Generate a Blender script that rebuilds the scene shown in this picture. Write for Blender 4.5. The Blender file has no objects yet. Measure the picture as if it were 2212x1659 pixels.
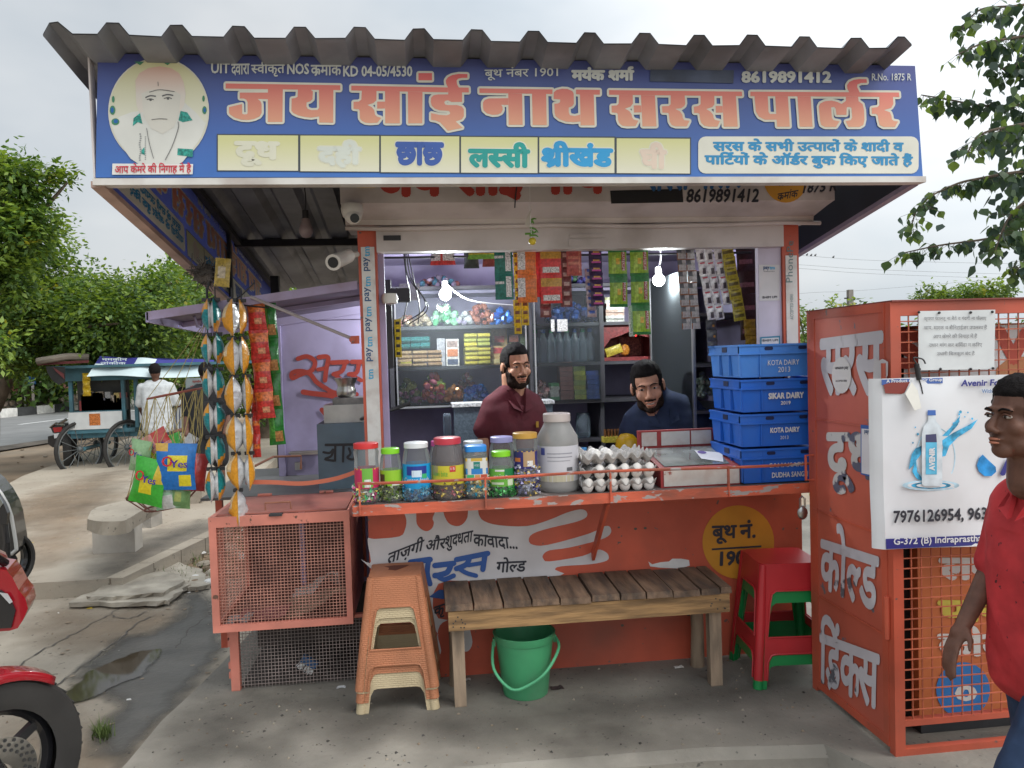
import bpy,bmesh,math,random
from mathutils import Vector,Matrix,noise
from mathutils.geometry import tessellate_polygon
from mathutils.bvhtree import BVHTree
random.seed(7)
sc = bpy.context.scene
COL = sc.collection
V = Vector
R = math.radians

# ---------------------------------------------------------------- camera
YAW,PITCH,ROLL = R(6.6),R(-2.0),R(1.7)
CAMP = V((.0,-3.2,1.335))
fw = V((math.sin(YAW)*math.cos(PITCH),math.cos(YAW)*math.cos(PITCH),math.sin(PITCH)))
rt = V((math.cos(YAW),-math.sin(YAW),0)); up = rt.cross(fw)
RT = math.cos(ROLL)*rt - math.sin(ROLL)*up
UP = math.sin(ROLL)*rt + math.cos(ROLL)*up
cd = bpy.data.cameras.new('camera'); cam = bpy.data.objects.new('camera',cd); COL.objects.link(cam)
cd.sensor_width = 36; cd.lens = 27.0; cd.clip_end = 900; cd.clip_start = .05
cam.matrix_world = Matrix(((RT.x,UP.x,-fw.x,CAMP.x),(RT.y,UP.y,-fw.y,CAMP.y),(RT.z,UP.z,-fw.z,CAMP.z),(0,0,0,1)))
sc.camera = cam
def ray(x,y): return fw + RT*((x-1106)/1659.0) - UP*((y-829.5)/1659.0)
def QY(x,y,Y):  # sight line met with a real plane of the place
    d = ray(x,y); return CAMP + d*((Y-CAMP.y)/d.y)
def QZ(x,y,Z):
    d = ray(x,y); return CAMP + d*((Z-CAMP.z)/d.z)
def QX(x,y,X):
    d = ray(x,y); return CAMP + d*((X-CAMP.x)/d.x)
def plane(p,n):
    p = V(p); n = V(n)
    def f(x,y):
        d = ray(x,y); return CAMP + d*((p-CAMP).dot(n)/d.dot(n))
    return f

# ---------------------------------------------------------------- world, sun, exposure
sc.view_settings.view_transform = 'Standard'; sc.view_settings.look = 'None'
sc.view_settings.exposure = .48; sc.view_settings.gamma = 1
SUN_EL,SUN_AZ = R(52),R(125)  # sun veiled by cloud, to the right of and a little behind the camera
w = bpy.data.worlds.new('World'); sc.world = w; w.use_nodes = True
nt = w.node_tree; N = nt.nodes; L = nt.links
sky = N.new('ShaderNodeTexSky'); sky.sky_type = 'NISHITA'; sky.sun_disc = False
sky.sun_elevation = SUN_EL; sky.sun_rotation = SUN_AZ; sky.dust_density = 6; sky.air_density = 1.2; sky.ozone_density = 1.5
sk = N.new('ShaderNodeVectorMath'); sk.operation = 'SCALE'; sk.inputs['Scale'].default_value = .10
L.new(sky.outputs[0],sk.inputs[0])
tc = N.new('ShaderNodeTexCoord'); mp = N.new('ShaderNodeMapping'); mp.inputs['Scale'].default_value = (1,1,2.2)
L.new(tc.outputs['Generated'],mp.inputs[0])
nz = N.new('ShaderNodeTexNoise'); nz.inputs['Scale'].default_value = 1.5; nz.inputs['Detail'].default_value = 5; nz.inputs['Roughness'].default_value = .5
L.new(mp.outputs[0],nz.inputs['Vector'])
cr = N.new('ShaderNodeValToRGB'); cr.color_ramp.elements[0].position = .34; cr.color_ramp.elements[1].position = .66
cr.color_ramp.elements[0].color = (.50,.59,.67,1); cr.color_ramp.elements[1].color = (.95,.97,.98,1)
L.new(nz.outputs['Fac'],cr.inputs[0])
# the veil is brighter towards the hidden sun
dt = N.new('ShaderNodeVectorMath'); dt.operation = 'DOT_PRODUCT'
sd = V((math.cos(SUN_EL)*math.sin(SUN_AZ),math.cos(SUN_EL)*math.cos(SUN_AZ),math.sin(SUN_EL)))
dt.inputs[1].default_value = sd; L.new(tc.outputs['Generated'],dt.inputs[0])
mr = N.new('ShaderNodeMapRange'); mr.inputs['From Min'].default_value = -.1; mr.inputs['From Max'].default_value = 1.0
mr.inputs['To Min'].default_value = .64; mr.inputs['To Max'].default_value = 1.9; L.new(dt.outputs['Value'],mr.inputs['Value'])
cl = N.new('ShaderNodeVectorMath'); cl.operation = 'SCALE'; L.new(cr.outputs[0],cl.inputs[0]); L.new(mr.outputs[0],cl.inputs['Scale'])
mx = N.new('ShaderNodeMix'); mx.data_type = 'RGBA'; mx.inputs['Factor'].default_value = .86
L.new(sk.outputs[0],mx.inputs['A']); L.new(cl.outputs[0],mx.inputs['B'])
L.new(mx.outputs['Result'],N['Background'].inputs[0]); N['Background'].inputs[1].default_value = 1.0
sl = bpy.data.lights.new('sun','SUN'); sl.energy = 1.3; sl.angle = R(40); sl.color = (1,.97,.92)
so = bpy.data.objects.new('sun',sl); COL.objects.link(so)
so.rotation_euler = (V((0,0,0))-sd).to_track_quat('-Z','Y').to_euler(); so.location = (0,0,20)

# ---------------------------------------------------------------- materials
MATS = {}
def mat(name,col,rough=.6,var=.12,scale=6.0,bump=.0,bscale=40.0,metal=.0,spec=.5,dirt=None,damt=.35,dscale=3.0,
        chip=None,camt=.3,cscale=6.0,trans=.0,ior=1.45,emit=None,estr=1.0,coat=.0,grad=None,sss=.0,alpha=1.0,stretch=None):
    if name in MATS: return MATS[name]
    m = bpy.data.materials.new(name); m.use_nodes = True; nt = m.node_tree; N = nt.nodes; L = nt.links
    b = N['Principled BSDF']; b.inputs['Roughness'].default_value = rough; b.inputs['Metallic'].default_value = metal
    b.inputs['Specular IOR Level'].default_value = spec; b.inputs['IOR'].default_value = ior
    b.inputs['Transmission Weight'].default_value = trans; b.inputs['Coat Weight'].default_value = coat
    if sss: b.inputs['Subsurface Weight'].default_value = sss; b.inputs['Subsurface Radius'].default_value = (.012,.005,.003)
    if alpha < 1: b.inputs['Alpha'].default_value = alpha
    c4 = (*col,1)
    tc = N.new('ShaderNodeTexCoord'); mpn = N.new('ShaderNodeMapping'); L.new(tc.outputs['Object'],mpn.inputs[0])
    if stretch: mpn.inputs['Scale'].default_value = stretch
    cur = None
    if grad:  # colour gradient along one axis: (axis, lo, hi, colour at lo, colour at hi)
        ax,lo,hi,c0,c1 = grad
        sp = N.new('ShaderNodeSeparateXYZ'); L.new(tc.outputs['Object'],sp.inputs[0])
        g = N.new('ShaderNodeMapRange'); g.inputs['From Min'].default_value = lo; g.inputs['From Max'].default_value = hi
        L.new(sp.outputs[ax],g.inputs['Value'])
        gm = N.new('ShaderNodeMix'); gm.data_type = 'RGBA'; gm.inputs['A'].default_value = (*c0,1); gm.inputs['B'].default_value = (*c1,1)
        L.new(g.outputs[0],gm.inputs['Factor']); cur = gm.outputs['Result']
    def noisef(s,det=4,lo=.35,hi=.65):
        n = N.new('ShaderNodeTexNoise'); n.inputs['Scale'].default_value = s; n.inputs['Detail'].default_value = det
        L.new(mpn.outputs[0],n.inputs['Vector'])
        r = N.new('ShaderNodeMapRange'); r.inputs['From Min'].default_value = lo; r.inputs['From Max'].default_value = hi
        L.new(n.outputs['Fac'],r.inputs['Value']); return r.outputs[0]
    def mixc(fac,a,bcol):
        x = N.new('ShaderNodeMix'); x.data_type = 'RGBA'; L.new(fac,x.inputs['Factor'])
        if hasattr(a,'is_linked'): L.new(a,x.inputs['A'])
        else: x.inputs['A'].default_value = a
        x.inputs['B'].default_value = bcol; return x.outputs['Result']
    def scalef(f,k):
        q = N.new('ShaderNodeMath'); q.operation = 'MULTIPLY'; L.new(f,q.inputs[0]); q.inputs[1].default_value = k; return q.outputs[0]
    if var > 0:
        f = noisef(scale,5)
        base = cur if cur is not None else c4
        dark = tuple(x*(1-1.2*var) for x in col)+(1,)
        if cur is not None:
            f = scalef(f,var)
        cur = mixc(f,base if cur is not None else tuple(min(1,x*(1+var)) for x in col)+(1,),dark)
    if dirt is not None:
        f = noisef(dscale,6,.45,.75); cur = mixc(scalef(f,damt),cur if cur is not None else c4,(*dirt,1))
    if chip is not None:
        t = .68 - .22*camt
        f = noisef(cscale,8,t,t+.03); cur = mixc(f,cur if cur is not None else c4,(*chip,1))
    if cur is None: b.inputs['Base Color'].default_value = c4
    else: L.new(cur,b.inputs['Base Color'])
    if bump > 0:
        n = N.new('ShaderNodeTexNoise'); n.inputs['Scale'].default_value = bscale; n.inputs['Detail'].default_value = 5
        L.new(mpn.outputs[0],n.inputs['Vector'])
        bp = N.new('ShaderNodeBump'); bp.inputs['Strength'].default_value = min(1,bump); bp.inputs['Distance'].default_value = .01
        L.new(n.outputs['Fac'],bp.inputs['Height']); L.new(bp.outputs[0],b.inputs['Normal'])
    if emit:
        b.inputs['Emission Color'].default_value = (*emit,1); b.inputs['Emission Strength'].default_value = estr
    MATS[name] = m; return m
def paint(name,col,**k):
    k.setdefault('var',.06); k.setdefault('rough',.6); return mat('p_'+name,col,**k)
def glassmat(name,tint=(.85,.9,.88),rough=.08,opacity=.25,milk=(.5,.5,.5)):
    """thin clear plastic or pane: see-through sheet with a glossy skin"""
    if name in MATS: return MATS[name]
    m = bpy.data.materials.new(name); m.use_nodes = True; nt = m.node_tree; N = nt.nodes; L = nt.links
    b = N['Principled BSDF']; b.inputs['Base Color'].default_value = (*milk,1); b.inputs['Roughness'].default_value = rough
    t = N.new('ShaderNodeBsdfTransparent'); t.inputs[0].default_value = (*tint,1)
    ms = N.new('ShaderNodeMixShader'); n = N.new('ShaderNodeTexNoise'); n.inputs['Scale'].default_value = 7; n.inputs['Detail'].default_value = 4
    tc = N.new('ShaderNodeTexCoord'); L.new(tc.outputs['Object'],n.inputs['Vector'])
    r = N.new('ShaderNodeMapRange'); r.inputs['To Min'].default_value = opacity*.5; r.inputs['To Max'].default_value = opacity*1.5; L.new(n.outputs['Fac'],r.inputs['Value'])
    fr = N.new('ShaderNodeFresnel'); fr.inputs['IOR'].default_value = 1.3
    ad = N.new('ShaderNodeMath'); ad.operation = 'ADD'; ad.use_clamp = True; L.new(r.outputs[0],ad.inputs[0]); L.new(fr.outputs[0],ad.inputs[1])
    L.new(ad.outputs[0],ms.inputs[0]); L.new(t.outputs[0],ms.inputs[1]); L.new(b.outputs[0],ms.inputs[2])
    L.new(ms.outputs[0],N['Material Output'].inputs[0]); MATS[name] = m; return m

# ---------------------------------------------------------------- mesh builder
class B:
    def __init__(s): s.v = []; s.f = []; s.m = []; s.k = 0; s.T = Matrix()
    def add(s,vs,fs,k=None):
        o = len(s.v); s.v += [s.T @ V(p) for p in vs]
        for f in fs: s.f.append(tuple(i+o for i in f)); s.m.append(s.k if k is None else k)
        return s
    def box(s,a,b,k=None):
        x0,x1 = sorted((a[0],b[0])); y0,y1 = sorted((a[1],b[1])); z0,z1 = sorted((a[2],b[2]))
        return s.add([(x0,y0,z0),(x1,y0,z0),(x1,y1,z0),(x0,y1,z0),(x0,y0,z1),(x1,y0,z1),(x1,y1,z1),(x0,y1,z1)],
              [(0,3,2,1),(4,5,6,7),(0,1,5,4),(1,2,6,5),(2,3,7,6),(3,0,4,7)],k)
    def hexa(s,p,k=None):  # 8 corners: bottom loop then top loop
        return s.add(p,[(0,3,2,1),(4,5,6,7),(0,1,5,4),(1,2,6,5),(2,3,7,6),(3,0,4,7)],k)
    def bar(s,p0,p1,w,h=None,k=None,ref=(0,0,1)):
        p0 = V(p0); p1 = V(p1); h = h or w; d = (p1-p0).normalized(); r = V(ref)
        if abs(d.dot(r)) > .95: r = V((1,0,0)) if abs(d.x) < .9 else V((0,1,0))
        a = d.cross(r).normalized()*(w/2); b = a.cross(d).normalized()*(h/2)
        return s.hexa([p0-a-b,p0+a-b,p0+a+b,p0-a+b,p1-a-b,p1+a-b,p1+a+b,p1-a+b],k)
    def tube(s,pts,r,n=8,k=None,cap=True,closed=False):
        pts = [V(p) for p in pts]; rs = r if isinstance(r,(list,tuple)) else [r]*len(pts); m = len(pts); vs = []; fs = []; A = None
        for i,p in enumerate(pts):
            d = (pts[(i+1) % m if closed else min(i+1,m-1)]-pts[(i-1) % m if closed else max(i-1,0)])
            d = d.normalized() if d.length > 1e-9 else V((0,0,1))
            if A is None:
                A = d.orthogonal().normalized()
            A = (A-d*A.dot(d)); A = A.normalized() if A.length > 1e-6 else d.orthogonal().normalized()
            C = d.cross(A)
            vs += [p+(A*math.cos(2*math.pi*j/n)+C*math.sin(2*math.pi*j/n))*rs[i] for j in range(n)]
        for i in range(m if closed else m-1):
            for j in range(n):
                a = i*n+j; b = i*n+(j+1) % n; c = ((i+1) % m)*n+(j+1) % n; d_ = ((i+1) % m)*n+j; fs.append((a,b,c,d_))
        if cap and not closed: fs += [tuple(range(n-1,-1,-1)),tuple((m-1)*n+j for j in range(n))]
        return s.add(vs,fs,k)
    def cyl(s,p0,p1,r,r1=None,n=12,k=None,cap=True): return s.tube([p0,p1],[r,r if r1 is None else r1],n,k,cap)
    def lathe(s,prof,n=20,c=(0,0,0),k=None,sx=1,sy=1,ks=None,rot=None,sq=0):
        vs = []; fs = []; kk = []
        for r,z in prof:
            for j in range(n):
                a = 2*math.pi*j/n; ca,sa = math.cos(a),math.sin(a); q = 1
                if sq: q = 1/max(abs(ca),abs(sa))**sq
                p = V((r*q*ca*sx,r*q*sa*sy,z)); vs.append((rot @ p if rot else p)+V(c))
        o = len(s.v); s.v += [s.T @ p for p in vs]
        for i in range(len(prof)-1):
            for j in range(n):
                s.f.append((o+i*n+j,o+i*n+(j+1) % n,o+(i+1)*n+(j+1) % n,o+(i+1)*n+j)); s.m.append(ks[i] if ks else (s.k if k is None else k))
        return s
    def ball(s,c,r,n=12,k=None,rot=None):
        r = (r,r,r) if isinstance(r,(int,float)) else r; m = max(4,n//2); vs = []; fs = []
        for i in range(m+1):
            t = math.pi*i/m
            for j in range(n):
                a = 2*math.pi*j/n; p = V((r[0]*math.sin(t)*math.cos(a),r[1]*math.sin(t)*math.sin(a),r[2]*math.cos(t)))
                vs.append((rot @ p if rot else p)+V(c))
        for i in range(m):
            for j in range(n): fs.append((i*n+j,(i+1)*n+j,(i+1)*n+(j+1) % n,i*n+(j+1) % n))
        return s.add(vs,fs,k)
    def poly(s,loops,fn,k=None):  # flat polygon with holes; fn maps 2d to 3d
        loops = loops if isinstance(loops[0][0],(list,tuple)) else [loops]
        flat = [p for l in loops for p in l]
        tr = tessellate_polygon([[V((p[0],p[1],0)) for p in l] for l in loops])
        return s.add([fn(*p) for p in flat],[tuple(t) for t in tr],k)
    def prism(s,loop,fn,thick,k=None):  # extruded outline; fn(x, y, depth)
        n = len(loop); tr = tessellate_polygon([[V((p[0],p[1],0)) for p in loop]])
        vs = [fn(x,y,0) for x,y in loop]+[fn(x,y,thick) for x,y in loop]
        fs = [tuple(t) for t in tr]+[tuple(i+n for i in reversed(t)) for t in tr]+[(i,(i+1) % n,n+(i+1) % n,n+i) for i in range(n)]
        return s.add(vs,fs,k)
    def grid(s,fn,nu,nv,k=None,ks=None):
        vs = [fn(i/nu,j/nv) for j in range(nv+1) for i in range(nu+1)]; o = len(s.v); s.v += [s.T @ V(p) for p in vs]
        for j in range(nv):
            for i in range(nu):
                a = o+j*(nu+1)+i; s.f.append((a,a+1,a+nu+2,a+nu+1)); s.m.append(ks(i,j) if ks else (s.k if k is None else k))
        return s
    def mesh(s,name,mats,smooth=False,fix=True):
        me = bpy.data.meshes.new(name); me.from_pydata([tuple(p) for p in s.v],[],s.f)
        for m in (mats if isinstance(mats,(list,tuple)) else [mats]): me.materials.append(m)
        me.polygons.foreach_set('material_index',s.m)
        if fix:
            bm = bmesh.new(); bm.from_mesh(me); bmesh.ops.recalc_face_normals(bm,faces=bm.faces); bm.to_mesh(me); bm.free()
        if smooth:
            me.polygons.foreach_set('use_smooth',[True]*len(me.polygons))
            if smooth != 2:
                try: me.set_sharp_from_angle(angle=R(40))
                except Exception: pass
        me.update(); return me
    def build(s,name,mats,parent=None,smooth=False,fix=True):
        return obj(name,s.mesh(name,mats,smooth,fix),parent)
def obj(name,me,parent=None):
    o = bpy.data.objects.new(name,me); COL.objects.link(o)
    if parent is not None: o.parent = parent; o.matrix_parent_inverse = parent.matrix_world.inverted()
    return o
def tag(o,label,cat,group=None,kind=None):
    o['label'] = label
    if cat: o['category'] = cat
    if group: o['group'] = group
    if kind: o['kind'] = kind
    return o
def thing(name,label,cat,loc=(0,0,0),group=None,rz=0):
    o = bpy.data.objects.new(name,None); COL.objects.link(o); o.empty_display_size = .05
    o.matrix_world = Matrix.Translation(V(loc)) @ Matrix.Rotation(rz,4,'Z')
    return tag(o,label,cat,group)
def struct(o): o['kind'] = 'structure'; return o
def stuff(o,label=None,cat=None):
    o['kind'] = 'stuff'
    if label: o['label'] = label
    if cat: o['category'] = cat
    return o
def local(name,b,mats,parent,smooth=False):  # part whose vertices are already in the thing's own frame
    o = bpy.data.objects.new(name,b.mesh(name,mats,smooth)); COL.objects.link(o); o.parent = parent; return o
def catmull(pts,n=6,closed=False):
    pts = [V(p) if len(p) == 3 else V((p[0],p[1],0)) for p in pts]; m = len(pts); out = []
    if m < 3: return pts
    for i in range(m if closed else m-1):
        g = lambda q: pts[q % m] if closed else pts[max(0,min(m-1,q))]
        p0,p1,p2,p3 = g(i-1),g(i),g(i+1),g(i+2)
        for t in range(n):
            t /= n; out.append(.5*((2*p1)+(p2-p0)*t+(2*p0-5*p1+4*p2-p3)*t*t+(3*p1-p0-3*p2+p3)*t**3))
    if not closed: out.append(pts[-1])
    return out

# ---------------------------------------------------------------- lettering
GL = {}
def rawtext(s):
    if s in GL: return GL[s]
    c = bpy.data.curves.new('t','FONT'); c.body = s; c.size = 1; c.resolution_u = 2
    o = bpy.data.objects.new('t',c); me = bpy.data.meshes.new_from_object(o)
    vs = [(v.co.x,v.co.y) for v in me.vertices]; fs = [tuple(p.vertices) for p in me.polygons]
    bpy.data.objects.remove(o); bpy.data.curves.remove(c); bpy.data.meshes.remove(me)
    GL[s] = (vs,fs); return GL[s]
def adv(s):
    a = rawtext(s+'|')[0]; b = rawtext('|')[0]
    return max(p[0] for p in a)-max(p[0] for p in b)
HL = .0
def clipx(vs,fs,X):
    bm = bmesh.new(); vv = [bm.verts.new((x,y,0)) for x,y in vs]
    for f in fs:
        try: bm.faces.new([vv[i] for i in f])
        except ValueError: pass
    bmesh.ops.bisect_plane(bm,geom=bm.verts[:]+bm.edges[:]+bm.faces[:],plane_co=(X,0,0),plane_no=(1,0,0),clear_outer=True)
    bm.verts.index_update(); r = ([(v.co.x,v.co.y) for v in bm.verts],[tuple(v.index for v in f.verts) for f in bm.faces]); bm.free(); return r
def strip2d(pts,w):
    pts = [V((p[0],p[1])) for p in pts]; vs = []; fs = []
    for i,p in enumerate(pts):
        d = (pts[min(i+1,len(pts)-1)]-pts[max(i-1,0)]).normalized(); n = V((-d.y,d.x))*w/2; vs += [tuple(p+n),tuple(p-n)]
    for i in range(len(pts)-1): fs.append((2*i,2*i+1,2*i+3,2*i+2))
    return vs,fs
def compose(s):
    """markup: {x} half form of x, ^ reph over what comes before, ~ rakar stroke under what comes before"""
    out = []; x = 0; i = 0; seg = ''
    def put(vs,fs,dx): out.append(([(a+dx,b) for a,b in vs],fs))
    def flush():
        nonlocal seg,x
        if seg: put(*rawtext(seg),x); x += adv(seg); seg = ''
    while i < len(s):
        ch = s[i]
        if ch == '{':
            flush(); g = s[i+1]; a = adv(g); cut = a-.20 if g not in 'कद' else a-.08
            put(*clipx(*rawtext(g),cut),x); x += cut; i += 3; continue
        if ch == '^':
            flush(); c = [(p.x,p.y) for p in catmull([(x-.17,.62),(x-.25,.72),(x-.2,.83),(x-.04,.84)],4)]
            put(*strip2d(c,.08),0); i += 1; continue
        if ch == '~':
            flush(); put(*strip2d([(x-.2,.22),(x-.36,.07),(x-.44,-.02)],.075),0); i += 1; continue
        seg += ch; i += 1
    flush(); return out
def textpieces(s):
    P = compose(s); xs = [p[0] for vs,_ in P for p in vs]; ys = [p[1] for vs,_ in P for p in vs]
    return P,min(xs),max(xs),min(ys),max(ys)
def text(name,s,O,Ux,Uy,n,m,parent=None,bold=.0,off=.0012,k=None,ring=8):
    """lettering fitted to the parallelogram O, O+Ux, O+Uy, lying 'off' proud of the surface whose normal is n"""
    P,x0,x1,y0,y1 = textpieces(s); O = V(O); Ux = V(Ux); Uy = V(Uy); n = V(n).normalized(); b = B(); z = 0
    sh = [(0,0)] if bold <= 0 else [(bold*math.cos(a*2*math.pi/ring),bold*math.sin(a*2*math.pi/ring)) for a in range(ring)]
    for si,(dx,dy) in enumerate(sh):
        for pi,(vs,fs) in enumerate(P):
            z = si*3e-5+pi*4e-6
            b.add([O+Ux*((x+dx-x0)/(x1-x0))+Uy*((y+dy-y0)/(y1-y0))+n*(off+z) for x,y in vs],fs)
    return b.build(name,m,parent,fix=False)
def qtext(name,s,pl,x0,y0,x1,y1,H,n,m,parent=None,bold=.0,off=.0012,slant=0,H1=None):
    O = pl(x0,y0); P1 = pl(x1,y1); T = pl(x0+slant,y0-H)
    return text(name,s,O,P1-O,T-O,n,m,parent,bold,off)
def strokes(name,lines,fn,width,n,m,parent=None,off=.002,sm=5,cap=True):
    """brush lettering: ribbons along the lines; fn maps 2d to the surface"""
    b = B(); n = V(n).normalized(); z = 0
    for ln in lines:
        w_ = width
        if isinstance(ln[0],(int,float)): w_ = ln[0]; ln = ln[1]
        p = [(q.x,q.y) for q in catmull(ln,sm)] if sm > 1 and len(ln) > 2 else [tuple(q) for q in ln]
        q2 = [V(q) for q in p]; vs = []; fs = []
        for i,a in enumerate(q2):
            d = (q2[min(i+1,len(q2)-1)]-q2[max(i-1,0)]); d = d.normalized() if d.length > 0 else V((1,0)); t = V((-d.y,d.x))*w_/2
            zz = n*(off+z); z += .000012
            vs += [fn(*(a+t))+zz,fn(*(a-t))+zz]
        for i in range(len(q2)-1): fs.append((2*i,2*i+1,2*i+3,2*i+2))
        b.add(vs,fs); z += .00008
        if cap:
            for e in (q2[0],q2[-1]):
                zz = n*(off+z); b.add([fn(e.x+math.cos(a*math.pi/5)*w_/2,e.y+math.sin(a*math.pi/5)*w_/2)+zz for a in range(10)],[tuple(range(10))]); z += .00008
    return b.build(name,m,parent,fix=False)
def qpoly(name,polys,pl,n,m,parent=None,off=.002,shifts=None):
    b = B(); n = V(n).normalized(); z = 0
    for si,(dx,dy) in enumerate(shifts or [(0,0)]):
        for pi,p in enumerate(polys):
            z = si*4e-5+pi*3e-6
            b.poly(p,lambda x,y: pl(x+dx,y+dy)+n*(off+z))
    return b.build(name,m,parent,fix=False)
def rrect(x0,y0,x1,y1,r,n=4):
    out = []
    for cx,cy,a0 in ((x1-r,y0+r,-90),(x1-r,y1-r,0),(x0+r,y1-r,90),(x0+r,y0+r,180)):
        out += [(cx+r*math.cos(R(a0+90*i/n)),cy+r*math.sin(R(a0+90*i/n))) for i in range(n+1)]
    return out
def ellipse(cx,cy,rx,ry,n=32): return [(cx+rx*math.cos(2*math.pi*i/n),cy+ry*math.sin(2*math.pi*i/n)) for i in range(n)]
# ================================================================ colours
ORANGE = mat('orange_enamel',(.50,.092,.048),.5,.16,3,.08,30,dirt=(.17,.065,.045),damt=.65,dscale=2.2,chip=(.15,.09,.075),camt=.03,cscale=30)
ORANGE_WORN = mat('orange_worn',(.50,.10,.05),.6,.2,5,.15,40,dirt=(.14,.08,.06),damt=.7,dscale=5,chip=(.34,.30,.28),camt=.45,cscale=14,stretch=(1,1,3))
PINK = mat('salmon_enamel',(.58,.20,.145),.5,.12,5,.06,30,dirt=(.2,.09,.07),damt=.5,dscale=6,chip=(.12,.06,.04),camt=.05,cscale=25)
LAV = mat('lavender_enamel',(.37,.32,.49),.5,.12,3,.05,20,dirt=(.12,.10,.12),damt=.5,dscale=3)
LAVW = mat('pale_lavender_enamel',(.55,.50,.60),.5,.08,3,.04,20,dirt=(.25,.22,.22),damt=.45,dscale=4)
WHITEW = mat('old_white_enamel',(.56,.51,.49),.5,.08,4,.04,20,dirt=(.24,.18,.14),damt=.55,dscale=4)
WHITE = paint('white',(.78,.78,.76)); BLACK = paint('black',(.02,.02,.022)); INK = paint('ink',(.03,.03,.04))
DARKM = mat('dark_iron',(.03,.03,.032),.55,.2,8,.1,50)
STEEL = mat('steel',(.45,.44,.42),.28,.15,9,.03,60,metal=1.0)
CHROME = mat('chrome',(.7,.7,.7),.12,.0,metal=1.0)
GREYSH = mat('grey_roof_sheet',(.25,.26,.28),.55,.18,4,.08,25,metal=.3,dirt=(.07,.07,.07),damt=.6,dscale=2)
CONC = mat('concrete',(.25,.23,.195),.85,.2,2.2,.35,45,dirt=(.10,.092,.08),damt=.75,dscale=1.3,chip=(.09,.085,.075),camt=.12,cscale=38)
CONC2 = mat('worn_concrete',(.33,.285,.225),.9,.2,1.4,.5,25,dirt=(.16,.125,.09),damt=.8,dscale=.9,chip=(.13,.11,.085),camt=.16,cscale=26)
DIRT = mat('dry_earth',(.22,.155,.10),.95,.3,1.2,.8,14,dirt=(.30,.25,.19),damt=.8,dscale=.5)
ASPH = mat('asphalt',(.17,.17,.165),.85,.1,2,.3,60)
STONE = mat('rubble_stone',(.36,.28,.21),.85,.25,4,.5,20)
PEACH = paint('peach_coping',(.45,.22,.16),var=.15)
WOODD = mat('dark_plank',(.14,.088,.056),.75,.4,4,.35,18,dirt=(.045,.038,.035),damt=.8,dscale=5,stretch=(6,1,4))
WOODL = mat('pale_wood',(.30,.175,.075),.7,.3,4,.25,18,dirt=(.11,.065,.035),damt=.75,dscale=4,stretch=(1,4,8))
WOODP = mat('post_wood',(.26,.19,.13),.8,.25,4,.3,18,dirt=(.13,.1,.075),damt=.7,dscale=4,stretch=(6,6,1))
GLASS = glassmat('pane_glass',(.94,.96,.96),.06,.05,(.3,.32,.35))
DGLASS = glassmat('side_glass',(.6,.62,.62),.6,.05,(.08,.09,.1))

# ================================================================ ground, platform, pavement, road
GZ = -.25
b = B(); b.grid(lambda u,v: (-160+320*u,-60+380*v,GZ-.03),8,8)
struct(b.build('ground',mat('ground_earth',(.24,.19,.14),.95,.3,.6,.6,8,dirt=(.12,.14,.06),damt=.6,dscale=.12)))
def slab(name,pts,z,thick,m,rough=.0,sub=.15):
    b = B(); n = len(pts); tr = tessellate_polygon([[V((x,y,0)) for x,y in pts]])
    b.add([(x,y,z) for x,y in pts]+[(x,y,z-thick) for x,y in pts],[tuple(t) for t in tr]+[(i,(i+1) % n,n+(i+1) % n,n+i) for i in range(n)])
    return struct(b.build(name,m))
# concrete platform of the booth with an uneven broken edge
ed = [(-1.085,-.74),(-1.06,-.5),(-1.045,-.2),(-1.0,.05),(-.965,.3),(-.94,.5),(-.9,.9),(-.88,3.0),(4.5,3.0),(4.5,-1.12),(2.6,-1.1),(1.55,-1.08),(1.38,-.98),(1.30,-.82),(.9,-.77),(.24,-.755),(-.4,-.75)]
b = B(); n = len(ed)
inner = [(x+(.02 if i < 8 else 0)*1.0,y+(.03 if i in (0,14,15,16) else .03 if i > 8 else 0)) for i,(x,y) in enumerate(ed)]
tr = tessellate_polygon([[V((x,y,0)) for x,y in inner]])
b.add([(x,y,.0) for x,y in inner],[tuple(t) for t in tr])
b.add([(x,y,.0) for x,y in inner]+[(x,y,-.03) for x,y in ed]+[(x-.01,y-.02,-.3) for x,y in ed],[(i,(i+1) % n,n+(i+1) % n,n+i) for i in range(n)]+[(n+i,n+(i+1) % n,2*n+(i+1) % n,2*n+i) for i in range(n)])
struct(b.build('platform',CONC,smooth=True))
# broken concrete apron left of the platform and the pavement beyond with its kerb
slab('apron',[(-9,-3.4),(3.5,-3.4),(3.5,-.72),(-1.0,-.72),(-.86,1.0),(-.95,2.55),(-2.6,2.75),(-9,2.6)],-.236,.1,CONC2)
kA,kB,kC = QZ(238,1250,-.12),QZ(469,1142,-.12),QZ(520,1060,-.12)
slab('pavement',[(kA.x,kA.y),(kB.x,kB.y),(kC.x,kC.y),(kC.x-.4,14),(-6.2,14),(-5.6,8.2),(-4.9,5.4),(-5.0,3.0),(-5.2,kA.y+.02)],-.12,.2,
     mat('pavement_concrete',(.37,.32,.255),.9,.14,1.0,.3,30,dirt=(.2,.155,.11),damt=.7,dscale=.7,chip=(.2,.165,.12),camt=.12,cscale=22))
# kerb stones along the pavement edge
for i in range(7):
    t0,t1 = i/7,(i+.97)/7; p0 = kA.lerp(kC,t0) if False else (kA.lerp(kB,t0*1.75) if t0*1.75 < 1 else kB.lerp(kC,(t0*1.75-1)/.75)); p1 = (kA.lerp(kB,t1*1.75) if t1*1.75 < 1 else kB.lerp(kC,(t1*1.75-1)/.75))
    b = B(); b.bar((p0.x+.03,p0.y,-.19),(p1.x+.03,p1.y,-.19),.12,.15)
    o = b.build('kerb_stone',CONC2); struct(o)
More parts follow.
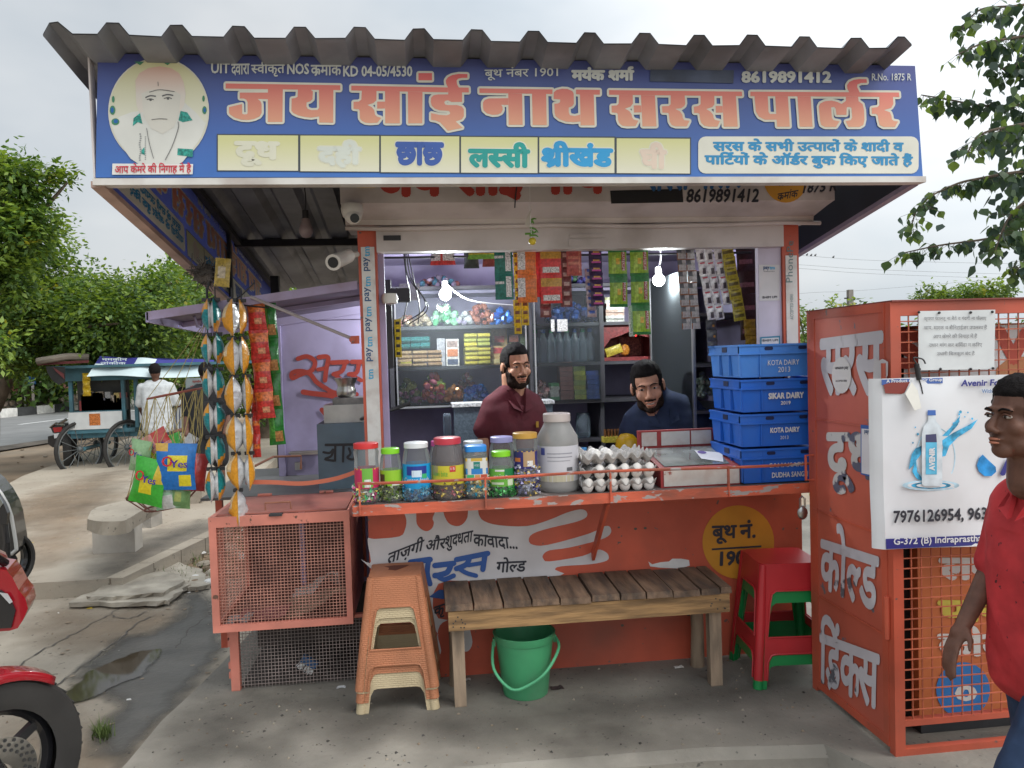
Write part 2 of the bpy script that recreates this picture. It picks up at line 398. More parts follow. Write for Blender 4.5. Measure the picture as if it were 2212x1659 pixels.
# rubble strip between kerb and booth
b = B()
for i in range(420):
    t = random.random(); s = random.random()
    c = kA.lerp(kC,t)+V((.1+s*(.5+1.6*t),-.1+random.uniform(-.2,.3),0)); r = random.choice((.012,.018,.025,.04,.06))*random.uniform(.7,1.3)
    rot = Matrix.Rotation(random.random()*6,3,'Z')
    b.T = Matrix.Translation((c.x,c.y,-.236+r*.25)); b.ball((0,0,0),(r,r*random.uniform(.5,1),r*random.uniform(.25,.6)),6,k=random.choice((0,0,0,1,2)),rot=rot)
b.T = Matrix(); stuff(b.build('rubble',[CONC2,DIRT,paint('litter',(.6,.58,.55))],smooth=False),'loose stones and scraps strewn between kerb and booth','rubble')
# litter chips over the apron and pavement
b = B()
for i in range(230):
    x = random.uniform(-4.6,-1.1); y = random.uniform(-.8,6.0); z = -.118 if y > 2.6 and x < -2.5 else -.234
    r = random.uniform(.006,.02); a = random.random()*6
    b.add([(x+r*math.cos(a+q*1.57)*random.uniform(.6,1.4),y+r*math.sin(a+q*1.57)*.7,z+random.uniform(.001,.006)) for q in range(4)],[(0,1,2,3)],random.choice((0,0,0,1,2,3)))
stuff(b.build('litter',[DIRT,paint('litter',(.6,.58,.55)),paint('petal',(.6,.42,.03)),CONC2]),'small scraps and yellow petals scattered over the pavement','litter')
b = B()
for i in range(900):  # grit on the platform and the apron
    on = i % 2; x,y = (random.uniform(-1.0,1.45),random.uniform(-.74,-.02)) if on else (random.uniform(-3.2,-1.1),random.uniform(-.8,2.4)); r = random.choice((.002,.003,.003,.005,.008)); z = .001 if on else -.235; a = random.random()*6
    b.add([(x+r*math.cos(a+q*2.1),y+r*math.sin(a+q*2.1),z) for q in range(3)]+[(x,y,z+r*.8)],[(0,1,3),(1,2,3),(2,0,3)],random.choice((0,0,1,2)))
stuff(b.build('grit',[CONC2,DIRT,paint('grit_dark',(.05,.045,.04))]),'fine grit scattered over the platform and the broken apron','grit')
# wet patch and puddle
WET = mat('wet_concrete',(.078,.072,.064),.38,.3,3,.35,35,dirt=(.16,.14,.12),damt=.6,dscale=2)
wp = [(255,1659),(205,1600),(260,1520),(165,1465),(230,1400),(270,1375),(330,1368),(365,1345),(395,1325),(400,1290),(430,1275),(455,1300),(470,1350),(478,1400),(440,1450),(400,1492),(330,1570),(262,1640)]
def stain(name,qpts,z,m0,edge=.05,n=64,seed=0):
    """a wet or dirty patch: its ragged outline is carried by a per-point weight"""
    P = [V((p.x,p.y)) for p in (QZ(x,y,z) for x,y in qpts)]; x0,x1 = min(p.x for p in P)-edge*2,max(p.x for p in P)+edge*2; y0,y1 = min(p.y for p in P)-edge*2,max(p.y for p in P)+edge*2
    b = B(); b.grid(lambda u,v: (x0+(x1-x0)*u,y0+(y1-y0)*v,z),n,n); W = []
    for p in b.v:
        q = V((p.x,p.y)); d = 1e9; ins = False
        for i in range(len(P)):
            a,c = P[i],P[(i+1) % len(P)]; ab = c-a; t = max(0,min(1,(q-a).dot(ab)/max(1e-9,ab.length_squared))); d = min(d,(q-a-ab*t).length)
            if (a.y > q.y) != (c.y > q.y) and q.x < (c.x-a.x)*(q.y-a.y)/(c.y-a.y)+a.x: ins = not ins
        W.append(max(0,min(1,.5+(d if ins else -d)/edge*.5)))
    me = b.mesh(name,m0); at = me.attributes.new('wet','FLOAT','POINT'); at.data.foreach_set('value',W); return struct(obj(name,me))
def stainmat(name,base,lo=.42,hi=.58,s=7,amp=.8):
    m = base.copy(); m.name = name; nt = m.node_tree; N = nt.nodes; at = N.new('ShaderNodeAttribute'); at.attribute_name = 'wet'; nz = N.new('ShaderNodeTexNoise'); nz.inputs['Scale'].default_value = s; nz.inputs['Detail'].default_value = 6; tc = N.new('ShaderNodeTexCoord'); nt.links.new(tc.outputs['Object'],nz.inputs['Vector'])
    ma = N.new('ShaderNodeMath'); ma.operation = 'MULTIPLY_ADD'; nt.links.new(nz.outputs['Fac'],ma.inputs[0]); ma.inputs[1].default_value = amp; ma.inputs[2].default_value = -amp/2; ad = N.new('ShaderNodeMath'); nt.links.new(at.outputs['Fac'],ad.inputs[0]); nt.links.new(ma.outputs[0],ad.inputs[1])
    mr = N.new('ShaderNodeMapRange'); mr.inputs['From Min'].default_value = lo; mr.inputs['From Max'].default_value = hi; nt.links.new(ad.outputs[0],mr.inputs['Value']); tr = N.new('ShaderNodeBsdfTransparent'); ms = N.new('ShaderNodeMixShader'); nt.links.new(mr.outputs[0],ms.inputs[0]); nt.links.new(tr.outputs[0],ms.inputs[1]); nt.links.new(N['Principled BSDF'].outputs[0],ms.inputs[2]); nt.links.new(ms.outputs[0],N['Material Output'].inputs[0]); return m
stain('wet_patch',wp,-.232,stainmat('wet_stain',WET,.25,.8,5),.12)
PUD = mat('puddle_water',(.05,.038,.026),.05,.0,spec=.6)
pp = [(140,1500),(175,1470),(215,1440),(262,1420),(300,1408),(345,1402),(335,1420),(318,1440),(305,1462),(270,1470),(235,1490),(190,1510),(150,1520),(128,1515)]
stain('puddle',pp,-.2285,stainmat('puddle_edge',PUD,.40,.56,9,.9),.07)
GRIME = mat('grime',(.075,.067,.058),.8,.3,5,.3,40)
for i,q in enumerate(([(520,1500),(760,1490),(960,1545),(1240,1510),(1700,1470),(1740,1500),(1500,1520),(1300,1560),(1000,1590),(760,1590),(560,1540)],[(420,1520),(520,1510),(600,1560),(560,1640),(420,1650),(340,1640)],[(1200,1600),(1400,1580),(1460,1610),(1350,1640),(1220,1640)])): stain('floor_stain',q,.003+.002*i,stainmat('grime_stain%d' % i,GRIME,.2,1.5,4+i),.22,48)
for i,q in enumerate(([(120,1330),(300,1320),(420,1330),(380,1370),(200,1400),(100,1380)],[(60,1560),(240,1600),(230,1659),(60,1659)])): stain('ground_stain',q,-.2345+.001*i,stainmat('dust_stain%d' % i,DIRT,.1,1.3,5+i),.25,48)
for i,q in enumerate(([(250,1180),(340,1150),(440,1130),(470,1145),(300,1215),(240,1245)],[(60,1120),(190,1060),(260,1065),(160,1200),(40,1230)],[(0,1090),(160,1045),(240,1020),(250,1045),(130,1110),(0,1150)])): stain('pavement_stain',q,-.1175+.0015*i,stainmat('pave_stain%d' % i,DIRT if i else GRIME,.1,1.5,4+i),.35,48)
# cracks across the apron
b = B()
for ln in ([(20,1450),(100,1400),(160,1368),(230,1330),(270,1305)],[(110,1490),(190,1430),(250,1385),(300,1345),(330,1330)],[(380,1400),(410,1360),(440,1335),(455,1322)],[(240,1330),(280,1335),(320,1320)]):
    c = catmull([QZ(x,y,-.2315) for x,y in ln],6)
    for i in range(len(c)-1):
        d = (c[i+1]-c[i]).normalized(); nn = V((-d.y,d.x,0))*random.uniform(.002,.007); j = V((random.uniform(-.012,.012),random.uniform(-.012,.012),0)); c[i+1] += j
        b.add([c[i]+nn,c[i]-nn,c[i+1]-nn*.8,c[i+1]+nn*.8],[(0,1,2,3)])
struct(b.build('crack',paint('crack',(.07,.06,.05))))
# flagstones lying over the drain
SLAB = mat('flagstone',(.36,.32,.26),.9,.2,6,.5,30,dirt=(.2,.165,.125),damt=.7,dscale=5)
def flag(lb,layers):
    t = thing('stone_slab',lb,'stone slab',QZ(*layers[0][0][0],-.23))
    for pts,z,th in layers:
        P = [QZ(x,y,z) for x,y in pts]; Q = []
        for i,p in enumerate(P):
            q = P[(i+1) % len(P)]; Q += [(p.x+(q.x-p.x)*k/5+random.uniform(-.014,.014),p.y+(q.y-p.y)*k/5+random.uniform(-.02,.02)) for k in range(5)]
        b = B(); b.prism(Q,lambda x,y,d: V((x+.02*noise.noise(V((x*20,y*20,d*90))),y+.02*noise.noise(V((x*20,y*20,9+d*90))),z-d+.006*noise.noise(V((x*3,y*3,2))))),th); b.build('layer',SLAB,t)
flag('big flat broken stone slab lying over the drain',[([(150,1299),(185,1282),(300,1246),(395,1238),(410,1262),(362,1297),(300,1302)],-.19,.03),([(188,1287),(225,1264),(335,1236),(392,1238),(398,1256),(352,1280),(255,1288)],-.165,.026)])
flag('thin pale stone slab behind the bigger one at the kerb end',[([(268,1245),(300,1222),(352,1203),(430,1230),(455,1262),(405,1270),(360,1240)],-.2,.03)])
# grass tuft at the platform corner, weeds
b = B()
for i in range(160):
    c = QZ(random.gauss(222,10),random.gauss(1588,6),-.235); h = random.uniform(.02,.07); a = random.random()*6; d = V((math.cos(a),math.sin(a),0))*h*.6; s = V((-d.y,d.x,0)).normalized()*.003
    b.add([c-s,c+s,c+d+V((0,0,h))],[(0,1,2)])
for i in range(900):
    t = random.random(); c = kA.lerp(kC,t)+V((random.uniform(.2,2.2*t+.4),random.uniform(-.2,.4),0)); c.z = -.236
    h = random.uniform(.02,.09); a = random.random()*6; d = V((math.cos(a),math.sin(a),0))*h*.7; s = V((-d.y,d.x,0)).normalized()*.004
    b.add([c-s,c+s,c+d+V((0,0,h))],[(0,1,2)])
stuff(b.build('grass',mat('grass',(.09,.13,.03),.7,.3,10)),'sparse weeds and a grass tuft beside the platform','grass')

# road, verge, median kerb and rubble wall
r0,r1 = QZ(-60,982,GZ),QZ(330,948,GZ); f0,f1 = QZ(-60,910,GZ),QZ(145,888,GZ)
rd = V((f1.x-f0.x,f1.y-f0.y,0)).normalized(); rn = V((-rd.y,rd.x,0))
def rp(s,t,z): return f0+rd*s-rn*t+V((0,0,z-GZ))  # s along the road, t towards the camera
RW = abs((r0-f0).dot(rn))
b = B(); b.add([rp(-60,RW,GZ+.004),rp(140,RW,GZ+.004),rp(140,0,GZ+.004),rp(-60,0,GZ+.004)],[(0,1,2,3)]); struct(b.build('road',ASPH))
b = B()
for s in (-22,-12,-2,8): b.add([rp(s,RW*.40,GZ+.008),rp(s+7,RW*.40,GZ+.008),rp(s+7,RW*.40-.14,GZ+.008),rp(s,RW*.40-.14,GZ+.008)],[(0,1,2,3)])
struct(b.build('lane_marking',paint('road_white',(.62,.62,.6))))
b = B(); b.add([rp(-60,RW+14,GZ-.012),rp(60,RW+14,GZ-.012),rp(60,RW-.4,GZ-.012),rp(-60,RW-.4,GZ-.012)],[(0,1,2,3)]); struct(b.build('verge',DIRT))
b = B(); b.grid(lambda u,v: rp(-40+100*u,RW-.25+.5*v,GZ+.02+.05*math.sin(v*3.14)+.02*noise.noise(V((u*60,v*3,0)))),200,4); struct(b.build('road_shoulder',mat('shoulder',(.1,.085,.07),.95,.4,2,.8,10)))
b = B()
for i in range(260):
    p = rp(random.uniform(-12,12),RW+random.uniform(.3,7),GZ); r = random.uniform(.015,.06)
    b.ball((p.x,p.y,GZ+r*.2),(r*1.3,r,r*.5),6,k=random.choice((0,0,1)))
stuff(b.build('pebbles',[CONC2,DIRT]),'loose pebbles on the earth verge beside the road','pebbles')
wallb = thing('median_wall','low rubble stone wall with peach coping across the road','wall',rp(10,-1.2,GZ))
KW,KB = paint('kerb_white',(.62,.6,.56),var=.15),paint('kerb_black',(.05,.05,.05),var=.2)
kb = B(); kb.box((-.46,-.12,0),(.46,.12,.30)); km = [kb.mesh('kerb_block',KW),kb.mesh('kerb_block',KB)]
kr = thing('median_kerb','row of alternating black and white kerb blocks across the road','kerb',rp(10,-.1,GZ))
for i in range(30):
    o = obj('kerb_block',km[i % 2],kr); o.matrix_world = Matrix.Translation(rp(i*.95-6,-.15,GZ)) @ Matrix.Rotation(math.atan2(rd.y,rd.x),4,'Z')
b = B(); b.bar(rp(-40,-1.45,GZ+.45),rp(70,-1.45,GZ+.45),.3,.85); b.build('mortar_core',mat('mortar',(.27,.23,.19),.9,.2,3),wallb)
b = B()
for i in range(45):
    b.bar(rp(-6+i*.8,-1.42,GZ+.95),rp(-6+i*.8+.77,-1.42,GZ+.95),.46,.2)
b.build('coping',PEACH,wallb)
sm_ = []
for q in range(6):
    b = B(); n = random.choice((5,6,7)); P = [(math.cos(i*6.283/n+random.uniform(-.3,.3))*random.uniform(.75,1.05),math.sin(i*6.283/n+random.uniform(-.3,.3))*random.uniform(.75,1.05)) for i in range(n)]
    b.prism(P,lambda x,y,d: V((x*.17*(1-d),-.04-d,y*.14*(1-d))),.03)
    sm_.append(b.mesh('stone',mat('stone%d' % (q % 3),((.40,.30,.22),(.33,.25,.2),(.44,.36,.28))[q % 3],.85,.25,3,.4,15)))
for r_ in range(3):
    for i in range(70):
        o = obj('stone',sm_[random.randrange(6)],wallb)
        o.matrix_world = Matrix.Translation(rp(-4+i*.34+r_*.17,-1.28,GZ+.16+r_*.27)) @ Matrix.Rotation(math.atan2(rd.y,rd.x),4,'Z') @ Matrix.Rotation(random.choice((0,3.14))+random.uniform(-.3,.3),4,'Y')

# ================================================================ the booth
LIPY = -.33
lt = QY(765,1087,LIPY); LIPZ = .5*(lt.z+QY(1741,1051,LIPY).z); LX0,LX1 = lt.x,QY(1757,1050,LIPY).x
booth = thing('shop_booth','orange and lavender roadside kiosk with open serving hatch under a sheet roof','kiosk',(.68,.6,0))
WX0,WX1 = -.245,1.64  # outer faces of the side walls
b = B(); b.box((WX0,0,0),(WX1,.025,LIPZ-.03)); b.build('front_panel',ORANGE,booth)
b = B(); b.box((LX0,LIPY,LIPZ-.004),(LX1+.05,.3,LIPZ)); b.box((LX0+.004,LIPY+.004,LIPZ-.03),(LX1,.29,LIPZ-.004)); b.build('counter_top',mat('counter_sheet',(.16,.13,.12),.5,.25,6,.1,30,dirt=(.07,.06,.06),damt=.6),booth)
b = B(); b.box((LX0-.004,LIPY-.008,LIPZ-.036),(LX1+.05,LIPY,LIPZ+.003)); b.box((LX0-.008,LIPY,LIPZ-.036),(LX0,0,LIPZ+.003)); b.build('counter_edge',ORANGE_WORN,booth)
# slanted brackets under the counter
for x in (QY(1300,1080,-.2).x,):
    b = B(); b.bar((x,LIPY+.03,LIPZ-.035),(x,-.002,LIPZ-.33),.012,.035); b.build('counter_bracket',ORANGE,booth)
# guard rail along the counter edge
rail = B(); p0,p1 = QY(772,1045,LIPY-.01),QY(1757,1000,LIPY-.01)
rail.tube([p0+(p1-p0)*t+V((0,0,-.004*math.sin(t*9))) for t in [i/10 for i in range(11)]],.006,6); rail.build('guard_rail',ORANGE_WORN,booth)
for qx in (776,1048,1318,1573):
    t = QY(qx,1045-45*(qx-772)/985,LIPY-.011); b = B(); b.bar((t.x,LIPY-.011,LIPZ-.03),(t.x,LIPY-.011,t.z+.004),.014,.006); b.build('rail_post',ORANGE_WORN,booth)
# corner posts and walls
b = B(); b.box((WX0,-.012,LIPZ),(WX0+.075,.04,1.90)); b.build('corner_post',ORANGE,booth)
b = B(); b.box((WX1-.075,-.012,LIPZ),(WX1,.04,1.90)); b.build('corner_post',ORANGE,booth)
TAPE = paint('tape_white',(.62,.60,.57),rough=.35,dirt=(.3,.2,.16),damt=.5,dscale=20)
b = B(); b.box((WX0+.012,-.015,LIPZ+.03),(WX0+.066,-.0125,1.80)); tapel = b.build('tape_strip',TAPE,booth)
b = B(); b.box((WX1-.062,-.015,1.15),(WX1-.01,-.0125,1.74)); taper = b.build('tape_strip',TAPE,booth)
PT1,PT2 = paint('tape_navy',(.04,.09,.2)),paint('tape_cyan',(.05,.36,.6))
pf = lambda x,y: QY(x,y,-.0155)
for i,qy in enumerate((585,650,715,780,850,905)):
    xb = 800+(qy-585)*.03; O = pf(xb,qy); 
    if i < 4: text('lettering','pay',O,V((0,0,.055)),V((-.026,0,0)),(0,-1,0),PT1,tapel,.02,.0004)
    if i < 5: text('lettering','tm',O+V((0,0,.058)),V((0,0,.04)),V((-.02,0,0)),(0,-1,0),PT2,tapel,.02,.0004)
text('lettering','PhonePe',QY(1712,610,-.0155),V((0,0,-.0)) + (QY(1714,520,-.0155)-QY(1712,610,-.0155)),V((-.03,0,0)),(0,-1,0),paint('tape_grey',(.12,.2,.2)),taper,.0,.0004)
text('lettering','ACCEPTED HERE',QY(1714,690,-.0155),V((0,0,.11)),V((-.014,0,0)),(0,-1,0),paint('tape_grey',(.12,.2,.2)),taper,.0,.0004)
# walls: left side has an open window, right and back are closed; floor and ceiling
b = B(); b.box((WX0,.04,0),(WX0+.02,1.42,LIPZ-.02)); b.box((WX0,.95,LIPZ-.02),(WX0+.02,1.42,1.90)); b.box((WX0,.04,1.64),(WX0+.02,.95,1.90)); b.build('side_wall',LAV,booth)
b = B(); b.box((WX0+.02,.04,LIPZ),(WX0+.10,.075,1.80)); b.build('window_jamb',LAV,booth)
b = B(); b.box((WX1-.02,.025,0),(WX1,1.42,1.90)); b.build('side_wall',LAV,booth)
b = B(); b.box((WX0,1.40,0),(WX1,1.42,1.95)); b.build('back_wall',LAV,booth)
b = B(); b.box((WX0,0,1.895),(WX1,1.42,1.91)); b.build('ceiling',LAV,booth)
b = B(); b.box((WX0+.02,.025,.001),(WX1-.02,1.40,.02)); b.build('floor',CONC,booth)
b = B(); b.box((WX0+.02,1.1,1.70),(WX1-.02,1.40,1.73)); b.build('beam',LAV,booth)
# inner right pier with stickers
PRX0 = QY(1634,600,.02).x
b = B(); b.box((PRX0,.0,LIPZ),(WX1-.076,.03,1.78)); pier = b.build('pier_panel',LAVW,booth)
# lintel
lz0,lz1 = QY(1200,541,0).z,QY(1200,489,0).z
b = B(); b.box((WX0+.076,-.03,lz0),(WX1-.076,.03,lz1)); lint = b.build('lintel',WHITEW,booth)
b = B(); b.box((-.14,-.034,lz0+.045),(-.07,-.0305,lz0+.065),0); b.build('lock_slot',DARKM,lint)
b = B(); p = QY(1240,511,-.031); b.box((p.x-.02,-.036,p.z-.006),(p.x+.13,-.0305,p.z+.008)); b.box((p.x-.025,-.034,p.z-.04),(p.x+.125,-.0305,p.z-.012)); b.build('lock_plate',WHITEW,lint)
# shutter housing: boxed sheet with a sloping underside, longer than the booth on the right
FY = -.22; fx0,fx1 = QY(735,430,FY).x,QY(1818,430,FY).x; fzb = QY(1200,436,FY).z; fzb2 = QY(1200,484,-.03).z
b = B(); n_ = 14
prof = [(FY,2.2),(FY,fzb),(-.16,fzb-.01),(-.05,fzb2+.02),(-.045,fzb2),(.2,fzb2),(.2,2.2)]
for (x_0,x_1) in ((fx0,fx1-.03),):
    vs = [(x_0,y,z) for y,z in prof]+[(x_1,y,z) for y,z in prof]; m_ = len(prof)
    b.add(vs,[tuple(range(m_))]+[tuple(range(2*m_-1,m_-1,-1))]+[(i,(i+1) % m_,m_+(i+1) % m_,m_+i) for i in range(m_)])
b.tube([(fx0+i*(fx1-fx0)/12,-.05+.006*math.sin(i*2.1),fzb2-.012-.004*math.sin(i)) for i in range(13)],.009,6)
hous = b.build('shutter_housing',WHITEW,booth)
hf = lambda x,y: QY(x,y,FY-.001); HN = (0,-1,0)
REDP = paint('red_lettering',(.42,.05,.035)); BLUEP = paint('blue_lettering',(.03,.12,.3)); YELP = paint('amber_disc',(.62,.30,.03))
qtext('lettering','जय सांई नाथ',hf,812,433,1305,425,105,HN,REDP,hous,.055)
qtext('lettering','सरस पाल^र',hf,1395,412,1600,404,70,HN,BLUEP,hous,.04,slant=6)
b = B(); b.poly([(1318,412),(1474,408),(1476,437),(1320,440)],lambda x,y: hf(x,y)+V((0,-.001,0))); b.build('painted_patch',BLACK,hous)
qtext('lettering','8619891412',hf,1482,437,1637,436,28,HN,INK,hous,.03,slant=4)
b = B(); b.poly(ellipse(1697,385,48,53),lambda x,y: hf(x,y)+V((0,-.001,0))); b.build('painted_disc',YELP,hous)
qtext('lettering','4530',hf,1677,402,1716,400,13,HN,INK,hous,.03)
qtext('lettering','क~मांक',hf,1678,434,1722,426,20,HN,INK,hous,.02,slant=3)
qtext('lettering','1875 R',hf,1734,417,1806,412,22,HN,INK,hous,.03,slant=5)
b = B(); p = hf(790,397); b.box((p.x-.035,FY-.006,p.z-.014),(p.x+.035,FY-.0005,p.z+.014)); st = b.build('sticker',paint('yellow_sticker',(.62,.42,.06)),hous)
b = B(); b.box((p.x-.028,FY-.008,p.z-.008),(p.x+.028,FY-.0062,p.z+.008)); b.build('sticker_print',REDP,st)

# painted front panel: white splash, slogan, booth number
FN = (0,-1,0); ff = lambda x,y: QY(x,y,-.001)
SPL = paint('splash_white',(.60,.57,.57),dirt=(.35,.3,.28),damt=.4,dscale=5)
H = lambda pts: [(718.9+.30006*x,1050.7+.30006*y) for x,y in pts]
sp1 = H([(250,380),(300,378),(480,360),(520,310),(530,240),(510,170),(530,90),(590,80),(600,200),(605,270),(640,310),(680,322),(715,300),(728,260),(720,220),(780,120),(800,200),(830,260),(880,285),(930,275),(970,220),(980,120),(1040,120),(1050,200),(1090,250),(1200,280),(1400,285),(1560,240),(1680,190),(1780,165),(1825,180),(1825,220),(1750,255),(1560,300),(1440,340),(1410,385),(1440,420),(1550,420),(1843,340),(1960,285),(2000,300),(1995,345),(1920,385),(1700,440),(1560,460),(1515,490),(1515,520),(1560,540),(1800,500),(1900,455),(1960,470),(1985,500),(1970,535),(1850,560),(1640,575),(1600,600),(1640,640),(1100,680),(760,700),(760,950),(1140,960),(1130,1000),(1000,960),(985,1010),(1005,1120),(980,1180),(940,1185),(910,1140),(905,960),(790,980),(755,1060),(780,1180),(760,1210),(735,1120),(720,1000),(240,560),(240,545),(275,540)])
sp1 = [(p.x,p.y) for p in catmull(sp1,3,True)]
qpoly('white_splash',[sp1],ff,FN,SPL,booth,.001)
def arc_words(words,mt,w):
    for s_,x0,y0,x1,y1,h,sl in words:
        qtext('lettering',s_,ff,*H([(x0,y0)])[0],*H([(x1,y1)])[0],h*.30006,FN,mt,booth,w,.003,sl*.30006)
arc_words([('ताज़गी',385,580,640,480,130,25),('और',665,465,805,445,105,20),('शु{द}धता',805,470,1000,425,110,10),('का',1010,425,1110,430,80,5),('वादा...',1115,440,1330,455,85,-10)],INK,.022)
BLUE2 = paint('brush_blue',(.03,.09,.30))
hq = lambda x,y: ff(*H([(x,y)])[0])
strokes('lettering',[(42,[(560,545),(700,525)]),(38,[(690,530),(680,620),(700,700)]),(40,[(735,568),(850,555),(870,552)]),(40,[(850,565),(825,615),(770,635),(735,640)]),(34,[(750,640),(800,668),(870,640)]),
    (38,[(890,525),(1115,480)]),(38,[(985,510),(960,560),(890,590)]),(32,[(905,585),(960,620),(1030,640)]),(30,[(975,565),(1080,548)]),(38,[(1095,490),(1080,595)])],hq,38,FN,BLUE2,booth,.003)
qtext('lettering','गो{ल}ड',ff,*H([(1175,620)])[0],*H([(1385,610)])[0],32,FN,INK,booth,.025,.003,3)
qtext('lettering','कृ',ff,*H([(725,960)])[0],*H([(800,935)])[0],28,FN,INK,booth,.03,.003,2)
qpoly('blue_swoosh',[H([(690,795),(760,745),(830,740),(900,760),(860,800),(790,810)])],ff,FN,BLUE2,booth,.0025)
I_ = lambda pts: [(1216.6+.30006*x,1050.7+.30006*y) for x,y in pts]
qpoly('amber_disc',[[(p[0],p[1]) for p in I_(ellipse(1260,400,258,264,40))]],ff,FN,paint('amber_paint',(.55,.24,.02),dirt=(.3,.12,.02),damt=.4),booth,.001)
qtext('lettering','बूथ',ff,*I_([(1072,412)])[0],*I_([(1245,405)])[0],38,FN,INK,booth,.03,.003)
qtext('lettering','नं.',ff,*I_([(1272,375)])[0],*I_([(1380,365)])[0],38,FN,INK,booth,.03,.003)
qtext('lettering','1901',ff,*I_([(1130,568)])[0],*I_([(1345,555)])[0],29,FN,INK,booth,.04,.003,1)
strokes('lettering',[I_([(1068,452),(1425,430)])],ff,4.0,FN,INK,booth,.003,cap=False)
qpoly('peeled_paint',[I_([(612,540),(640,560),(700,545),(760,540),(785,520),(850,520),(905,530),(910,570),(840,590),(700,585),(625,575)])],ff,FN,paint('bare_white',(.6,.58,.56),var=.2),booth,.0015)
for sx,sy,r_ in ((400,295,3),(520,305,4),(590,300,4),(425,1000,4),(900,920,5),(1015,620,2)):
    qpoly('paint_scar',[[(p[0],p[1]) for p in I_(ellipse(sx,sy,r_*3.0,r_*2.4,7))]],ff,FN,paint('scar',(.1,.08,.06)),booth,.0015)
# ================================================================ roof
RZ0,RSL = 2.335,-.16  # height at the front edge, fall per metre towards the back
def roofz(y): return RZ0+RSL*(y+.75)
roof = thing('sheet_roof','dark grey ribbed metal sheet roof over the kiosk','roof',(.3,.4,1.9))
b = B(); xs = []
x = -1.07
prof = [(-1.085,-.005),(-1.065,.03),(-1.04,.034),(-1.0,.0)]
for k in range(14):
    c = -.883+.1815*k; prof += [(c-.046,0),(c-.019,.034),(c+.017,.034),(c+.044,0)]
prof += [(1.585,0),(1.62,.038),(1.645,.038),(1.672,.012)]
nv = 14; ys = [-.75+3.1*j/nv for j in range(nv+1)]
top = []
for j,y in enumerate(ys):
    for i,(px,pz) in enumerate(prof):
        wob = .004*noise.noise(V((px*3,y*2,0)))+(.006*noise.noise(V((px*5,0,3))) if j == 0 else 0)
        top.append((px,y+(.01*noise.noise(V((px*4,1,7))) if j == 0 else 0),roofz(y)+pz+wob))
m_ = len(prof); fs = [(j*m_+i,j*m_+i+1,(j+1)*m_+i+1,(j+1)*m_+i) for j in range(nv) for i in range(m_-1)]
b.add(top,fs); b.add([(a,c,z-.004) for a,c,z in top],[tuple(reversed(f)) for f in fs])
b.build('roof_sheet',GREYSH,roof,fix=False)
for y in (-.5,.3,1.15):
    b = B(); b.box((-1.02,y,roofz(y)-.05),(1.62,y+.04,roofz(y)-.012)); b.build('purlin',DARKM,roof)
for x in (-.97,1.68):
    b = B(); b.bar((x,-.55,roofz(-.55)-.03),(x,2.25,roofz(2.25)-.03),.03,.03); b.build('rafter',DARKM,roof)
for x in (-.92,1.6):
    b = B(); b.box((x,1.72,0),(x+.05,1.77,roofz(1.7)-.06)); b.build('rear_post',DARKM,roof)

# ================================================================ sign board
SY = -.60
sgl,sgr = -1.0,1.80; sgb,sgt = 1.945,2.335
sign = thing('sign_board','wide blue shop sign board with big orange lettering above the counter','sign',(.4,-.58,1.95))
SGF = mat('sign_blue',(.05,.12,.42),.42,.06,3,.02,12,grad=('Z',-.02,.40,(.045,.155,.46),(.06,.065,.22)),dirt=(.03,.04,.08),damt=.3,dscale=2)  # blue print darkens towards the top, part of it painted shading
b = B(); b.hexa([(sgl-.012,SY-.002,sgb),(sgr+.012,SY-.002,sgb-.004),(sgr+.012,SY+.03,sgb-.004),(sgl-.012,SY+.03,sgb),(sgl+.012,SY,sgt),(sgr-.012,SY,sgt),(sgr-.012,SY+.03,sgt),(sgl+.012,SY+.03,sgt)])
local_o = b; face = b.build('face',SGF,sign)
b = B(); b.box((sgl-.018,SY-.012,sgb-.026),(sgr+.018,SY+.035,sgb-.005)); b.build('bottom_trim',mat('trim_white',(.62,.6,.56),.4,.1,5,dirt=(.2,.1,.06),damt=.5,dscale=6),sign)
b = B(); b.box((sgl-.018,SY-.004,sgb),(sgl-.0125,SY+.03,sgt+.005)); b.build('edge_trim',WHITEW,sign)
sf = lambda x,y: QY(x,y,SY-.003); SN = (0,-1,0)
PALE = paint('sign_cream',(.62,.60,.50)); LETW = paint('sign_letter_white',(.55,.57,.54)); YEL = mat('sign_yellow_box',(.6,.6,.42),.45,.05,grad=('Z',.0,.12,(.66,.64,.53),(.58,.57,.27)))
PEACHT = mat('sign_peach',(.6,.3,.2),.45,.05,grad=('Z',.14,.34,(.66,.36,.22),(.62,.10,.10)))
def fx(ox,oy,s): return lambda pts: [((ox+x*s)/1.80833,(oy+y*s)/1.80833) for x,y in pts]
W1,W2,W3,W4,W5 = fx(850,280,.23508),fx(1350,260,.23508),fx(1850,300,.23508),fx(2370,300,.24412),fx(2900,280,.28933)
TITLE = [W1(p) for p in ([(135,198),(1085,213),(2040,228),(2040,310),(1085,297),(135,283)],
  [(838,292),(1085,297),(1080,838),(835,838)],
  [(370,350),(840,350),(840,460),(668,456),(715,495),(733,540),(735,690),(700,745),(620,785),(520,805),(400,800),(290,770),(215,720),(190,690),(190,592),(300,565),(408,540),(412,700),(440,712),(490,708),(500,690),(500,510),(480,470),(440,450),(370,447)],
  [(1335,300),(1330,420),(1290,440),(1232,448),(1228,650),(1260,690),(1340,730),(1450,755),(1560,765),(1690,745),(1690,600),(1660,638),(1560,642),(1500,620),(1478,580),(1480,515),(1540,495),(1580,460),(1585,330),(1545,300)],
  [(1685,300),(1925,308),(1922,850),(1690,845)])]
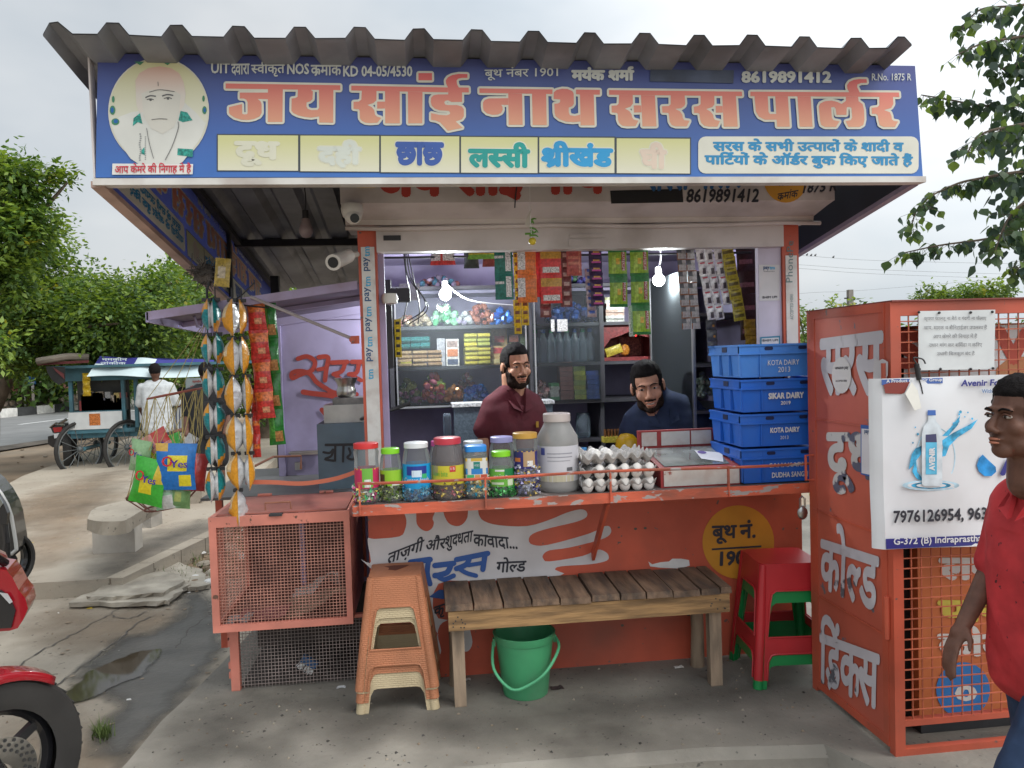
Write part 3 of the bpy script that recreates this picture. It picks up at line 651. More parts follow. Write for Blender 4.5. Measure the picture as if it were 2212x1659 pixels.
TITLE += [W2(p) for p in ([(95,320),(1700,350),(1700,432),(95,400)],[(1880,350),(2045,352),(2048,432),(1900,432)],
  [(270,403),(515,406),(512,565),(460,610),(365,640),(440,680),(478,730),(490,800),(520,830),(595,855),(530,935),(400,942),(330,935),(270,905),(238,860),(235,740),(220,712),(132,705),(132,588),(220,585),(262,550)],
  [(525,585),(655,585),(655,700),(525,702)],[(655,405),(900,418),(902,945),(658,945)],[(1035,420),(1278,426),(1275,945),(1040,945)],[(1210,112),(1435,112),(1437,232),(1210,232)],
  [(1700,350),(1670,290),(1665,230),(1700,180),(1770,145),(1880,125),(2025,128),(2025,190),(1930,192),(1870,205),(1845,235),(1850,290),(1880,350),(1935,432),(1935,590),(1760,592),(1700,562),(1650,575),(1640,605),(1660,635),(1700,642),(1850,642),(1930,665),(1965,710),(1965,830),(1930,880),(1830,915),(1945,1020),(1700,1070),(1570,930),(1500,900),(1420,888),(1420,775),(1560,805),(1680,812),(1730,795),(1738,770),(1715,738),(1560,730),(1480,700),(1430,650),(1415,590),(1420,520),(1460,480),(1540,465),(1705,465)])]
TITLE += [W3(p) for p in ([(97,195),(1310,212),(1310,290),(97,270)],[(575,278),(805,285),(815,800),(582,800)],
  [(575,358),(575,470),(460,468),(480,500),(485,550),(460,600),(400,630),(310,635),(220,610),(165,560),(155,500),(155,430),(185,385),(250,362)],[(970,285),(1205,288),(1215,805),(980,803)],
  [(1330,300),(1330,260),(1380,220),(1470,200),(1560,205),(1640,240),(1662,280),(1665,450),(1640,490),(1580,515),(1580,590),(1600,640),(1680,655),(1770,630),(1775,745),(1650,755),(1530,745),(1430,710),(1360,655),(1345,600),(1340,450),(1400,445),(1435,425),(1438,380),(1330,370)],
  [(1700,215),(2097,220),(2097,300),(1765,298),(1700,290)],[(1765,298),(1995,300),(2010,808),(1778,808)])]
TITLE += [W4(p) for p in ([(35,215),(2160,240),(2165,312),(35,290)],
  [(195,293),(415,295),(418,430),(380,480),(290,512),(360,550),(395,600),(405,650),(430,685),(505,705),(460,790),(320,795),(250,785),(200,745),(178,690),(175,600),(160,580),(78,572),(75,465),(160,460),(190,430)],[(430,460),(550,460),(555,570),(435,575)],[(545,297),(770,300),(795,795),(570,795)],
  [(1020,300),(1245,301),(1255,430),(1240,470),(1190,505),(1095,515),(1170,555),(1210,610),(1215,660),(1240,695),(1325,705),(1280,795),(1100,795),(1040,775),(1005,720),(995,620),(985,580),(890,575),(880,475),(990,470),(1022,440)],
  [(1500,305),(1720,307),(1722,440),(1690,485),(1590,518),(1660,560),(1700,610),(1710,660),(1730,690),(1810,710),(1770,800),(1630,800),(1560,785),(1510,740),(1490,680),(1482,600),(1460,582),(1395,580),(1390,480),(1460,470),(1500,440)],[(1740,468),(1850,470),(1855,575),(1745,578)],[(1845,309),(2065,311),(2095,800),(1870,800)])]
TITLE += [W5(p) for p in ([(105,272),(2110,283),(2115,343),(105,332)],[(160,333),(340,334),(350,545),(370,572),(460,572),(462,650),(300,650),(220,610),(180,540)],[(440,335),(612,336),(638,745),(465,745)],[(740,337),(920,338),(945,745),(770,745)],
  [(1440,282),(1415,235),(1410,185),(1440,140),(1500,112),(1570,102),(1672,103),(1678,152),(1600,155),(1550,175),(1545,210),(1565,250),(1580,282)],
  [(1395,341),(1560,341),(1565,400),(1620,440),(1640,520),(1645,650),(1630,720),(1580,748),(1430,748),(1390,670),(1460,655),(1478,620),(1470,490),(1445,478),(1410,482),(1405,500),(1402,585),(1268,585),(1255,500),(1235,478),(1195,485),(1205,620),(1225,655),(1310,672),(1260,748),(1110,748),(1060,720),(1045,660),(1028,470),(1050,430),(1110,400),(1200,392),(1280,410),(1335,438),(1395,395)],
  [(1845,342),(2030,342),(2035,440),(2005,490),(1910,520),(1990,550),(2010,600),(2015,645),(2040,665),(2100,675),(2055,748),(1900,748),(1850,720),(1835,660),(1825,590),(1800,572),(1745,570),(1742,490),(1820,480),(1848,450)])]
RING = [(4.6*math.cos(i*math.pi/6),4.6*math.sin(i*math.pi/6)) for i in range(12)]
BOXES = [(471,292,644,368),(649,293,819,370),(823,294,992,372),(996,296,1161,373),(1165,297,1327,373),(1332,299,1490,374)]
def signprint(sf,SN,par,portrait=True):
    qpoly('title_outline',TITLE,sf,SN,PALE,par,.0008,RING)
    qpoly('title_lettering',TITLE,sf,SN,PEACHT,par,.0016)
    qpoly('box_border',[[(x0-2.5,y0-2.5),(x1+2.5,y0-2),(x1+2.5,y1+2.5),(x0-2.5,y1+2)] for x0,y0,x1,y1 in BOXES],sf,SN,paint('sign_dark',(.05,.06,.07)),par,.0008)
    qpoly('product_box',[[(x0,y0),(x1,y0+1),(x1,y1+1),(x0,y1)] for x0,y0,x1,y1 in BOXES],sf,SN,YEL,par,.0013)
    FADE = paint('faded_print',(.58,.61,.54)); FADEP = paint('faded_pink',(.64,.52,.42)); HAL = paint('halo',(.63,.62,.49))
    for s_,bx,m_,halo in (('दूध',(510,357,601,358,50),HAL,0),('दही',(690,360,777,361,55),FADE,1),('छाछ',(857,354,956,355,44),paint('sign_royal',(.045,.10,.34)),1),
                         ('ल{स}सी',(1014,360,1142,361,51),paint('sign_teal',(.02,.29,.26)),1),('श~ीखंड',(1172,360,1321,361,53),paint('sign_cyan',(.03,.29,.56)),1),('घी',(1385,362,1437,363,52),FADEP,1)):
        if halo: qtext('product_halo',s_,sf,*bx,SN,HAL,par,.10,.0016)
        qtext('product_name',s_,sf,*bx,SN,m_,par,.055,.0022)
    qpoly('text_plate',[rrect(1508,295,1984,375,16)],sf,SN,paint('plate_cream',(.66,.65,.56)),par,.0011)
    CY = paint('sign_cyan2',(.03,.24,.46))
    qtext('lettering','सरस के सभी उ{त}पादों के शादी व',sf,1541,327,1950,328,27,SN,CY,par,.045,.0018)
    qtext('lettering','पािट^यों के ऑड^र बुक िकए जाते हैं',sf,1523,362,1970,364,33,SN,CY,par,.045,.0018)
    qtext('lettering','UIT',sf,457,158,496,158,22,SN,LETW,par,.03)
    qtext('lettering','{द}वारा',sf,500,163,539,162,24,SN,LETW,par,.02); qtext('lettering','{स}वीकृत',sf,543,166,615,165,33,SN,LETW,par,.02)
    qtext('lettering','NOS',sf,621,160,667,160,22,SN,LETW,par,.03); qtext('lettering','क~मांक',sf,672,164,737,164,30,SN,LETW,par,.02)
    qtext('lettering','KD 04-05/4530',sf,742,165,890,165,22,SN,LETW,par,.03)
    qtext('lettering','बूथ नंबर 1901',sf,1047,174,1205,171,28,SN,LETW,par,.01); qtext('lettering','मयंक शमा^',sf,1236,173,1368,173,28,SN,LETW,par,.06)
    qtext('lettering','8619891412',sf,1603,178,1794,178,23,SN,LETW,par,.05); qtext('lettering','R.No. 1875 R',sf,1883,174,1968,174,15,SN,LETW,par,.01)
    if not portrait: return
    # faded oval picture of a turbaned figure
    OV = mat('portrait_ground',(.6,.6,.45),.45,.05,grad=('Z',.12,.40,(.62,.62,.56),(.60,.57,.28)))
    qpoly('portrait_rim',[ellipse(343,241,109,116,48)],sf,SN,PALE,par,.001); qpoly('portrait',[ellipse(343,241,106,113,48)],sf,SN,OV,par,.0018)
    Z1 = fx(150,50,.56510)
    FIG = paint('faded_skin',(.62,.60,.53)); CLO = paint('faded_cloth',(.63,.63,.58))
    clip = lambda pts: [(x,y) for x,y in pts]
    qpoly('figure_robe',[clip(Z1([(505,780),(560,720),(640,690),(1010,620),(1090,690),(1150,760),(1160,760),(1120,870),(1040,980),(1000,1030),(930,1075),(740,1075),(640,1010),(560,900)]))],sf,SN,CLO,par,.0022)
    qpoly('figure_headcloth',[Z1([(675,560),(672,470),(700,420),(760,385),(840,372),(920,385),(975,420),(1005,480),(1020,560),(1010,640),(980,690),(700,690),(680,640)])],sf,SN,mat('headcloth_print',(.62,.5,.42),.45,.04,grad=('Z',.26,.37,(.62,.57,.50),(.64,.36,.27))),par,.0026)
    qpoly('figure_face',[Z1([(715,560),(760,540),(850,530),(950,545),(985,570),(975,690),(940,790),(860,840),(780,800),(730,720)])],sf,SN,FIG,par,.003)
    DK = paint('portrait_ink',(.12,.12,.12)); zz = lambda x,y: sf(*Z1([(x,y)])[0])
    strokes('portrait_line',[(9,[(742,590),(775,576),(815,580)]),(9,[(858,578),(895,568),(935,574)]),(6,[(752,603),(778,597),(800,604)]),(6,[(870,596),(900,588),(925,596)]),(4,[(770,552),(840,535),(945,548)]),(4,[(785,742),(840,735),(895,738)]),(4,[(830,480),(832,510)]),(5,[(968,755),(970,800),(930,920),(880,1020)]),(4,[(752,800),(770,900),(800,1010)])],zz,6,SN,DK,par,.0036,cap=False)
    qpoly('portrait_eye',[Z1(ellipse(778,605,9,8,10)),Z1(ellipse(898,596,9,8,10))],sf,SN,DK,par,.0034)
    TEAL = paint('portrait_teal',(.03,.27,.22),var=.4,scale=120)
    qpoly('portrait_ornament',[Z1(p) for p in ([(655,785),(660,730),(705,695),(722,770),(690,758)],[(985,680),(1030,690),(1068,745),(1040,750),(1000,758),(970,745)],[(965,938),(1070,945),(1068,998),(962,985)],[(712,955),(735,930),(738,985),(715,975)])],sf,SN,TEAL,par,.003)
    qpoly('portrait_bead',[Z1(ellipse(706+4*math.sin(i),840+i*15,7,6,8)) for i in range(13)]+[Z1(ellipse(742,860+i*14,5,5,6)) for i in range(12)],sf,SN,paint('portrait_grey',(.3,.31,.3)),par,.003)
    PB = paint('portrait_blue',(.02,.12,.35)); PG = paint('portrait_green',(.06,.22,.12))
    qpoly('portrait_feather',[Z1(ellipse(515,675,20,32,14)),Z1(ellipse(535,755,28,24,14)),Z1(ellipse(1150,675,16,28,12)),Z1(ellipse(520,600,10,24,10)),Z1(ellipse(1143,595,9,22,10))]+[Z1([(760+i*95,322+abs(i)*18),(830+i*95,318+abs(i)*22),(800+i*95,345+abs(i)*20)]) for i in (-1,0,1)],sf,SN,PG,par,.003)
    qpoly('portrait_feather',[Z1(ellipse(513,675,11,19,12)),Z1(ellipse(538,752,15,14,12)),Z1(ellipse(1152,675,8,16,10))],sf,SN,PB,par,.0038)
signprint(sf,SN,sign)
b = B(); b.poly([(244,354),(418,355),(417,377),(243,378)],lambda x,y: sf(x,y)+V((0,-.004,0))); stk = b.build('sticker',paint('sticker_white',(.72,.70,.66)),sign)
qtext('lettering','आप केमरे की िनगाह मे है',sf,250,378,414,376,24,SN,paint('sticker_red',(.55,.04,.06)),stk,.02,.006)
for s_ in (1430,1520):  # smeared dark patch where a number was painted out
    pass
qpoly('painted_out_patch',[[(1405,150),(1585,152),(1584,180),(1404,176)]],sf,SN,mat('smear',(.06,.075,.12),.5,.4,6),sign,.0012)
GRADS = ('sign_blue','sign_yellow_box','sign_peach','portrait_ground','headcloth_print')
def rebase(root,z):  # colour gradients are measured from the foot of the board
    for o in list(root.children):
        if o.type == 'MESH' and o.data.materials[0].name in GRADS:
            o.data.transform(Matrix.Translation((0,0,-z))); o.matrix_parent_inverse = Matrix(); o.matrix_world = Matrix.Translation((0,0,z))
rebase(sign,1.945)

# left side board (we look at its back, the print shows through mirrored) and right side board
SX = -1.0; YN,YF = -.565,2.2
def szb(y): return 1.935-.16*(y-YN)
def side(x,y):
    p = QY(x,y,SY); s_ = (p.x-sgl)/(sgr-sgl); t = (p.z-sgb)/(sgt-sgb); yy = YN+(YF-YN)*(1-s_)
    return V((SX+.006,yy,szb(yy)+.01+t*.355))
ss = thing('side_sign','blue side sign board seen from behind with mirrored lettering','sign',(SX,.4,1.8))
b = B(); b.grid(lambda u,v: (SX+.004,YN+(YF-YN)*u,szb(YN+(YF-YN)*u)+.375*v),8,2)
b.build('face',mat('side_blue',(.05,.06,.20),.5,.1),ss)
b = B(); b.hexa([(SX-.03,YN-.03,szb(YN)-.02),(SX+.012,YN-.03,szb(YN)-.02),(SX+.012,YF,szb(YF)-.02),(SX-.03,YF,szb(YF)-.02),(SX-.03,YN-.03,szb(YN)),(SX+.012,YN-.03,szb(YN)),(SX+.012,YF,szb(YF)),(SX-.03,YF,szb(YF))]); b.build('bottom_trim',mat('trim_pink',(.5,.34,.28),.5,.15,6,dirt=(.2,.12,.08),damt=.6),ss)
for y in (.95,):
    b = B(); b.box((SX+.012,y,szb(y)),(SX+.03,y+.03,szb(y)+.4)); b.build('post',DARKM,ss)
signprint(side,(1,0,0),ss,False)
rebase(ss,1.80)
def translucent(m):  # printed flex lets the daylight of the street through
    n = 'flex_'+m.name
    if n in MATS: return MATS[n]
    c = m.copy(); c.name = n; nt = c.node_tree; N = nt.nodes; p = N['Principled BSDF']; t = N.new('ShaderNodeBsdfTranslucent'); ms = N.new('ShaderNodeMixShader'); ms.inputs[0].default_value = .6
    if p.inputs['Base Color'].is_linked: nt.links.new(p.inputs['Base Color'].links[0].from_socket,t.inputs[0])
    else: t.inputs[0].default_value = p.inputs['Base Color'].default_value
    nt.links.new(p.outputs[0],ms.inputs[1]); nt.links.new(t.outputs[0],ms.inputs[2]); nt.links.new(ms.outputs[0],N['Material Output'].inputs[0]); MATS[n] = c; return c
for o in ss.children:
    if o.type == 'MESH' and o.name.split('.')[0] == 'face':
        for i,m in enumerate(o.data.materials): o.data.materials[i] = translucent(m)
rs = thing('side_sign','dark back of the right side sign board under the sheet roof','sign',(1.8,.0,1.9))
b = B(); X = 1.79; b.hexa([(X,-.565,1.93),(X+.02,-.565,1.93),(X+.02,1.4,1.62),(X,1.4,1.62),(X,-.565,2.31),(X+.02,-.565,2.31),(X+.02,1.4,2.0),(X,1.4,2.0)]); b.build('face',mat('dark_back',(.025,.028,.04),.6),rs)
b = B(); b.bar((X+.01,-.57,1.925),(X+.01,1.4,1.612),.03,.018); b.build('bottom_trim',mat('trim_lav',(.3,.25,.32),.6),rs)

# ================================================================ left side: lifted flap, door leaf, cages, tea stand
flap = thing('window_flap','lavender metal flap propped up over the side window','flap',(WX0,.3,1.64))
fl0,fl1 = QY(316,680,.0),QY(768,614,.0); FB = .92
def fp(s,t,dz=0): return V((fl0.x+(WX0-fl0.x)*s,t,fl0.z+(1.655-fl0.z)*s+dz-.02*t))
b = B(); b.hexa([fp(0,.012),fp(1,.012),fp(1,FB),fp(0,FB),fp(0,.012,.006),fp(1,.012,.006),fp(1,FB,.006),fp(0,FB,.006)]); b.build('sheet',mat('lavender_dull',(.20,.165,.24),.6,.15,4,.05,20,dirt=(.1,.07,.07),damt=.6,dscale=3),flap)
b = B(); b.hexa([fp(0,0,-.022),fp(.99,0,-.022),fp(.99,.01,-.022),fp(0,.01,-.022),fp(0,0,.012),fp(.99,0,.012),fp(.99,.01,.012),fp(0,.01,.012)])
b.build('front_rim',mat('lavender_rim',(.33,.27,.40),.5,.1,4,dirt=(.2,.12,.1),damt=.5,dscale=8),flap)
b = B(); b.hexa([fp(-.004,0,-.03),fp(.008,0,-.03),fp(.008,FB,-.03),fp(-.004,FB,-.03),fp(-.004,0,.01),fp(.008,0,.01),fp(.008,FB,.01),fp(-.004,FB,.01)]); b.bar(fp(0,FB-.01,-.02),fp(1,FB-.01,-.02),.02,.04); b.bar(fp(0,.45,-.012),fp(1,.45,-.012),.03,.02); b.build('rim',LAV,flap)
b = B(); b.tube([fp(.15,.2,-.01),fp(.15,.24,-.05),fp(.15,.3,-.05),fp(.15,.34,-.01)],.006,6); b.build('handle',LAV,flap)
prop = thing('prop_rod','thin grey rod propping the lavender flap from the corner post','rod',QY(766,731,-.02))
b = B(); b.tube([QY(764,733,-.03),QY(541,641,-.02)],.007,6); b.build('rod',mat('rod',(.3,.26,.26),.5),prop)
b = B(); p = QY(768,734,-.03); b.box((p.x-.018,-.04,p.z-.016),(p.x+.015,-.02,p.z+.016)); b.cyl((p.x-.012,-.05,p.z),(p.x-.012,-.02,p.z),.012); b.build('bracket',ORANGE,prop)
leaf = thing('door_leaf','open lavender door leaf with red brush lettering beside the tea stand','door',(-.5,.95,.7))
dl0,dl1 = QY(606,1024,.93),QY(604,694,.93)
b = B(); b.box((dl0.x,.93,.05),(WX0,.95,1.60)); b.build('panel',LAV,leaf)
b = B(); b.box((dl0.x-.004,.915,.05),(dl0.x+.03,.93,1.60)); b.box((dl0.x,.918,1.56),(WX0,.93,1.60)); b.build('edge_trim',LAV,leaf)
df = lambda x,y: QY(387+.3334*x,608.3+.3334*y,.928)
strokes('lettering',[(30,[(770,500),(830,485),(880,520),(860,575),(790,600),(735,625),(735,590),(790,580),(850,600),(890,650),(950,690),(1010,720),(1150,730)]),(30,[(905,490),(965,490),(955,560),(945,640)]),(26,[(900,570),(955,560)]),(30,[(990,525),(1090,520)]),(28,[(1075,530),(1055,580),(1000,600)]),(26,[(1005,600),(1060,640)]),(30,[(1120,520),(1200,520)]),(28,[(1165,530),(1150,590),(1100,600)]),(26,[(1110,600),(1180,640)]),(34,[(805,715),(870,725),(960,735),(1040,750)]),(30,[(925,830),(950,860)])],df,30,(0,-1,0),paint('brush_red',(.36,.045,.03)),leaf,.002)
b = B(); p = df(790,1105); b.box((p.x-.05,.905,p.z-.012),(p.x+.09,.928,p.z+.008)); b.cyl((p.x-.06,.91,p.z),(p.x+.12,.91,p.z),.006,n=8); b.box((p.x-.03,.9,p.z-.09),(p.x+.0,.928,p.z-.05)); b.build('bolt',STEEL,leaf)
# upper cage
cg = thing('wire_cage','salmon painted wire mesh cage box below the hanging chips','cage',(-.58,.3,.29))
CY0,CY1 = -.1,.52; cx0,cx1,cz0,cz1 = -.852,-.31,.286,.742
FR = .024
b = B()
for a,c in (((cx0,CY0,cz0),(cx1,CY0+.02,cz0+.028)),((cx0,CY0,cz1-.04),(cx1,CY0+.02,cz1)),((cx0,CY0,cz0+.028),(cx0+FR+.004,CY0+.02,cz1-.04)),((cx1-FR,CY0,cz0+.028),(cx1,CY0+.02,cz1-.04))): b.box(a,c)
b.build('front_frame',PINK,cg)
b = B()
for x in (cx0,):
    b.box((x,CY0+.02,cz0),(x+.02,CY1,cz0+.025)); b.box((x,CY0+.02,cz1-.03),(x+.02,CY1,cz1)); b.box((x,CY1-.06,cz0+.025),(x+.02,CY1,cz1-.03))
b.build('side_frame',PINK,cg)
b = B(); b.box((cx1-.012,CY0+.02,cz0),(cx1-.002,CY1,cz1)); b.build('side_panel',PINK,cg)
b = B(); b.box((cx0+.02,CY0+.02,cz0-.0),(cx1-.012,CY1,cz0+.012)); b.build('bottom_panel',mat('rusty_tray',(.22,.1,.08),.7,.3,8),cg)
# lid
b = B(); b.box((cx0+.025,CY0+.03,cz1),(cx1-.015,.32,cz1+.006)); b.build('lid',mat('lid_salmon',(.36,.12,.09),.55,.2,5,.1,30,dirt=(.15,.08,.06),damt=.6),cg)
for hx in (-.72,-.45):
    b = B(); b.cyl((hx-.03,.325,cz1+.01),(hx+.03,.325,cz1+.01),.007,n=8); b.build('hinge',PINK,cg)
b = B(); hx = QY(603,1095,.0).x; b.tube([(hx-.05,-.02,cz1+.004),(hx-.05,-.025,cz1+.035),(hx+.05,-.025,cz1+.035),(hx+.05,-.02,cz1+.004)],.004,6); b.build('handle',mat('rusty_rod',(.3,.13,.08),.6),cg)
b = B(); b.box((hx-.02,CY0-.012,cz1-.004),(hx+.03,CY0+.02,cz1+.004)); b.build('hasp',DARKM,cg)
WIRE = mat('wire_rust',(.42,.20,.15),.6,.25,10)
WIRED = mat('wire_dull',(.25,.20,.18),.6,.25,10)
def mesh_panel(name,O,U,Vv,nu,nv,r,m,par,jit=.0):
    O = V(O); U = V(U); Vv = V(Vv); b = B()
    for i in range(1,nu):
        a = O+U*(i/nu); b.bar(a,a+Vv,r,r)
    nn = U.cross(Vv).normalized()*r*.8
    for j in range(1,nv):
        a = O+Vv*(j/nv)+nn; b.bar(a,a+U,r,r)
    return b.build(name,m,par)
mesh_panel('wire_mesh',(cx0+FR,CY0+.012,cz0+.028),(cx1-cx0-2*FR,0,0),(0,0,cz1-cz0-.068),37,32,.0024,WIRE,cg)
mesh_panel('wire_mesh',(cx0+.012,CY0+.02,cz0+.02),(0,CY1-CY0-.08,0),(0,0,cz1-cz0-.05),30,28,.0022,WIRE,cg)
b = B(); b.box((cx0+.02,CY1-.02,cz0),(cx1-.012,CY1,cz1-.01)); b.build('back_panel',mat('cage_back',(.10,.05,.045),.8,.3,5),cg)
b = B(); b.box((-.60,CY1-.06,cz0+.012),(-.575,CY1-.03,cz1)); b.build('middle_post',LAV,cg)
# things thrown in the cage
for lb,col,cx,cy,w_,d_,h_ in (('crumpled brown cardboard sheet lying in the wire cage',(.24,.17,.12),-.47,.08,.28,.2,.11),('dusty red cardboard piece lying in the wire cage',(.26,.09,.09),-.68,.02,.2,.16,.05),('crumpled grey paper at the left corner of the wire cage',(.3,.28,.28),-.77,-.01,.1,.1,.04),('pale flat carton piece behind the cardboard in the cage',(.5,.48,.45),-.5,.25,.2,.08,.14)):
    b = B(); b.grid(lambda u,v: (cx+w_*(u-.5),cy+d_*(v-.5)+.02*noise.noise(V((u*4,v*4,cx*9))),cz0+.014+h_*max(0,.55+.5*math.sin(u*2.6+cx*3)*math.cos((v-.4)*2.2)-.15+.35*noise.noise(V((u*3,v*3,cx*5))))),14,10)
    tag(b.build('cardboard_scrap',mat('scrap%.2f' % cx,col,.85,.25,10),smooth=True),lb,'scrap')
# lower cage below, set back
lc = thing('wire_cage','low dark wire mesh cage standing on the platform under the salmon one','cage',(-.55,.2,0))
b = B(); b.box((-.822,.02,0),(-.787,.05,.286)); b.box((-.822,.02,.27),(-.262,.045,.284)); b.build('front_frame',PINK,lc)
b = B(); b.box((-.815,.5,0),(-.262,.52,.28)); b.box((-.787,.05,.002),(-.262,.5,.012)); b.build('back_panel',mat('cage_dark',(.05,.04,.035),.9),lc)
for z in (.05,.09,.18,.22):
    b = B(); b.box((-.832,.03,z),(-.822,.05,z+.025)); b.build('hinge',PINK,lc)
mesh_panel('wire_mesh',(-.787,.034,.004),(.53,0,0),(0,0,.27),38,19,.0022,WIRED,lc)
b = B(); c = V((-.53,.12,.05)); b.T = Matrix.Translation(c) @ Matrix.Rotation(R(35),4,'Y'); b.box((-.035,-.015,0),(.035,.015,.03)); br = thing('scrub_brush','small blue scrub brush lying inside the low cage','brush',c)
b.build('handle',paint('brush_plastic',(.02,.09,.22)),br)
b = B(); b.T = Matrix.Translation(c) @ Matrix.Rotation(R(35),4,'Y')
for i in range(60): x_,y_ = random.uniform(-.033,.033),random.uniform(-.013,.013); b.bar((x_,y_,0),(x_*1.2,y_*1.3,-.03),.002)
b.build('bristles',WHITE,br)
# grey table top with the tea stand, carried by the back of the cages
tz = .748
tb = thing('side_table','grey sheet table behind the wire cage lid','table',(-.6,.7,.3))
b = B(); b.box((-1.0,.332,tz-.012),(WX0-.002,1.25,tz)); b.build('table_top',mat('table_sheet',(.13,.125,.12),.5,.2,5,.05,20),tb)
for y in (.53,1.2):
    b = B(); b.box((-.99,y,0),(-.96,y+.03,tz-.012)); b.build('leg',ORANGE,tb)
b = B(); b.box((-.85,.525,.3),(-.3,.55,tz-.02)); b.build('back_sheet',ORANGE,tb)
b = B(); rr = lambda x,y,Y: QY(387+.3334*x,608.3+.3334*y,Y)
b.tube([rr(490,1195,.6),rr(610,1135,.8),rr(790,1130,.8),rr(788,1215,.8)],.006,6); b.build('rail',mat('rusty_rod',(.3,.13,.08),.6),tb)
ty = .42; t0,t1 = QY(689,1048,ty),QY(684,917,ty)
tea = thing('tea_stand','blue grey metal tea stand with black brush lettering','stand',(-.38,.55,tz))
b = B(); b.box((t0.x,ty,tz),(WX0-.006,ty+.28,t1.z)); b.build('cabinet',mat('bluegrey_enamel',(.10,.15,.185),.55,.15,5,.06,20,dirt=(.06,.06,.06),damt=.5),tea)
tf = lambda x,y: QY(387+.3334*x,608.3+.3334*y,ty-.002)
strokes('lettering',[(17,[(950,1058),(1180,1055)]),(15,[(935,1105),(975,1110),(1000,1085),(985,1130),(945,1150),(1000,1160)]),(15,[(1012,1062),(1010,1160)]),(15,[(1065,1062),(1062,1165)]),(15,[(1100,1080),(1110,1115),(1090,1140),(1130,1150),(1145,1100)]),(15,[(1150,1060),(1148,1165)])],tf,15,(0,-1,0),BLACK,tea,.001)
stv = thing('steel_stove','flat steel stove block on top of the tea stand','stove',(-.36,.55,t1.z))
a_,c_ = QY(700,913,ty+.03),QY(700,876,ty+.03)
b = B(); b.box((a_.x,ty+.03,t1.z+.001),(WX0-.012,ty+.25,c_.z)); b.build('block',mat('dull_steel',(.4,.39,.37),.4,.15,8,metal=.8),stv)
b = B(); b.box((a_.x+.04,ty+.05,c_.z),(WX0-.015,ty+.23,c_.z+.03)); b.build('burner',mat('sooty_steel',(.2,.19,.18),.5,.4,12,metal=.7),stv)
pc = QY(748,842,ty+.12); pz = c_.z+.031; ph = QY(748,816,ty+.12).z-pz; pr = (QY(775,818,ty+.12)-QY(722,818,ty+.12)).length/2
b = B(); b.lathe([(.02,0),(pr*.66,.002),(pr*.78,ph*.12),(pr*.8,ph*.35),(pr*.72,ph*.5),(pr*.7,ph*.56),(pr*.76,ph*.72),(pr*.98,ph*.98),(pr*1.0,ph),(pr*.92,ph*.98),(pr*.68,ph*.6),(pr*.6,ph*.3)],24,(pc.x,ty+.12,pz))
tag(b.build('steel_pot',mat('brushed_steel',(.42,.40,.37),.3,.2,6,metal=1.0),smooth=True),'flared steel milk pot standing on the stove','pot')
# hose from the stove and a tape stretched to the corner
b = B(); b.tube(catmull([rr(1180,890,.45),rr(1210,880,.3),QY(830,890,.2),QY(860,880,.2),QY(886,871,.2)],5),.008,6); tag(b.build('black_rod',mat('black_rubber',(.02,.02,.02),.35)),'black rod sticking out beside the taped corner post','rod')
b = B(); c = catmull([rr(430,1300,-.02),rr(600,1300,-.02),rr(800,1308,.0),rr(1000,1280,.0),rr(1140,1235,-.02)],6)
for i in range(len(c)-1): b.add([c[i]+V((0,0,.009)),c[i]-V((0,0,.009)),c[i+1]-V((0,0,.009)),c[i+1]+V((0,0,.009))],[(0,1,2,3)])
tag(b.build('tape_band',paint('orange_tape',(.5,.14,.08))),'orange tape band sagging across in front of the tea stand','tape')
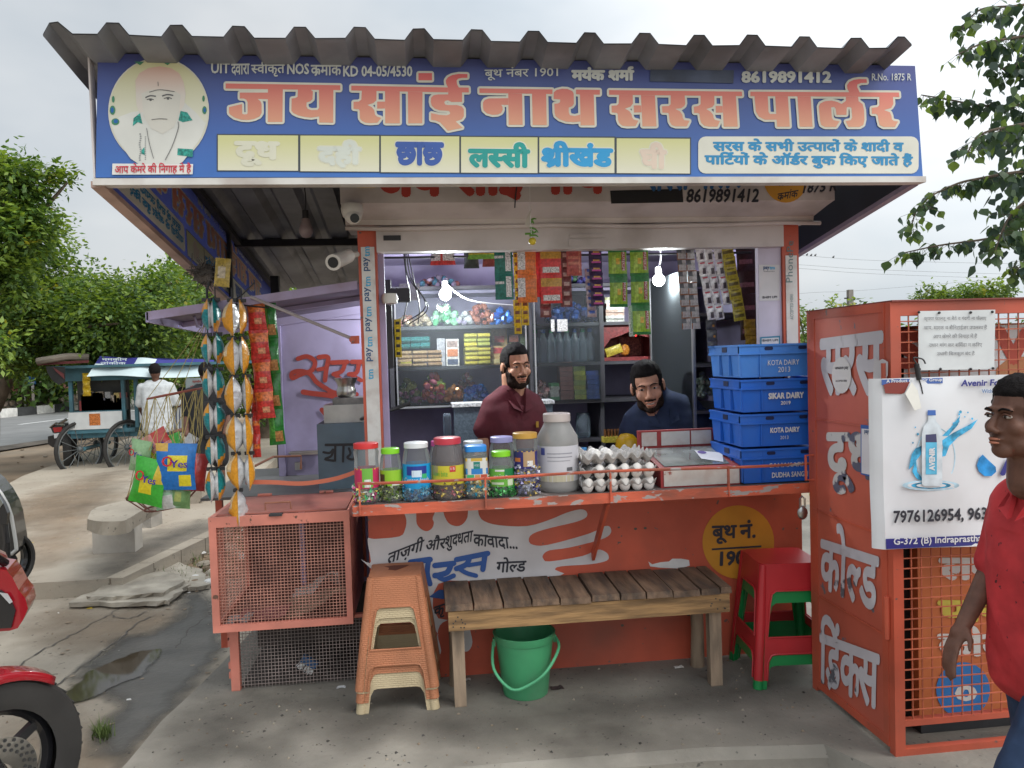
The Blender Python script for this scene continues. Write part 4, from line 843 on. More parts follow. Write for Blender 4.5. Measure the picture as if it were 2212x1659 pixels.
# ================================================================ on the counter: jars
CT = LIPZ+.001
CLEAR = glassmat('clear_plastic',(.90,.92,.92),.12,.13,(.6,.62,.62))
MILKY = glassmat('milky_plastic',(.78,.78,.76),.3,.42,(.55,.54,.52))
def shade(n,c,**k): return paint('c_'+n,c,rough=.35,**k)
def jar(lb,x0,x1,ytop,ybot,lid,lidh,label,candy,Y=-.255,shape='round',ribs=True,fill=.26,lab=(.28,.66),clear=CLEAR,clab='candy jar',group='sweet jars on the counter',neck=.80,lidw=None):
    xm = (x0+x1)/2; c = QY(xm,ybot,Y); w_ = (QY(x1,ybot,Y)-QY(x0,ybot,Y)).length/2; hh = (QY(xm,ytop,Y).z-QY(xm,ybot,Y).z)
    base = V((c.x,Y,CT)); j = thing('candy_jar',lb,'jar',base,group)
    sq = .75 if shape == 'square' else 0; n = 28; H_ = hh-lidh
    P = [(w_*.90,0),(w_*.985,H_*.03),(w_,H_*.08),(w_,H_*.68),(w_*.97,H_*.78),(w_*(neck+.08),H_*.92),(w_*neck,H_*.97),(w_*neck,H_)]
    b = B(); b.T = Matrix.Translation(base)
    o0 = len(b.v); b.lathe(P,n,sq=sq)
    if ribs:
        for i in range(o0,len(b.v)):
            v = b.v[i]; f = (v.z-base.z)/H_
            if .70 < f < .96 and (i-o0) % 2: b.v[i] = V((base.x+(v.x-base.x)*.955,base.y+(v.y-base.y)*.955,v.z))
    b.build('jar_body',clear,j,smooth=True)
    lw = w_*(lidw or neck+.06); b = B(); b.T = Matrix.Translation(base)
    b.lathe([(.001,H_+lidh),(lw*.93,H_+lidh),(lw*.99,H_+lidh*.92),(lw,H_+lidh*.8),(lw,H_-.002),(lw*.94,H_-.002)],n,sq=sq)
    b.build('lid',shade(lid[0],lid[1]),j,smooth=True)
    if label:
        z0,z1 = lab; b = B(); b.T = Matrix.Translation(base); b.lathe([(w_*1.006,H_*z0),(w_*1.006,H_*z1)],n,sq=sq); b.build('label',shade(label[0],label[1],var=.04),j,smooth=True)
        for (du0,du1,dz0,dz1,cn,cc) in (label[2] if len(label) > 2 else []):  # printed fields, given round the front
            b = B(); b.T = Matrix.Translation(base)
            def cf(u,v,q=(du0,du1,dz0,dz1)):
                a = -math.pi/2+(q[0]+(q[1]-q[0])*u)*1.25; zz = H_*(z0+(z1-z0)*(q[2]+(q[3]-q[2])*v)); s_ = 1/max(abs(math.cos(a)),abs(math.sin(a)))**sq if sq else 1
                return (w_*1.014*s_*math.cos(a),w_*1.014*s_*math.sin(a),zz)
            b.grid(cf,6,1); b.build('label_print',shade(cn,cc),j)
        if len(label) > 3:
            for (s_,u0,u1,v0,v1,mt) in label[3]:
                P_,ax0,ax1,ay0,ay1 = textpieces(s_); b = B(); b.T = Matrix.Translation(base); zz_ = 0
                for vs,fs in P_:
                    pts = []
                    for x_,y_ in vs:
                        u = u0+(u1-u0)*(x_-ax0)/(ax1-ax0); a = -math.pi/2+u*1.25; q_ = 1/max(abs(math.cos(a)),abs(math.sin(a)))**sq if sq else 1
                        pts.append((w_*(1.022+zz_)*q_*math.cos(a),w_*(1.022+zz_)*q_*math.sin(a),H_*(z0+(z1-z0)*(v0+(v1-v0)*(y_-ay0)/(ay1-ay0)))))
                    b.add(pts,fs)
                b.build('lettering',mt,j,fix=False)
    if candy:
        cb = B(); cols = candy[1]
        for i in range(int(candy[2])):
            a = random.random()*6.283; rr_ = w_*.86*math.sqrt(random.random()) if i % 3 else w_*.86; zz = random.uniform(.012,H_*fill)
            q_ = 1.12 if sq else 1; c_ = base+V((rr_*q_*math.cos(a),rr_*q_*math.sin(a),zz)); s_ = random.uniform(.007,.011)
            M3 = Matrix.Rotation(random.random()*6,3,V((random.uniform(-1,1),random.uniform(-1,1),random.uniform(-1,1))).normalized())
            k = random.randrange(len(cols)); 
            vs = [c_+M3 @ V(p) for p in ((-s_*2,0,s_*.6),(-s_*2,0,-s_*.6),(-s_,-s_*.7,0),(-s_,s_*.7,0),(s_,-s_*.7,0),(s_,s_*.7,0),(s_*2,0,s_*.6),(s_*2,0,-s_*.6),(0,0,s_*.8),(0,0,-s_*.8))]
            cb.add(vs,[(0,1,2),(0,1,3),(2,4,8),(3,5,8),(2,4,9),(3,5,9),(2,3,8),(2,3,9),(4,5,8),(4,5,9),(6,7,4),(6,7,5)],k)
        o = cb.build('wrapped_candies',[mat('foil_%s%d' % (candy[0],i),c,.3,.2,60,metal=.25) for i,c in enumerate(cols)])
        stuff(o,candy[3],'candies')
    return j
WL,GL_,TL = shade('white',(.68,.68,.68)),shade('green',(.1,.4,.05)),INK
jar('slim jar with red lid and pink and green label at the counter corner',768,821,957,1085,('redlid',(.55,.03,.03)),.018,('pinklab',(.5,.03,.10),[(-.25,.45,.05,1.0,'labgreen',(.16,.42,.06)),(-.1,.3,.05,.45,'labwhite',(.7,.7,.68)),(-.99,.99,.93,1.0,'labyel',(.65,.5,.03))]),('mix',[(.1,.5,.2),(.6,.45,.1),(.55,.1,.25),(.6,.6,.55)],260,'green gold and pink wrapped sweets in the slim red lidded jar'),fill=.30,lab=(.28,.64),ribs=False,neck=.96)
jar('small jar with lime lid and lime label',823,870,968,1082,('lime',(.22,.6,.02)),.018,('limelab',(.27,.5,.03),[(-.95,-.45,.0,.75,'labdark',(.06,.05,.02)),(.1,.7,.03,.12,'labwhite',(.7,.7,.68))]),('olive',[(.12,.2,.04),(.06,.08,.03),(.4,.45,.3),(.25,.3,.1)],230,'dark olive wrapped sweets in the small lime lidded jar'),fill=.32,lab=(.34,.66))
jar('wide ribbed jar with white lid and bright blue label',872,933,957,1081,('whitelid',(.7,.72,.72)),.018,('bluelab',(.01,.30,.62),[(-.6,.6,.55,.92,'labnavy',(.02,.04,.25)),(-.28,.28,.48,.75,'labpale',(.6,.72,.8)),(.3,.6,.42,.6,'labg',(.05,.4,.15))],[('Center fresh',-.8,.75,.28,.46,WL)]),('bluec',[(.03,.25,.5),(.3,.6,.75),(.05,.12,.25),(.1,.4,.6)],300,'blue wrapped chewing gums in the jar with the bright blue label'),fill=.27,lab=(.24,.70))
jar('wide grey jar with red lid and yellow label',935,1005,946,1077,('redlid2',(.5,.04,.06)),.022,('yellab',(.55,.48,.04),[(.05,.35,.68,.98,'labred',(.5,.03,.03)),(-.95,-.55,.5,1.0,'labmix',(.35,.3,.12))],[('15',.1,.3,.78,.92,WL),('kiwi bite',-.8,-.05,.45,.75,GL_)]),('goldc',[(.5,.33,.06),(.08,.05,.04),(.55,.42,.1),(.35,.1,.12)],330,'gold and dark wrapped sweets in the wide yellow labelled jar'),fill=.30,lab=(.28,.62),neck=.78,ribs=False,clear=glassmat('grey_plastic',(.72,.68,.68),.2,.32,(.3,.27,.27)))
jar('square jar with blue lid and cream and blue label',1006,1055,965,1076,('bluelid',(.02,.22,.6)),.02,('creamlab',(.62,.62,.58),[(-.99,.99,.85,1.0,'labgold',(.55,.36,.06)),(-.99,.99,.22,.5,'labblue3',(.03,.2,.5)),(-.22,.22,.48,.82,'labteal',(.02,.2,.16)),(-.6,-.2,0,.2,'labg',(.05,.4,.15)),(-.15,.2,0,.2,'labo',(.6,.3,.1)),(.25,.6,0,.2,'labr',(.5,.08,.04))],[('VICKS',-.17,.17,.6,.7,WL)]),('yelc',[(.65,.5,.15),(.65,.6,.4),(.05,.35,.5)],260,'pale yellow wrapped drops in the square blue lidded jar'),fill=.42,lab=(.42,.86),shape='square',ribs=False,neck=.9)
jar('jar with lime lid and green label holding green sweets',1058,1112,977,1073,('lime',(.22,.6,.02)),.018,('greenlab',(.14,.42,.05),[(.1,.99,.55,1.0,'labgd',(.02,.2,.06)),(-.5,.1,.86,.96,'labwhite',(.7,.7,.68)),(-.8,.05,.12,.25,'labpale2',(.6,.7,.5)),(.3,.75,.05,.4,'labpale2',(.6,.7,.5))],[('mint',-.6,.3,.42,.72,WL)]),('grc',[(.04,.3,.06),(.1,.45,.12),(.02,.12,.03)],260,'green wrapped mints in the jar with the green label'),fill=.24,lab=(.26,.70),ribs=False,neck=.72)
jar('tall jar with gold lid and violet label',1112,1163,939,1072,('goldlid',(.5,.28,.05)),.019,('violetlab',(.03,.025,.14),[(-.25,.6,.12,.95,'labtan',(.4,.26,.14)),(.0,.4,.15,.45,'labwhite',(.7,.7,.68)),(-.95,-.45,.4,.62,'labo2',(.5,.16,.04)),(-.99,.99,.95,1,'labgold',(.55,.36,.06))]),('vioc',[(.35,.33,.55),(.05,.04,.2),(.6,.6,.68),(.5,.35,.08)],420,'violet and silver wrapped toffees in the tall gold lidded jar'),fill=.52,lab=(.47,.78),ribs=False,neck=.98,lidw=1.03)
jar('big milky plastic jar with a white paper label',1163,1251,903,1069,('rosecap',(.48,.42,.39)),.03,('paperlab',(.55,.54,.57),[(-.85,-.65,.75,.95,'labnavy2',(.08,.1,.3)),(-.55,.45,.78,.81,'labgrey',(.3,.3,.33)),(-.55,.45,.68,.71,'labgrey',(.3,.3,.33)),(-.55,.35,.58,.60,'labgrey',(.3,.3,.33)),(.2,.45,.30,.40,'labdk',(.12,.12,.13)),(-.9,.5,.0,.18,'labcream',(.5,.46,.33))]),None,lab=(.16,.66),clear=MILKY,ribs=False,neck=.62,group='sweet jars on the counter',lidw=.66,Y=-.2)
jar('clear jar with lavender lid behind the lime lidded one',1058,1114,940,1052,('lavlid',(.36,.34,.6)),.02,None,None,Y=-.10,ribs=True)
jar('clear jar with pale grey lid behind the blue lidded one',1000,1050,945,1052,('greylid',(.5,.54,.54)),.018,None,None,Y=-.11,ribs=True)
jar('half hidden jar with pink lid behind the red lidded jar',930,985,948,1058,('pinklid',(.55,.08,.3)),.018,None,None,Y=-.10)

# ---------------------------------------------------------------- egg trays and eggs
PULP = mat('paper_pulp',(.42,.40,.38),.9,.12,12,.5,60)
EGG = mat('egg_shell',(.72,.69,.65),.45,.05,5)
e0 = QY(1253,1066,-.27).x; e1 = QY(1412,1062,-.27).x; PT = (e1-e0)/6.05
def tray(lb,cx,cy,z,rz,n=6,m=5):
    t = thing('egg_tray',lb,'egg tray',(cx,cy,z),'stacked egg trays',rz)
    b = B(); nu,nv = n*8,m*8
    def fn(u,v):
        x,y = u*n,v*m; s_ = math.cos(2*math.pi*x)*.5+math.cos(2*math.pi*y)*.5; edge = min(x,n-x,y,m-y)
        zz = .022+.020*s_; 
        if edge < .02: zz = .036+.012*math.cos(2*math.pi*(x+y))
        return V(((x-n/2)*PT,(y-m/2)*PT,zz+.002*noise.noise(V((x*3,y*3,z*9)))))
    b.grid(fn,nu,nv); top = list(b.v)
    o = local('cells',b,PULP,t,smooth=True); md = o.modifiers.new('s','SOLIDIFY'); md.thickness = .0025; md.offset = 0
    return t,Matrix.Translation((cx,cy,z)) @ Matrix.Rotation(rz,4,'Z')
eb = B(); eb.lathe([(.0001,-.026),(.010,-.0235),(.0175,-.015),(.0205,-.003),(.0195,.009),(.0145,.02),(.007,.0265),(.0001,.0285)],14)
egg_me = eb.mesh('egg',EGG,smooth=2); egg_me.transform(Matrix.Scale(PT/.0445,4))
EC = (e0+e1)/2; EY = -.19
tr = [tray('bottom egg tray of the stack on the counter, full of eggs',EC,EY,CT,.02),tray('middle egg tray of the stack with white eggs showing in front',EC+.004,EY-.002,CT+.052,-.03),tray('topmost grey egg tray with only four eggs left',EC-.002,EY+.005,CT+.105,.05)]
def eggs(M_,cells,lb,grp,up_=.025):
    for i,j in cells:
        o = obj('egg',egg_me); o.matrix_world = M_ @ Matrix.Translation(((i+.5-3)*PT,(j+.5-2.5)*PT,up_)) @ Matrix.Rotation(random.uniform(-.2,.2),4,'X') @ Matrix.Rotation(random.uniform(-.2,.2),4,'Y')
        tag(o,lb,'egg',grp)
eggs(tr[0][1],[(i,0) for i in range(6)],'white egg in the front row of the bottom tray','eggs of the bottom tray')
eggs(tr[1][1],[(i,0) for i in range(1,6)],'white egg in the front row of the middle tray','eggs of the middle tray')
eggs(tr[2][1],[(1,1),(2,1),(1,2),(2,2)],'white egg standing in the topmost tray','eggs of the top tray')

# ---------------------------------------------------------------- slanted glass showcase
LABW = mat('worn_label',(.52,.48,.44),.6,.1,8,dirt=(.35,.2,.16),damt=.6,dscale=14,chip=(.3,.09,.07),camt=.1,cscale=18)
DKRED = paint('showcase_red',(.30,.03,.03),dirt=(.06,.04,.04),damt=.6)
sc_ = thing('showcase','low red counter showcase with slanted glass lid and peeling white labels','showcase',(1.0,-.2,CT))
s0,s1 = QY(1428,1060,-.28),QY(1599,1056,-.28); sb0,sb1 = QY(1379,968,.08),QY(1540,962,.08)
fh = CT+.075; bh = max(sb0.z,sb1.z)-.0
b = B(); b.hexa([(s0.x,-.28,CT),(s1.x,-.28,CT),(sb1.x,.08,CT),(sb0.x,.08,CT),(s0.x,-.28,fh),(s1.x,-.28,fh),(sb1.x,.08,bh),(sb0.x,.08,bh)]); b.build('box',DKRED,sc_)
b = B(); b.box((s0.x+.012,-.284,CT+.006),(s1.x-.004,-.2805,fh-.008)); b.build('front_label',LABW,sc_)
def gl(u,v,dz=.003): return V((s0.x+(s1.x-s0.x)*u,-.28,fh)).lerp(V((sb0.x+(sb1.x-sb0.x)*u,.08,bh)),v)+V((0,-.002,dz))
b = B(); b.add([gl(.07,.08),gl(.90,.08),gl(.93,.93),gl(.07,.93)],[(0,1,2,3)]); b.build('glass_lid',mat('dusty_glass',(.26,.28,.26),.12,.3,5,dirt=(.09,.10,.09),damt=.8,dscale=5,coat=.6),sc_)
b = B(); b.box((sb0.x,.075,bh-.005),(sb1.x,.10,bh+.075)); b.build('head_board',DKRED,sc_)
hw = sb1.x-sb0.x
b = B()
for u0,u1 in ((.04,.24),(.30,.68),(.70,.97)): b.box((sb0.x+hw*u0,.071,bh+.008),(sb0.x+hw*u1,.0745,bh+.068))
b.build('head_label',LABW,sc_)
b = B(); b.add([gl(.62,.32,.005),gl(.84,.14,.005),gl(.97,.55,.005),gl(.66,.72,.005)],[(0,1,2,3)]); stp = b.build('payment_sticker',paint('sticker_clean',(.66,.64,.66)),sc_)
b = B(); b.poly(ellipse(.72,.60,.055,.075,18),lambda x,y: gl(x,y,.006)); b.build('sticker_emblem',paint('violet_ink',(.09,.04,.26)),stp)
# ---------------------------------------------------------------- blue dairy crates
CRB = mat('crate_blue',(.012,.115,.52),.42,.1,4,.04,30,dirt=(.05,.14,.42),damt=.4,dscale=6)
CRB2 = mat('crate_blue_pale',(.05,.21,.62),.5,.1,4,.04,30,dirt=(.12,.25,.55),damt=.4,dscale=6)  # paler blue for the topmost crate
ky = -.30; k0,k1 = QY(1603,1050,ky).x,1.60; klev = [CT,QY(1650,967,ky).z,QY(1650,892,ky).z,QY(1650,817,ky).z,QY(1650,741,ky).z]
kl_ = QY(1546,900,-.04).x
def crate(lb,z0,z1,m,lines,dx=.0):
    t = thing('dairy_crate',lb,'crate',(1.36,-.15,z0),'stacked dairy crates'); x0,x1,y0,y1 = k0+dx,k1+dx,ky,.02; tz_ = z1-z0
    xl = x0; b = B()
    # tapered shell with a taller rim band
    b.hexa([(xl+.012,y0+.01,z0+.004),(x1-.012,y0+.01,z0+.004),(x1-.012,y1-.01,z0+.004),(xl+.012,y1-.01,z0+.004),(xl+.006,y0+.005,z0+tz_*.70),(x1-.006,y0+.005,z0+tz_*.70),(x1-.006,y1-.005,z0+tz_*.70),(xl+.006,y1-.005,z0+tz_*.70)])
    b.build('shell',m,t)
    b = B(); wt = .008
    for a,c in (((xl,y0,z0+tz_*.70),(x1,y0+wt,z1-.004)),((xl,y1-wt,z0+tz_*.70),(x1,y1,z1-.004)),((xl,y0+wt,z0+tz_*.70),(xl+wt,y1-wt,z1-.004)),((x1-wt,y0+wt,z0+tz_*.70),(x1,y1-wt,z1-.004))): b.box(a,c)
    b.box((xl-.004,y0-.004,z1-.012),(x1+.004,y0,z1-.004)); b.box((xl-.004,y0,z1-.012),(xl,y1,z1-.004)); b.box((xl-.004,y0-.004,z0+tz_*.70-.003),(x1+.004,y0,z0+tz_*.70+.003)); b.box((xl-.004,y0,z0+tz_*.70-.003),(xl,y1,z0+tz_*.70+.003))
    b.build('rim',m,t)
    b = B()
    for rx in (xl+.0,xl+.085): b.box((rx,y0-.001,z0+.01),(rx+.004,y0+.012,z1-.012))
    b.box((xl-.002,y0+.1,z0+.01),(xl+.01,y0+.104,z0+tz_*.70)); b.box((xl-.002,y0+.2,z0+.01),(xl+.01,y0+.204,z0+tz_*.70)); b.build('rib',m,t)
    b = B()
    for rx in (xl+.105,xl+.245): b.prism(rrect(0,0,.035,.013,.006),lambda x,y,d,rx=rx: V((rx+x,y0-.001-d,z0+tz_*.80+y)),.0012)
    b.prism(rrect(0,0,.05,.028,.004),lambda x,y,d: V((xl-.001-d,y0+.12+x,z0+tz_*.76+y)),.0012)
    b.build('hand_slot',paint('slot_dark',(.004,.012,.06)),t)
    b = B(); b.box((xl+.008,y0+.008,z0+tz_*.9),(x1-.008,y1-.008,z0+tz_*.905)); b.build('inside',paint('crate_inside',(.01,.06,.3)),t)
    for s_,u,wd,zf,hf_,bold in lines: text('lettering',s_,(xl+u,y0+.004,z0+tz_*zf),(wd,0,0),(0,-.001,tz_*hf_),(0,-1,0),paint('crate_white',(.62,.62,.62)),t,bold,.004)
crate('lowest blue dairy crate of the stack behind the rail',klev[0],klev[1],CRB,[('SAHAKARI',.115,.14,.44,.12,.01),('DUDHA SANGH',.125,.15,.16,.14,.03)])
crate('blue dairy crate second from the bottom of the stack',klev[1],klev[2],CRB,[('KOTA DAIRY',.125,.12,.42,.14,.04),('2013',.165,.034,.22,.10,.0)],-.003)
crate('blue dairy crate with boldest lettering, third from the bottom',klev[2],klev[3],CRB,[('SIKAR DAIRY',.115,.145,.40,.16,.05),('2019',.165,.04,.22,.10,.03)],.002)
crate('topmost and palest blue dairy crate of the stack',klev[3],klev[4],CRB2,[('KOTA DAIRY',.118,.13,.36,.15,.0),('2013',.16,.05,.16,.15,.0)],-.002)

# ================================================================ on the platform: bench, bucket, stools
bn = thing('wooden_bench','low wooden bench with dark plank top and pale apron','bench',(.61,-.17,0))
BX0,BX1,BY0,BY1,BZ = .055,1.185,-.325,.0-.012,.405
seams = [0,.096,.196,.293,.39,.50,.60,.69,.785,.885,.955,1.0]
for i in range(len(seams)-1):
    x0,x1 = BX0+(BX1-BX0)*seams[i],BX0+(BX1-BX0)*seams[i+1]-.004; sk = .012*(i/10); z = BZ+random.uniform(-.003,.003); yo = random.uniform(-.008,.006)
    b = B(); b.hexa([(x0,BY0+yo,z-.024),(x1,BY0+yo,z-.024),(x1+sk,BY1,z-.024),(x0+sk,BY1,z-.024),(x0+.002,BY0+yo+.003,z),(x1-.002,BY0+yo+.003,z),(x1+sk-.002,BY1,z),(x0+sk+.002,BY1,z)]); b.build('plank',WOODD,bn)
b = B(); b.box((BX0+.01,BY0+.008,BZ-.10),(BX1-.012,BY0+.032,BZ-.026)); b.build('apron',WOODL,bn)
b = B(); b.box((BX0+.01,BY1-.05,BZ-.08),(BX1-.012,BY1-.03,BZ-.026)); b.build('apron',WOODP,bn)
for x,y,w_ in ((BX0+.025,BY0+.034,.045),(BX1-.085,BY0+.034,.048)):
    b = B(); b.hexa([(x,y,0),(x+w_,y,0),(x+w_,y+.04,0),(x,y+.04,0),(x-.004,y,BZ-.028),(x+w_-.002,y,BZ-.028),(x+w_-.002,y+.04,BZ-.028),(x-.004,y+.04,BZ-.028)]); b.build('leg',WOODP,bn)
for x in (BX0+.02,BX1-.085):
    b = B(); b.tube([(x+.02,BY1-.07,0),(x+.022,BY1-.072,.15),(x+.018,BY1-.07,BZ-.03)],[.03,.027,.026],10); b.build('leg',WOODP,bn,smooth=True)
b = B()
for i in range(9): p = (BX0+.025+random.uniform(0,.05),BY0+.0065,BZ-.035-random.uniform(0,.055)); b.cyl(p,(p[0],BY0+.009,p[2]),.003,n=6)
for i in range(7): p = (BX1-.03-random.uniform(0,.06),BY0+.0065,BZ-.035-random.uniform(0,.055)); b.cyl(p,(p[0],BY0+.009,p[2]),.003,n=6)
b.build('nail_heads',DARKM,bn)
# bucket under the bench
bc = QZ(1134,1488,0); bk = thing('plastic_bucket','green plastic bucket standing under the bench','bucket',(bc.x,-.20,0))
GRB = mat('bucket_green',(.055,.27,.12),.4,.12,5,.03,30,dirt=(.1,.22,.13),damt=.5,dscale=8)
rb,rtop,hb = .088,.118,.245
b = B(); b.lathe([(.001,.006),(rb-.008,.006),(rb,.0),(rb+.003,.012),(rtop-.004,hb-.03),(rtop,hb-.028),(rtop+.004,hb-.012),(rtop+.007,hb),(rtop-.002,hb),(rtop-.008,hb-.03),(rb-.004,.014),(.001,.012)],36); local('bucket_body',b,GRB,bk,smooth=True)
b = B(); b.tube(catmull([(-(rtop+.006),0,hb-.035),(-(rtop+.012),-.06,hb-.12),(-.07,-.118,hb-.18),(.0,-.126,hb-.165),(.07,-.118,hb-.12),(rtop+.012,-.05,hb-.06),(rtop+.006,0,hb-.03)],5),.006,8); local('handle',b,mat('bucket_handle',(.075,.33,.16),.4),bk,smooth=True)
b = B(); b.box((-rtop-.008,-.012,hb-.05),(-rtop+.002,.012,hb-.02)); b.box((rtop-.002,-.012,hb-.05),(rtop+.008,.012,hb-.02)); local('handle_ear',b,GRB,bk)

# stools: tapered shell on four corner legs with an arched opening in each side
def stool_mesh(wt,wb,h,zt,open_lo,open_hi,foot,m,lips=True):
    """one nested stool: half widths top and bottom, foot height of the lower arch, side window between open_lo and open_hi"""
    b = B()
    hw_ = lambda z: wb+(wt-wb)*z/h
    b.prism(rrect(-wt,-wt,wt,wt,.03),lambda x,y,d: V((x,y,h-d)),.012)
    lw = .036
    for s in range(4):
        rot = Matrix.Rotation(s*math.pi/2,3,'Z')
        def pt(u,z,d=.0): return rot @ V((u*hw_(z),-hw_(z)+d,z))
        # outline of the side with arch below and window above
        ow = 1-2*lw/ (2*wb)*1.15
        outer = [(-1,0),(-ow,0),(-ow*.97,foot*.72),(-ow*.86,foot*.96),(-ow*.7,foot),(ow*.7,foot),(ow*.86,foot*.96),(ow*.97,foot*.72),(ow,0),(1,0),(1,h-.003),(-1,h-.003)]
        wnd = None
        if open_hi > open_lo:
            e = .06; wnd = [(-ow,open_lo),(ow,open_lo),(ow*.93,open_hi-.05),(ow*.86,open_hi-.012),(ow*.7,open_hi),(-ow*.7,open_hi),(-ow*.86,open_hi-.012),(-ow*.93,open_hi-.05)]
        loops = [outer]+([wnd] if wnd else [])
        b.poly(loops,lambda u,z: pt(u,z)); b.poly(loops,lambda u,z: pt(u,z,.006))
        for lp in loops:
            n = len(lp)
            for i in range(n):
                a,c = lp[i],lp[(i+1) % n]; b.add([pt(*a),pt(*c),pt(*c,.006),pt(*a,.006)],[(0,1,2,3)])
            if lips and (lp is wnd or lp is outer):  # raised lip round the arch
                seg = lp if lp is wnd else lp[1:9]
                b.tube([pt(u,z,-.002) for u,z in seg],.004,5,closed=(lp is wnd))
    for s in range(4):  # rounded corner legs
        rot = Matrix.Rotation(s*math.pi/2,3,'Z'); b.tube([rot @ V((-hw_(z)+.012,-hw_(z)+.012,z)) for z in (0,h*.5,h-.004)],[.02,.02,.016],10)
    return b
RATT = mat('rattan_tan',(.45,.175,.085),.5,.12,6,dirt=(.25,.13,.07),damt=.4)
CREAM = mat('rattan_cream',(.52,.42,.26),.5,.1,6,dirt=(.35,.26,.16),damt=.4)
for m_ in (RATT,CREAM):  # woven relief of the moulded plastic
    nt = m_.node_tree; br_ = nt.nodes.new('ShaderNodeTexBrick'); br_.offset = .5; tc = nt.nodes.new('ShaderNodeTexCoord'); mp_ = nt.nodes.new('ShaderNodeMapping')
    sep = nt.nodes.new('ShaderNodeSeparateXYZ'); cmb = nt.nodes.new('ShaderNodeCombineXYZ'); ad = nt.nodes.new('ShaderNodeMath'); ad.operation = 'ADD'
    nt.links.new(tc.outputs['Object'],sep.inputs[0]); nt.links.new(sep.outputs['X'],ad.inputs[0]); nt.links.new(sep.outputs['Y'],ad.inputs[1]); nt.links.new(ad.outputs[0],cmb.inputs['X'])
    ad2 = nt.nodes.new('ShaderNodeMath'); ad2.operation = 'ADD'; nt.links.new(sep.outputs['Z'],ad2.inputs[0]); nt.links.new(sep.outputs['Y'],ad2.inputs[1]); nt.links.new(ad2.outputs[0],cmb.inputs['Y'])
    nt.links.new(cmb.outputs[0],br_.inputs['Vector']); br_.inputs['Scale'].default_value = 1.0; br_.inputs['Brick Width'].default_value = .021; br_.inputs['Row Height'].default_value = .0085; br_.inputs['Mortar Size'].default_value = .0016; br_.inputs['Mortar Smooth'].default_value = 1.0
    bp = nt.nodes.new('ShaderNodeBump'); bp.invert = True; bp.inputs['Strength'].default_value = .7; bp.inputs['Distance'].default_value = .003; nt.links.new(br_.outputs['Fac'],bp.inputs['Height']); nt.links.new(bp.outputs[0],nt.nodes['Principled BSDF'].inputs['Normal'])
def stool(lb,x,y,z,rz,m,args,grp,hole=None,lips=False):
    t = thing('plastic_stool',lb,'stool',(x,y,z),grp,rz); local('stool_shell',stool_mesh(*args,m,bool(hole) or lips),m,t,smooth=True)
    if hole:
        b = B(); b.prism(hole,lambda u,v,d: V((u,v,args[2]+.0006+d)),.0005); local('grip_hole',b,paint('hole_dark',(.12,.03,.015)),t)
    return t
ox,oy = .5*(QZ(768,1548,0).x+QZ(956,1535,0).x),-.14
ow_ = (QZ(956,1535,0).x-QZ(768,1548,0).x)/2-.012
stool('cream plastic rattan stool at the bottom of the nested stack',ox,oy,.0,R(-2),CREAM,(ow_*.66,ow_,.42,0,.2,.33,.09),'nested rattan stools')
stool('middle tan rattan stool in the nested stack',ox,oy,.042,R(-2),RATT,(ow_*.66,ow_*.995,.42,0,.17,.33,.105),'nested rattan stools')
stool('cream rattan stool just under the topmost tan one',ox,oy,.079,R(-2),CREAM,(ow_*.645,ow_*.985,.42,0,.13,.272,.10),'nested rattan stools')
stool('topmost tan rattan stool with a broken hole in its seat',ox,oy,.086,R(-2),RATT,(ow_*.665,ow_*1.004,.42,0,.152,.308,.093),'nested rattan stools',[(-.05,.05),(-.01,.06),(.05,.055),(.035,.03),(.0,-.015),(-.03,.0),(-.03,.03)])
REDS = mat('stool_red',(.40,.02,.025),.35,.1,4,dirt=(.2,.02,.02),damt=.4); GRNS = mat('stool_green',(.01,.19,.05),.35,.1,4)
rx,ry = 1.437,-.205
stool('green plastic stool nested under the red one beside the fridge cage',rx,ry,.0,R(-5),GRNS,(.12,.165,.43,0,.16,.33,.09),'red and green stools')
stool('red plastic stool nested over the green one beside the fridge cage',rx,ry,.035,R(-5),REDS,(.122,.162,.45,0,.165,.345,.10),'red and green stools',lips=True)

# small rubbish on the platform
for lb,q,col,s_ in (('crumpled scrap of white paper beside the bench leg',(1005,1467),(.55,.54,.52),.022),('dark wrapper lying beside the green bucket',(1203,1485),(.03,.02,.02),.026),('thin white paper strip on the platform under the bench end',(1466,1440),(.6,.58,.54),.02),('white scrap at the foot of the low wire cage',(737,1484),(.55,.55,.55),.018)):
    p = QZ(*q,.004); b = B(); b.grid(lambda u,v: (p.x+s_*(u-.5)*2,p.y+s_*(v-.5)*1.2,.002+.5*s_*abs(noise.noise(V((u*3+q[0],v*3,0))))),5,4); tag(b.build('paper_scrap',paint('scrap%d' % q[0],col)),lb,'scrap')
# ================================================================ fridge cage on the right
DX = 1.484; FYC = -.905; DYF = -.40; DTOP = 1.475
plX = lambda x,y: QX(x,y,DX-.003); XN = (-1,0,0)
fc = thing('fridge_cage','tall orange steel cage locked round a fridge at the right','cage',(1.9,-.65,0))
b = B(); b.box((DX,FYC+.03,.02),(DX+.004,DYF,DTOP-.01)); door = b.build('door',mat('door_orange',(.50,.11,.068),.45,.1,2,.05,25,dirt=(.22,.06,.04),damt=.5,dscale=3,chip=(.13,.13,.15),camt=.02,cscale=16),fc)
b = B()
for z in (.02,.38,.71,1.06,DTOP-.03): b.box((DX-.004,FYC+.03,z),(DX-.0005,DYF,z+(.03 if z in (.02,DTOP-.03) else .008)))
b.box((DX-.003,DYF-.03,.05),(DX-.0004,DYF,DTOP-.03)); b.box((DX-.003,FYC+.03,.05),(DX-.0004,FYC+.06,DTOP-.03)); b.build('door_frame',ORANGE,door)
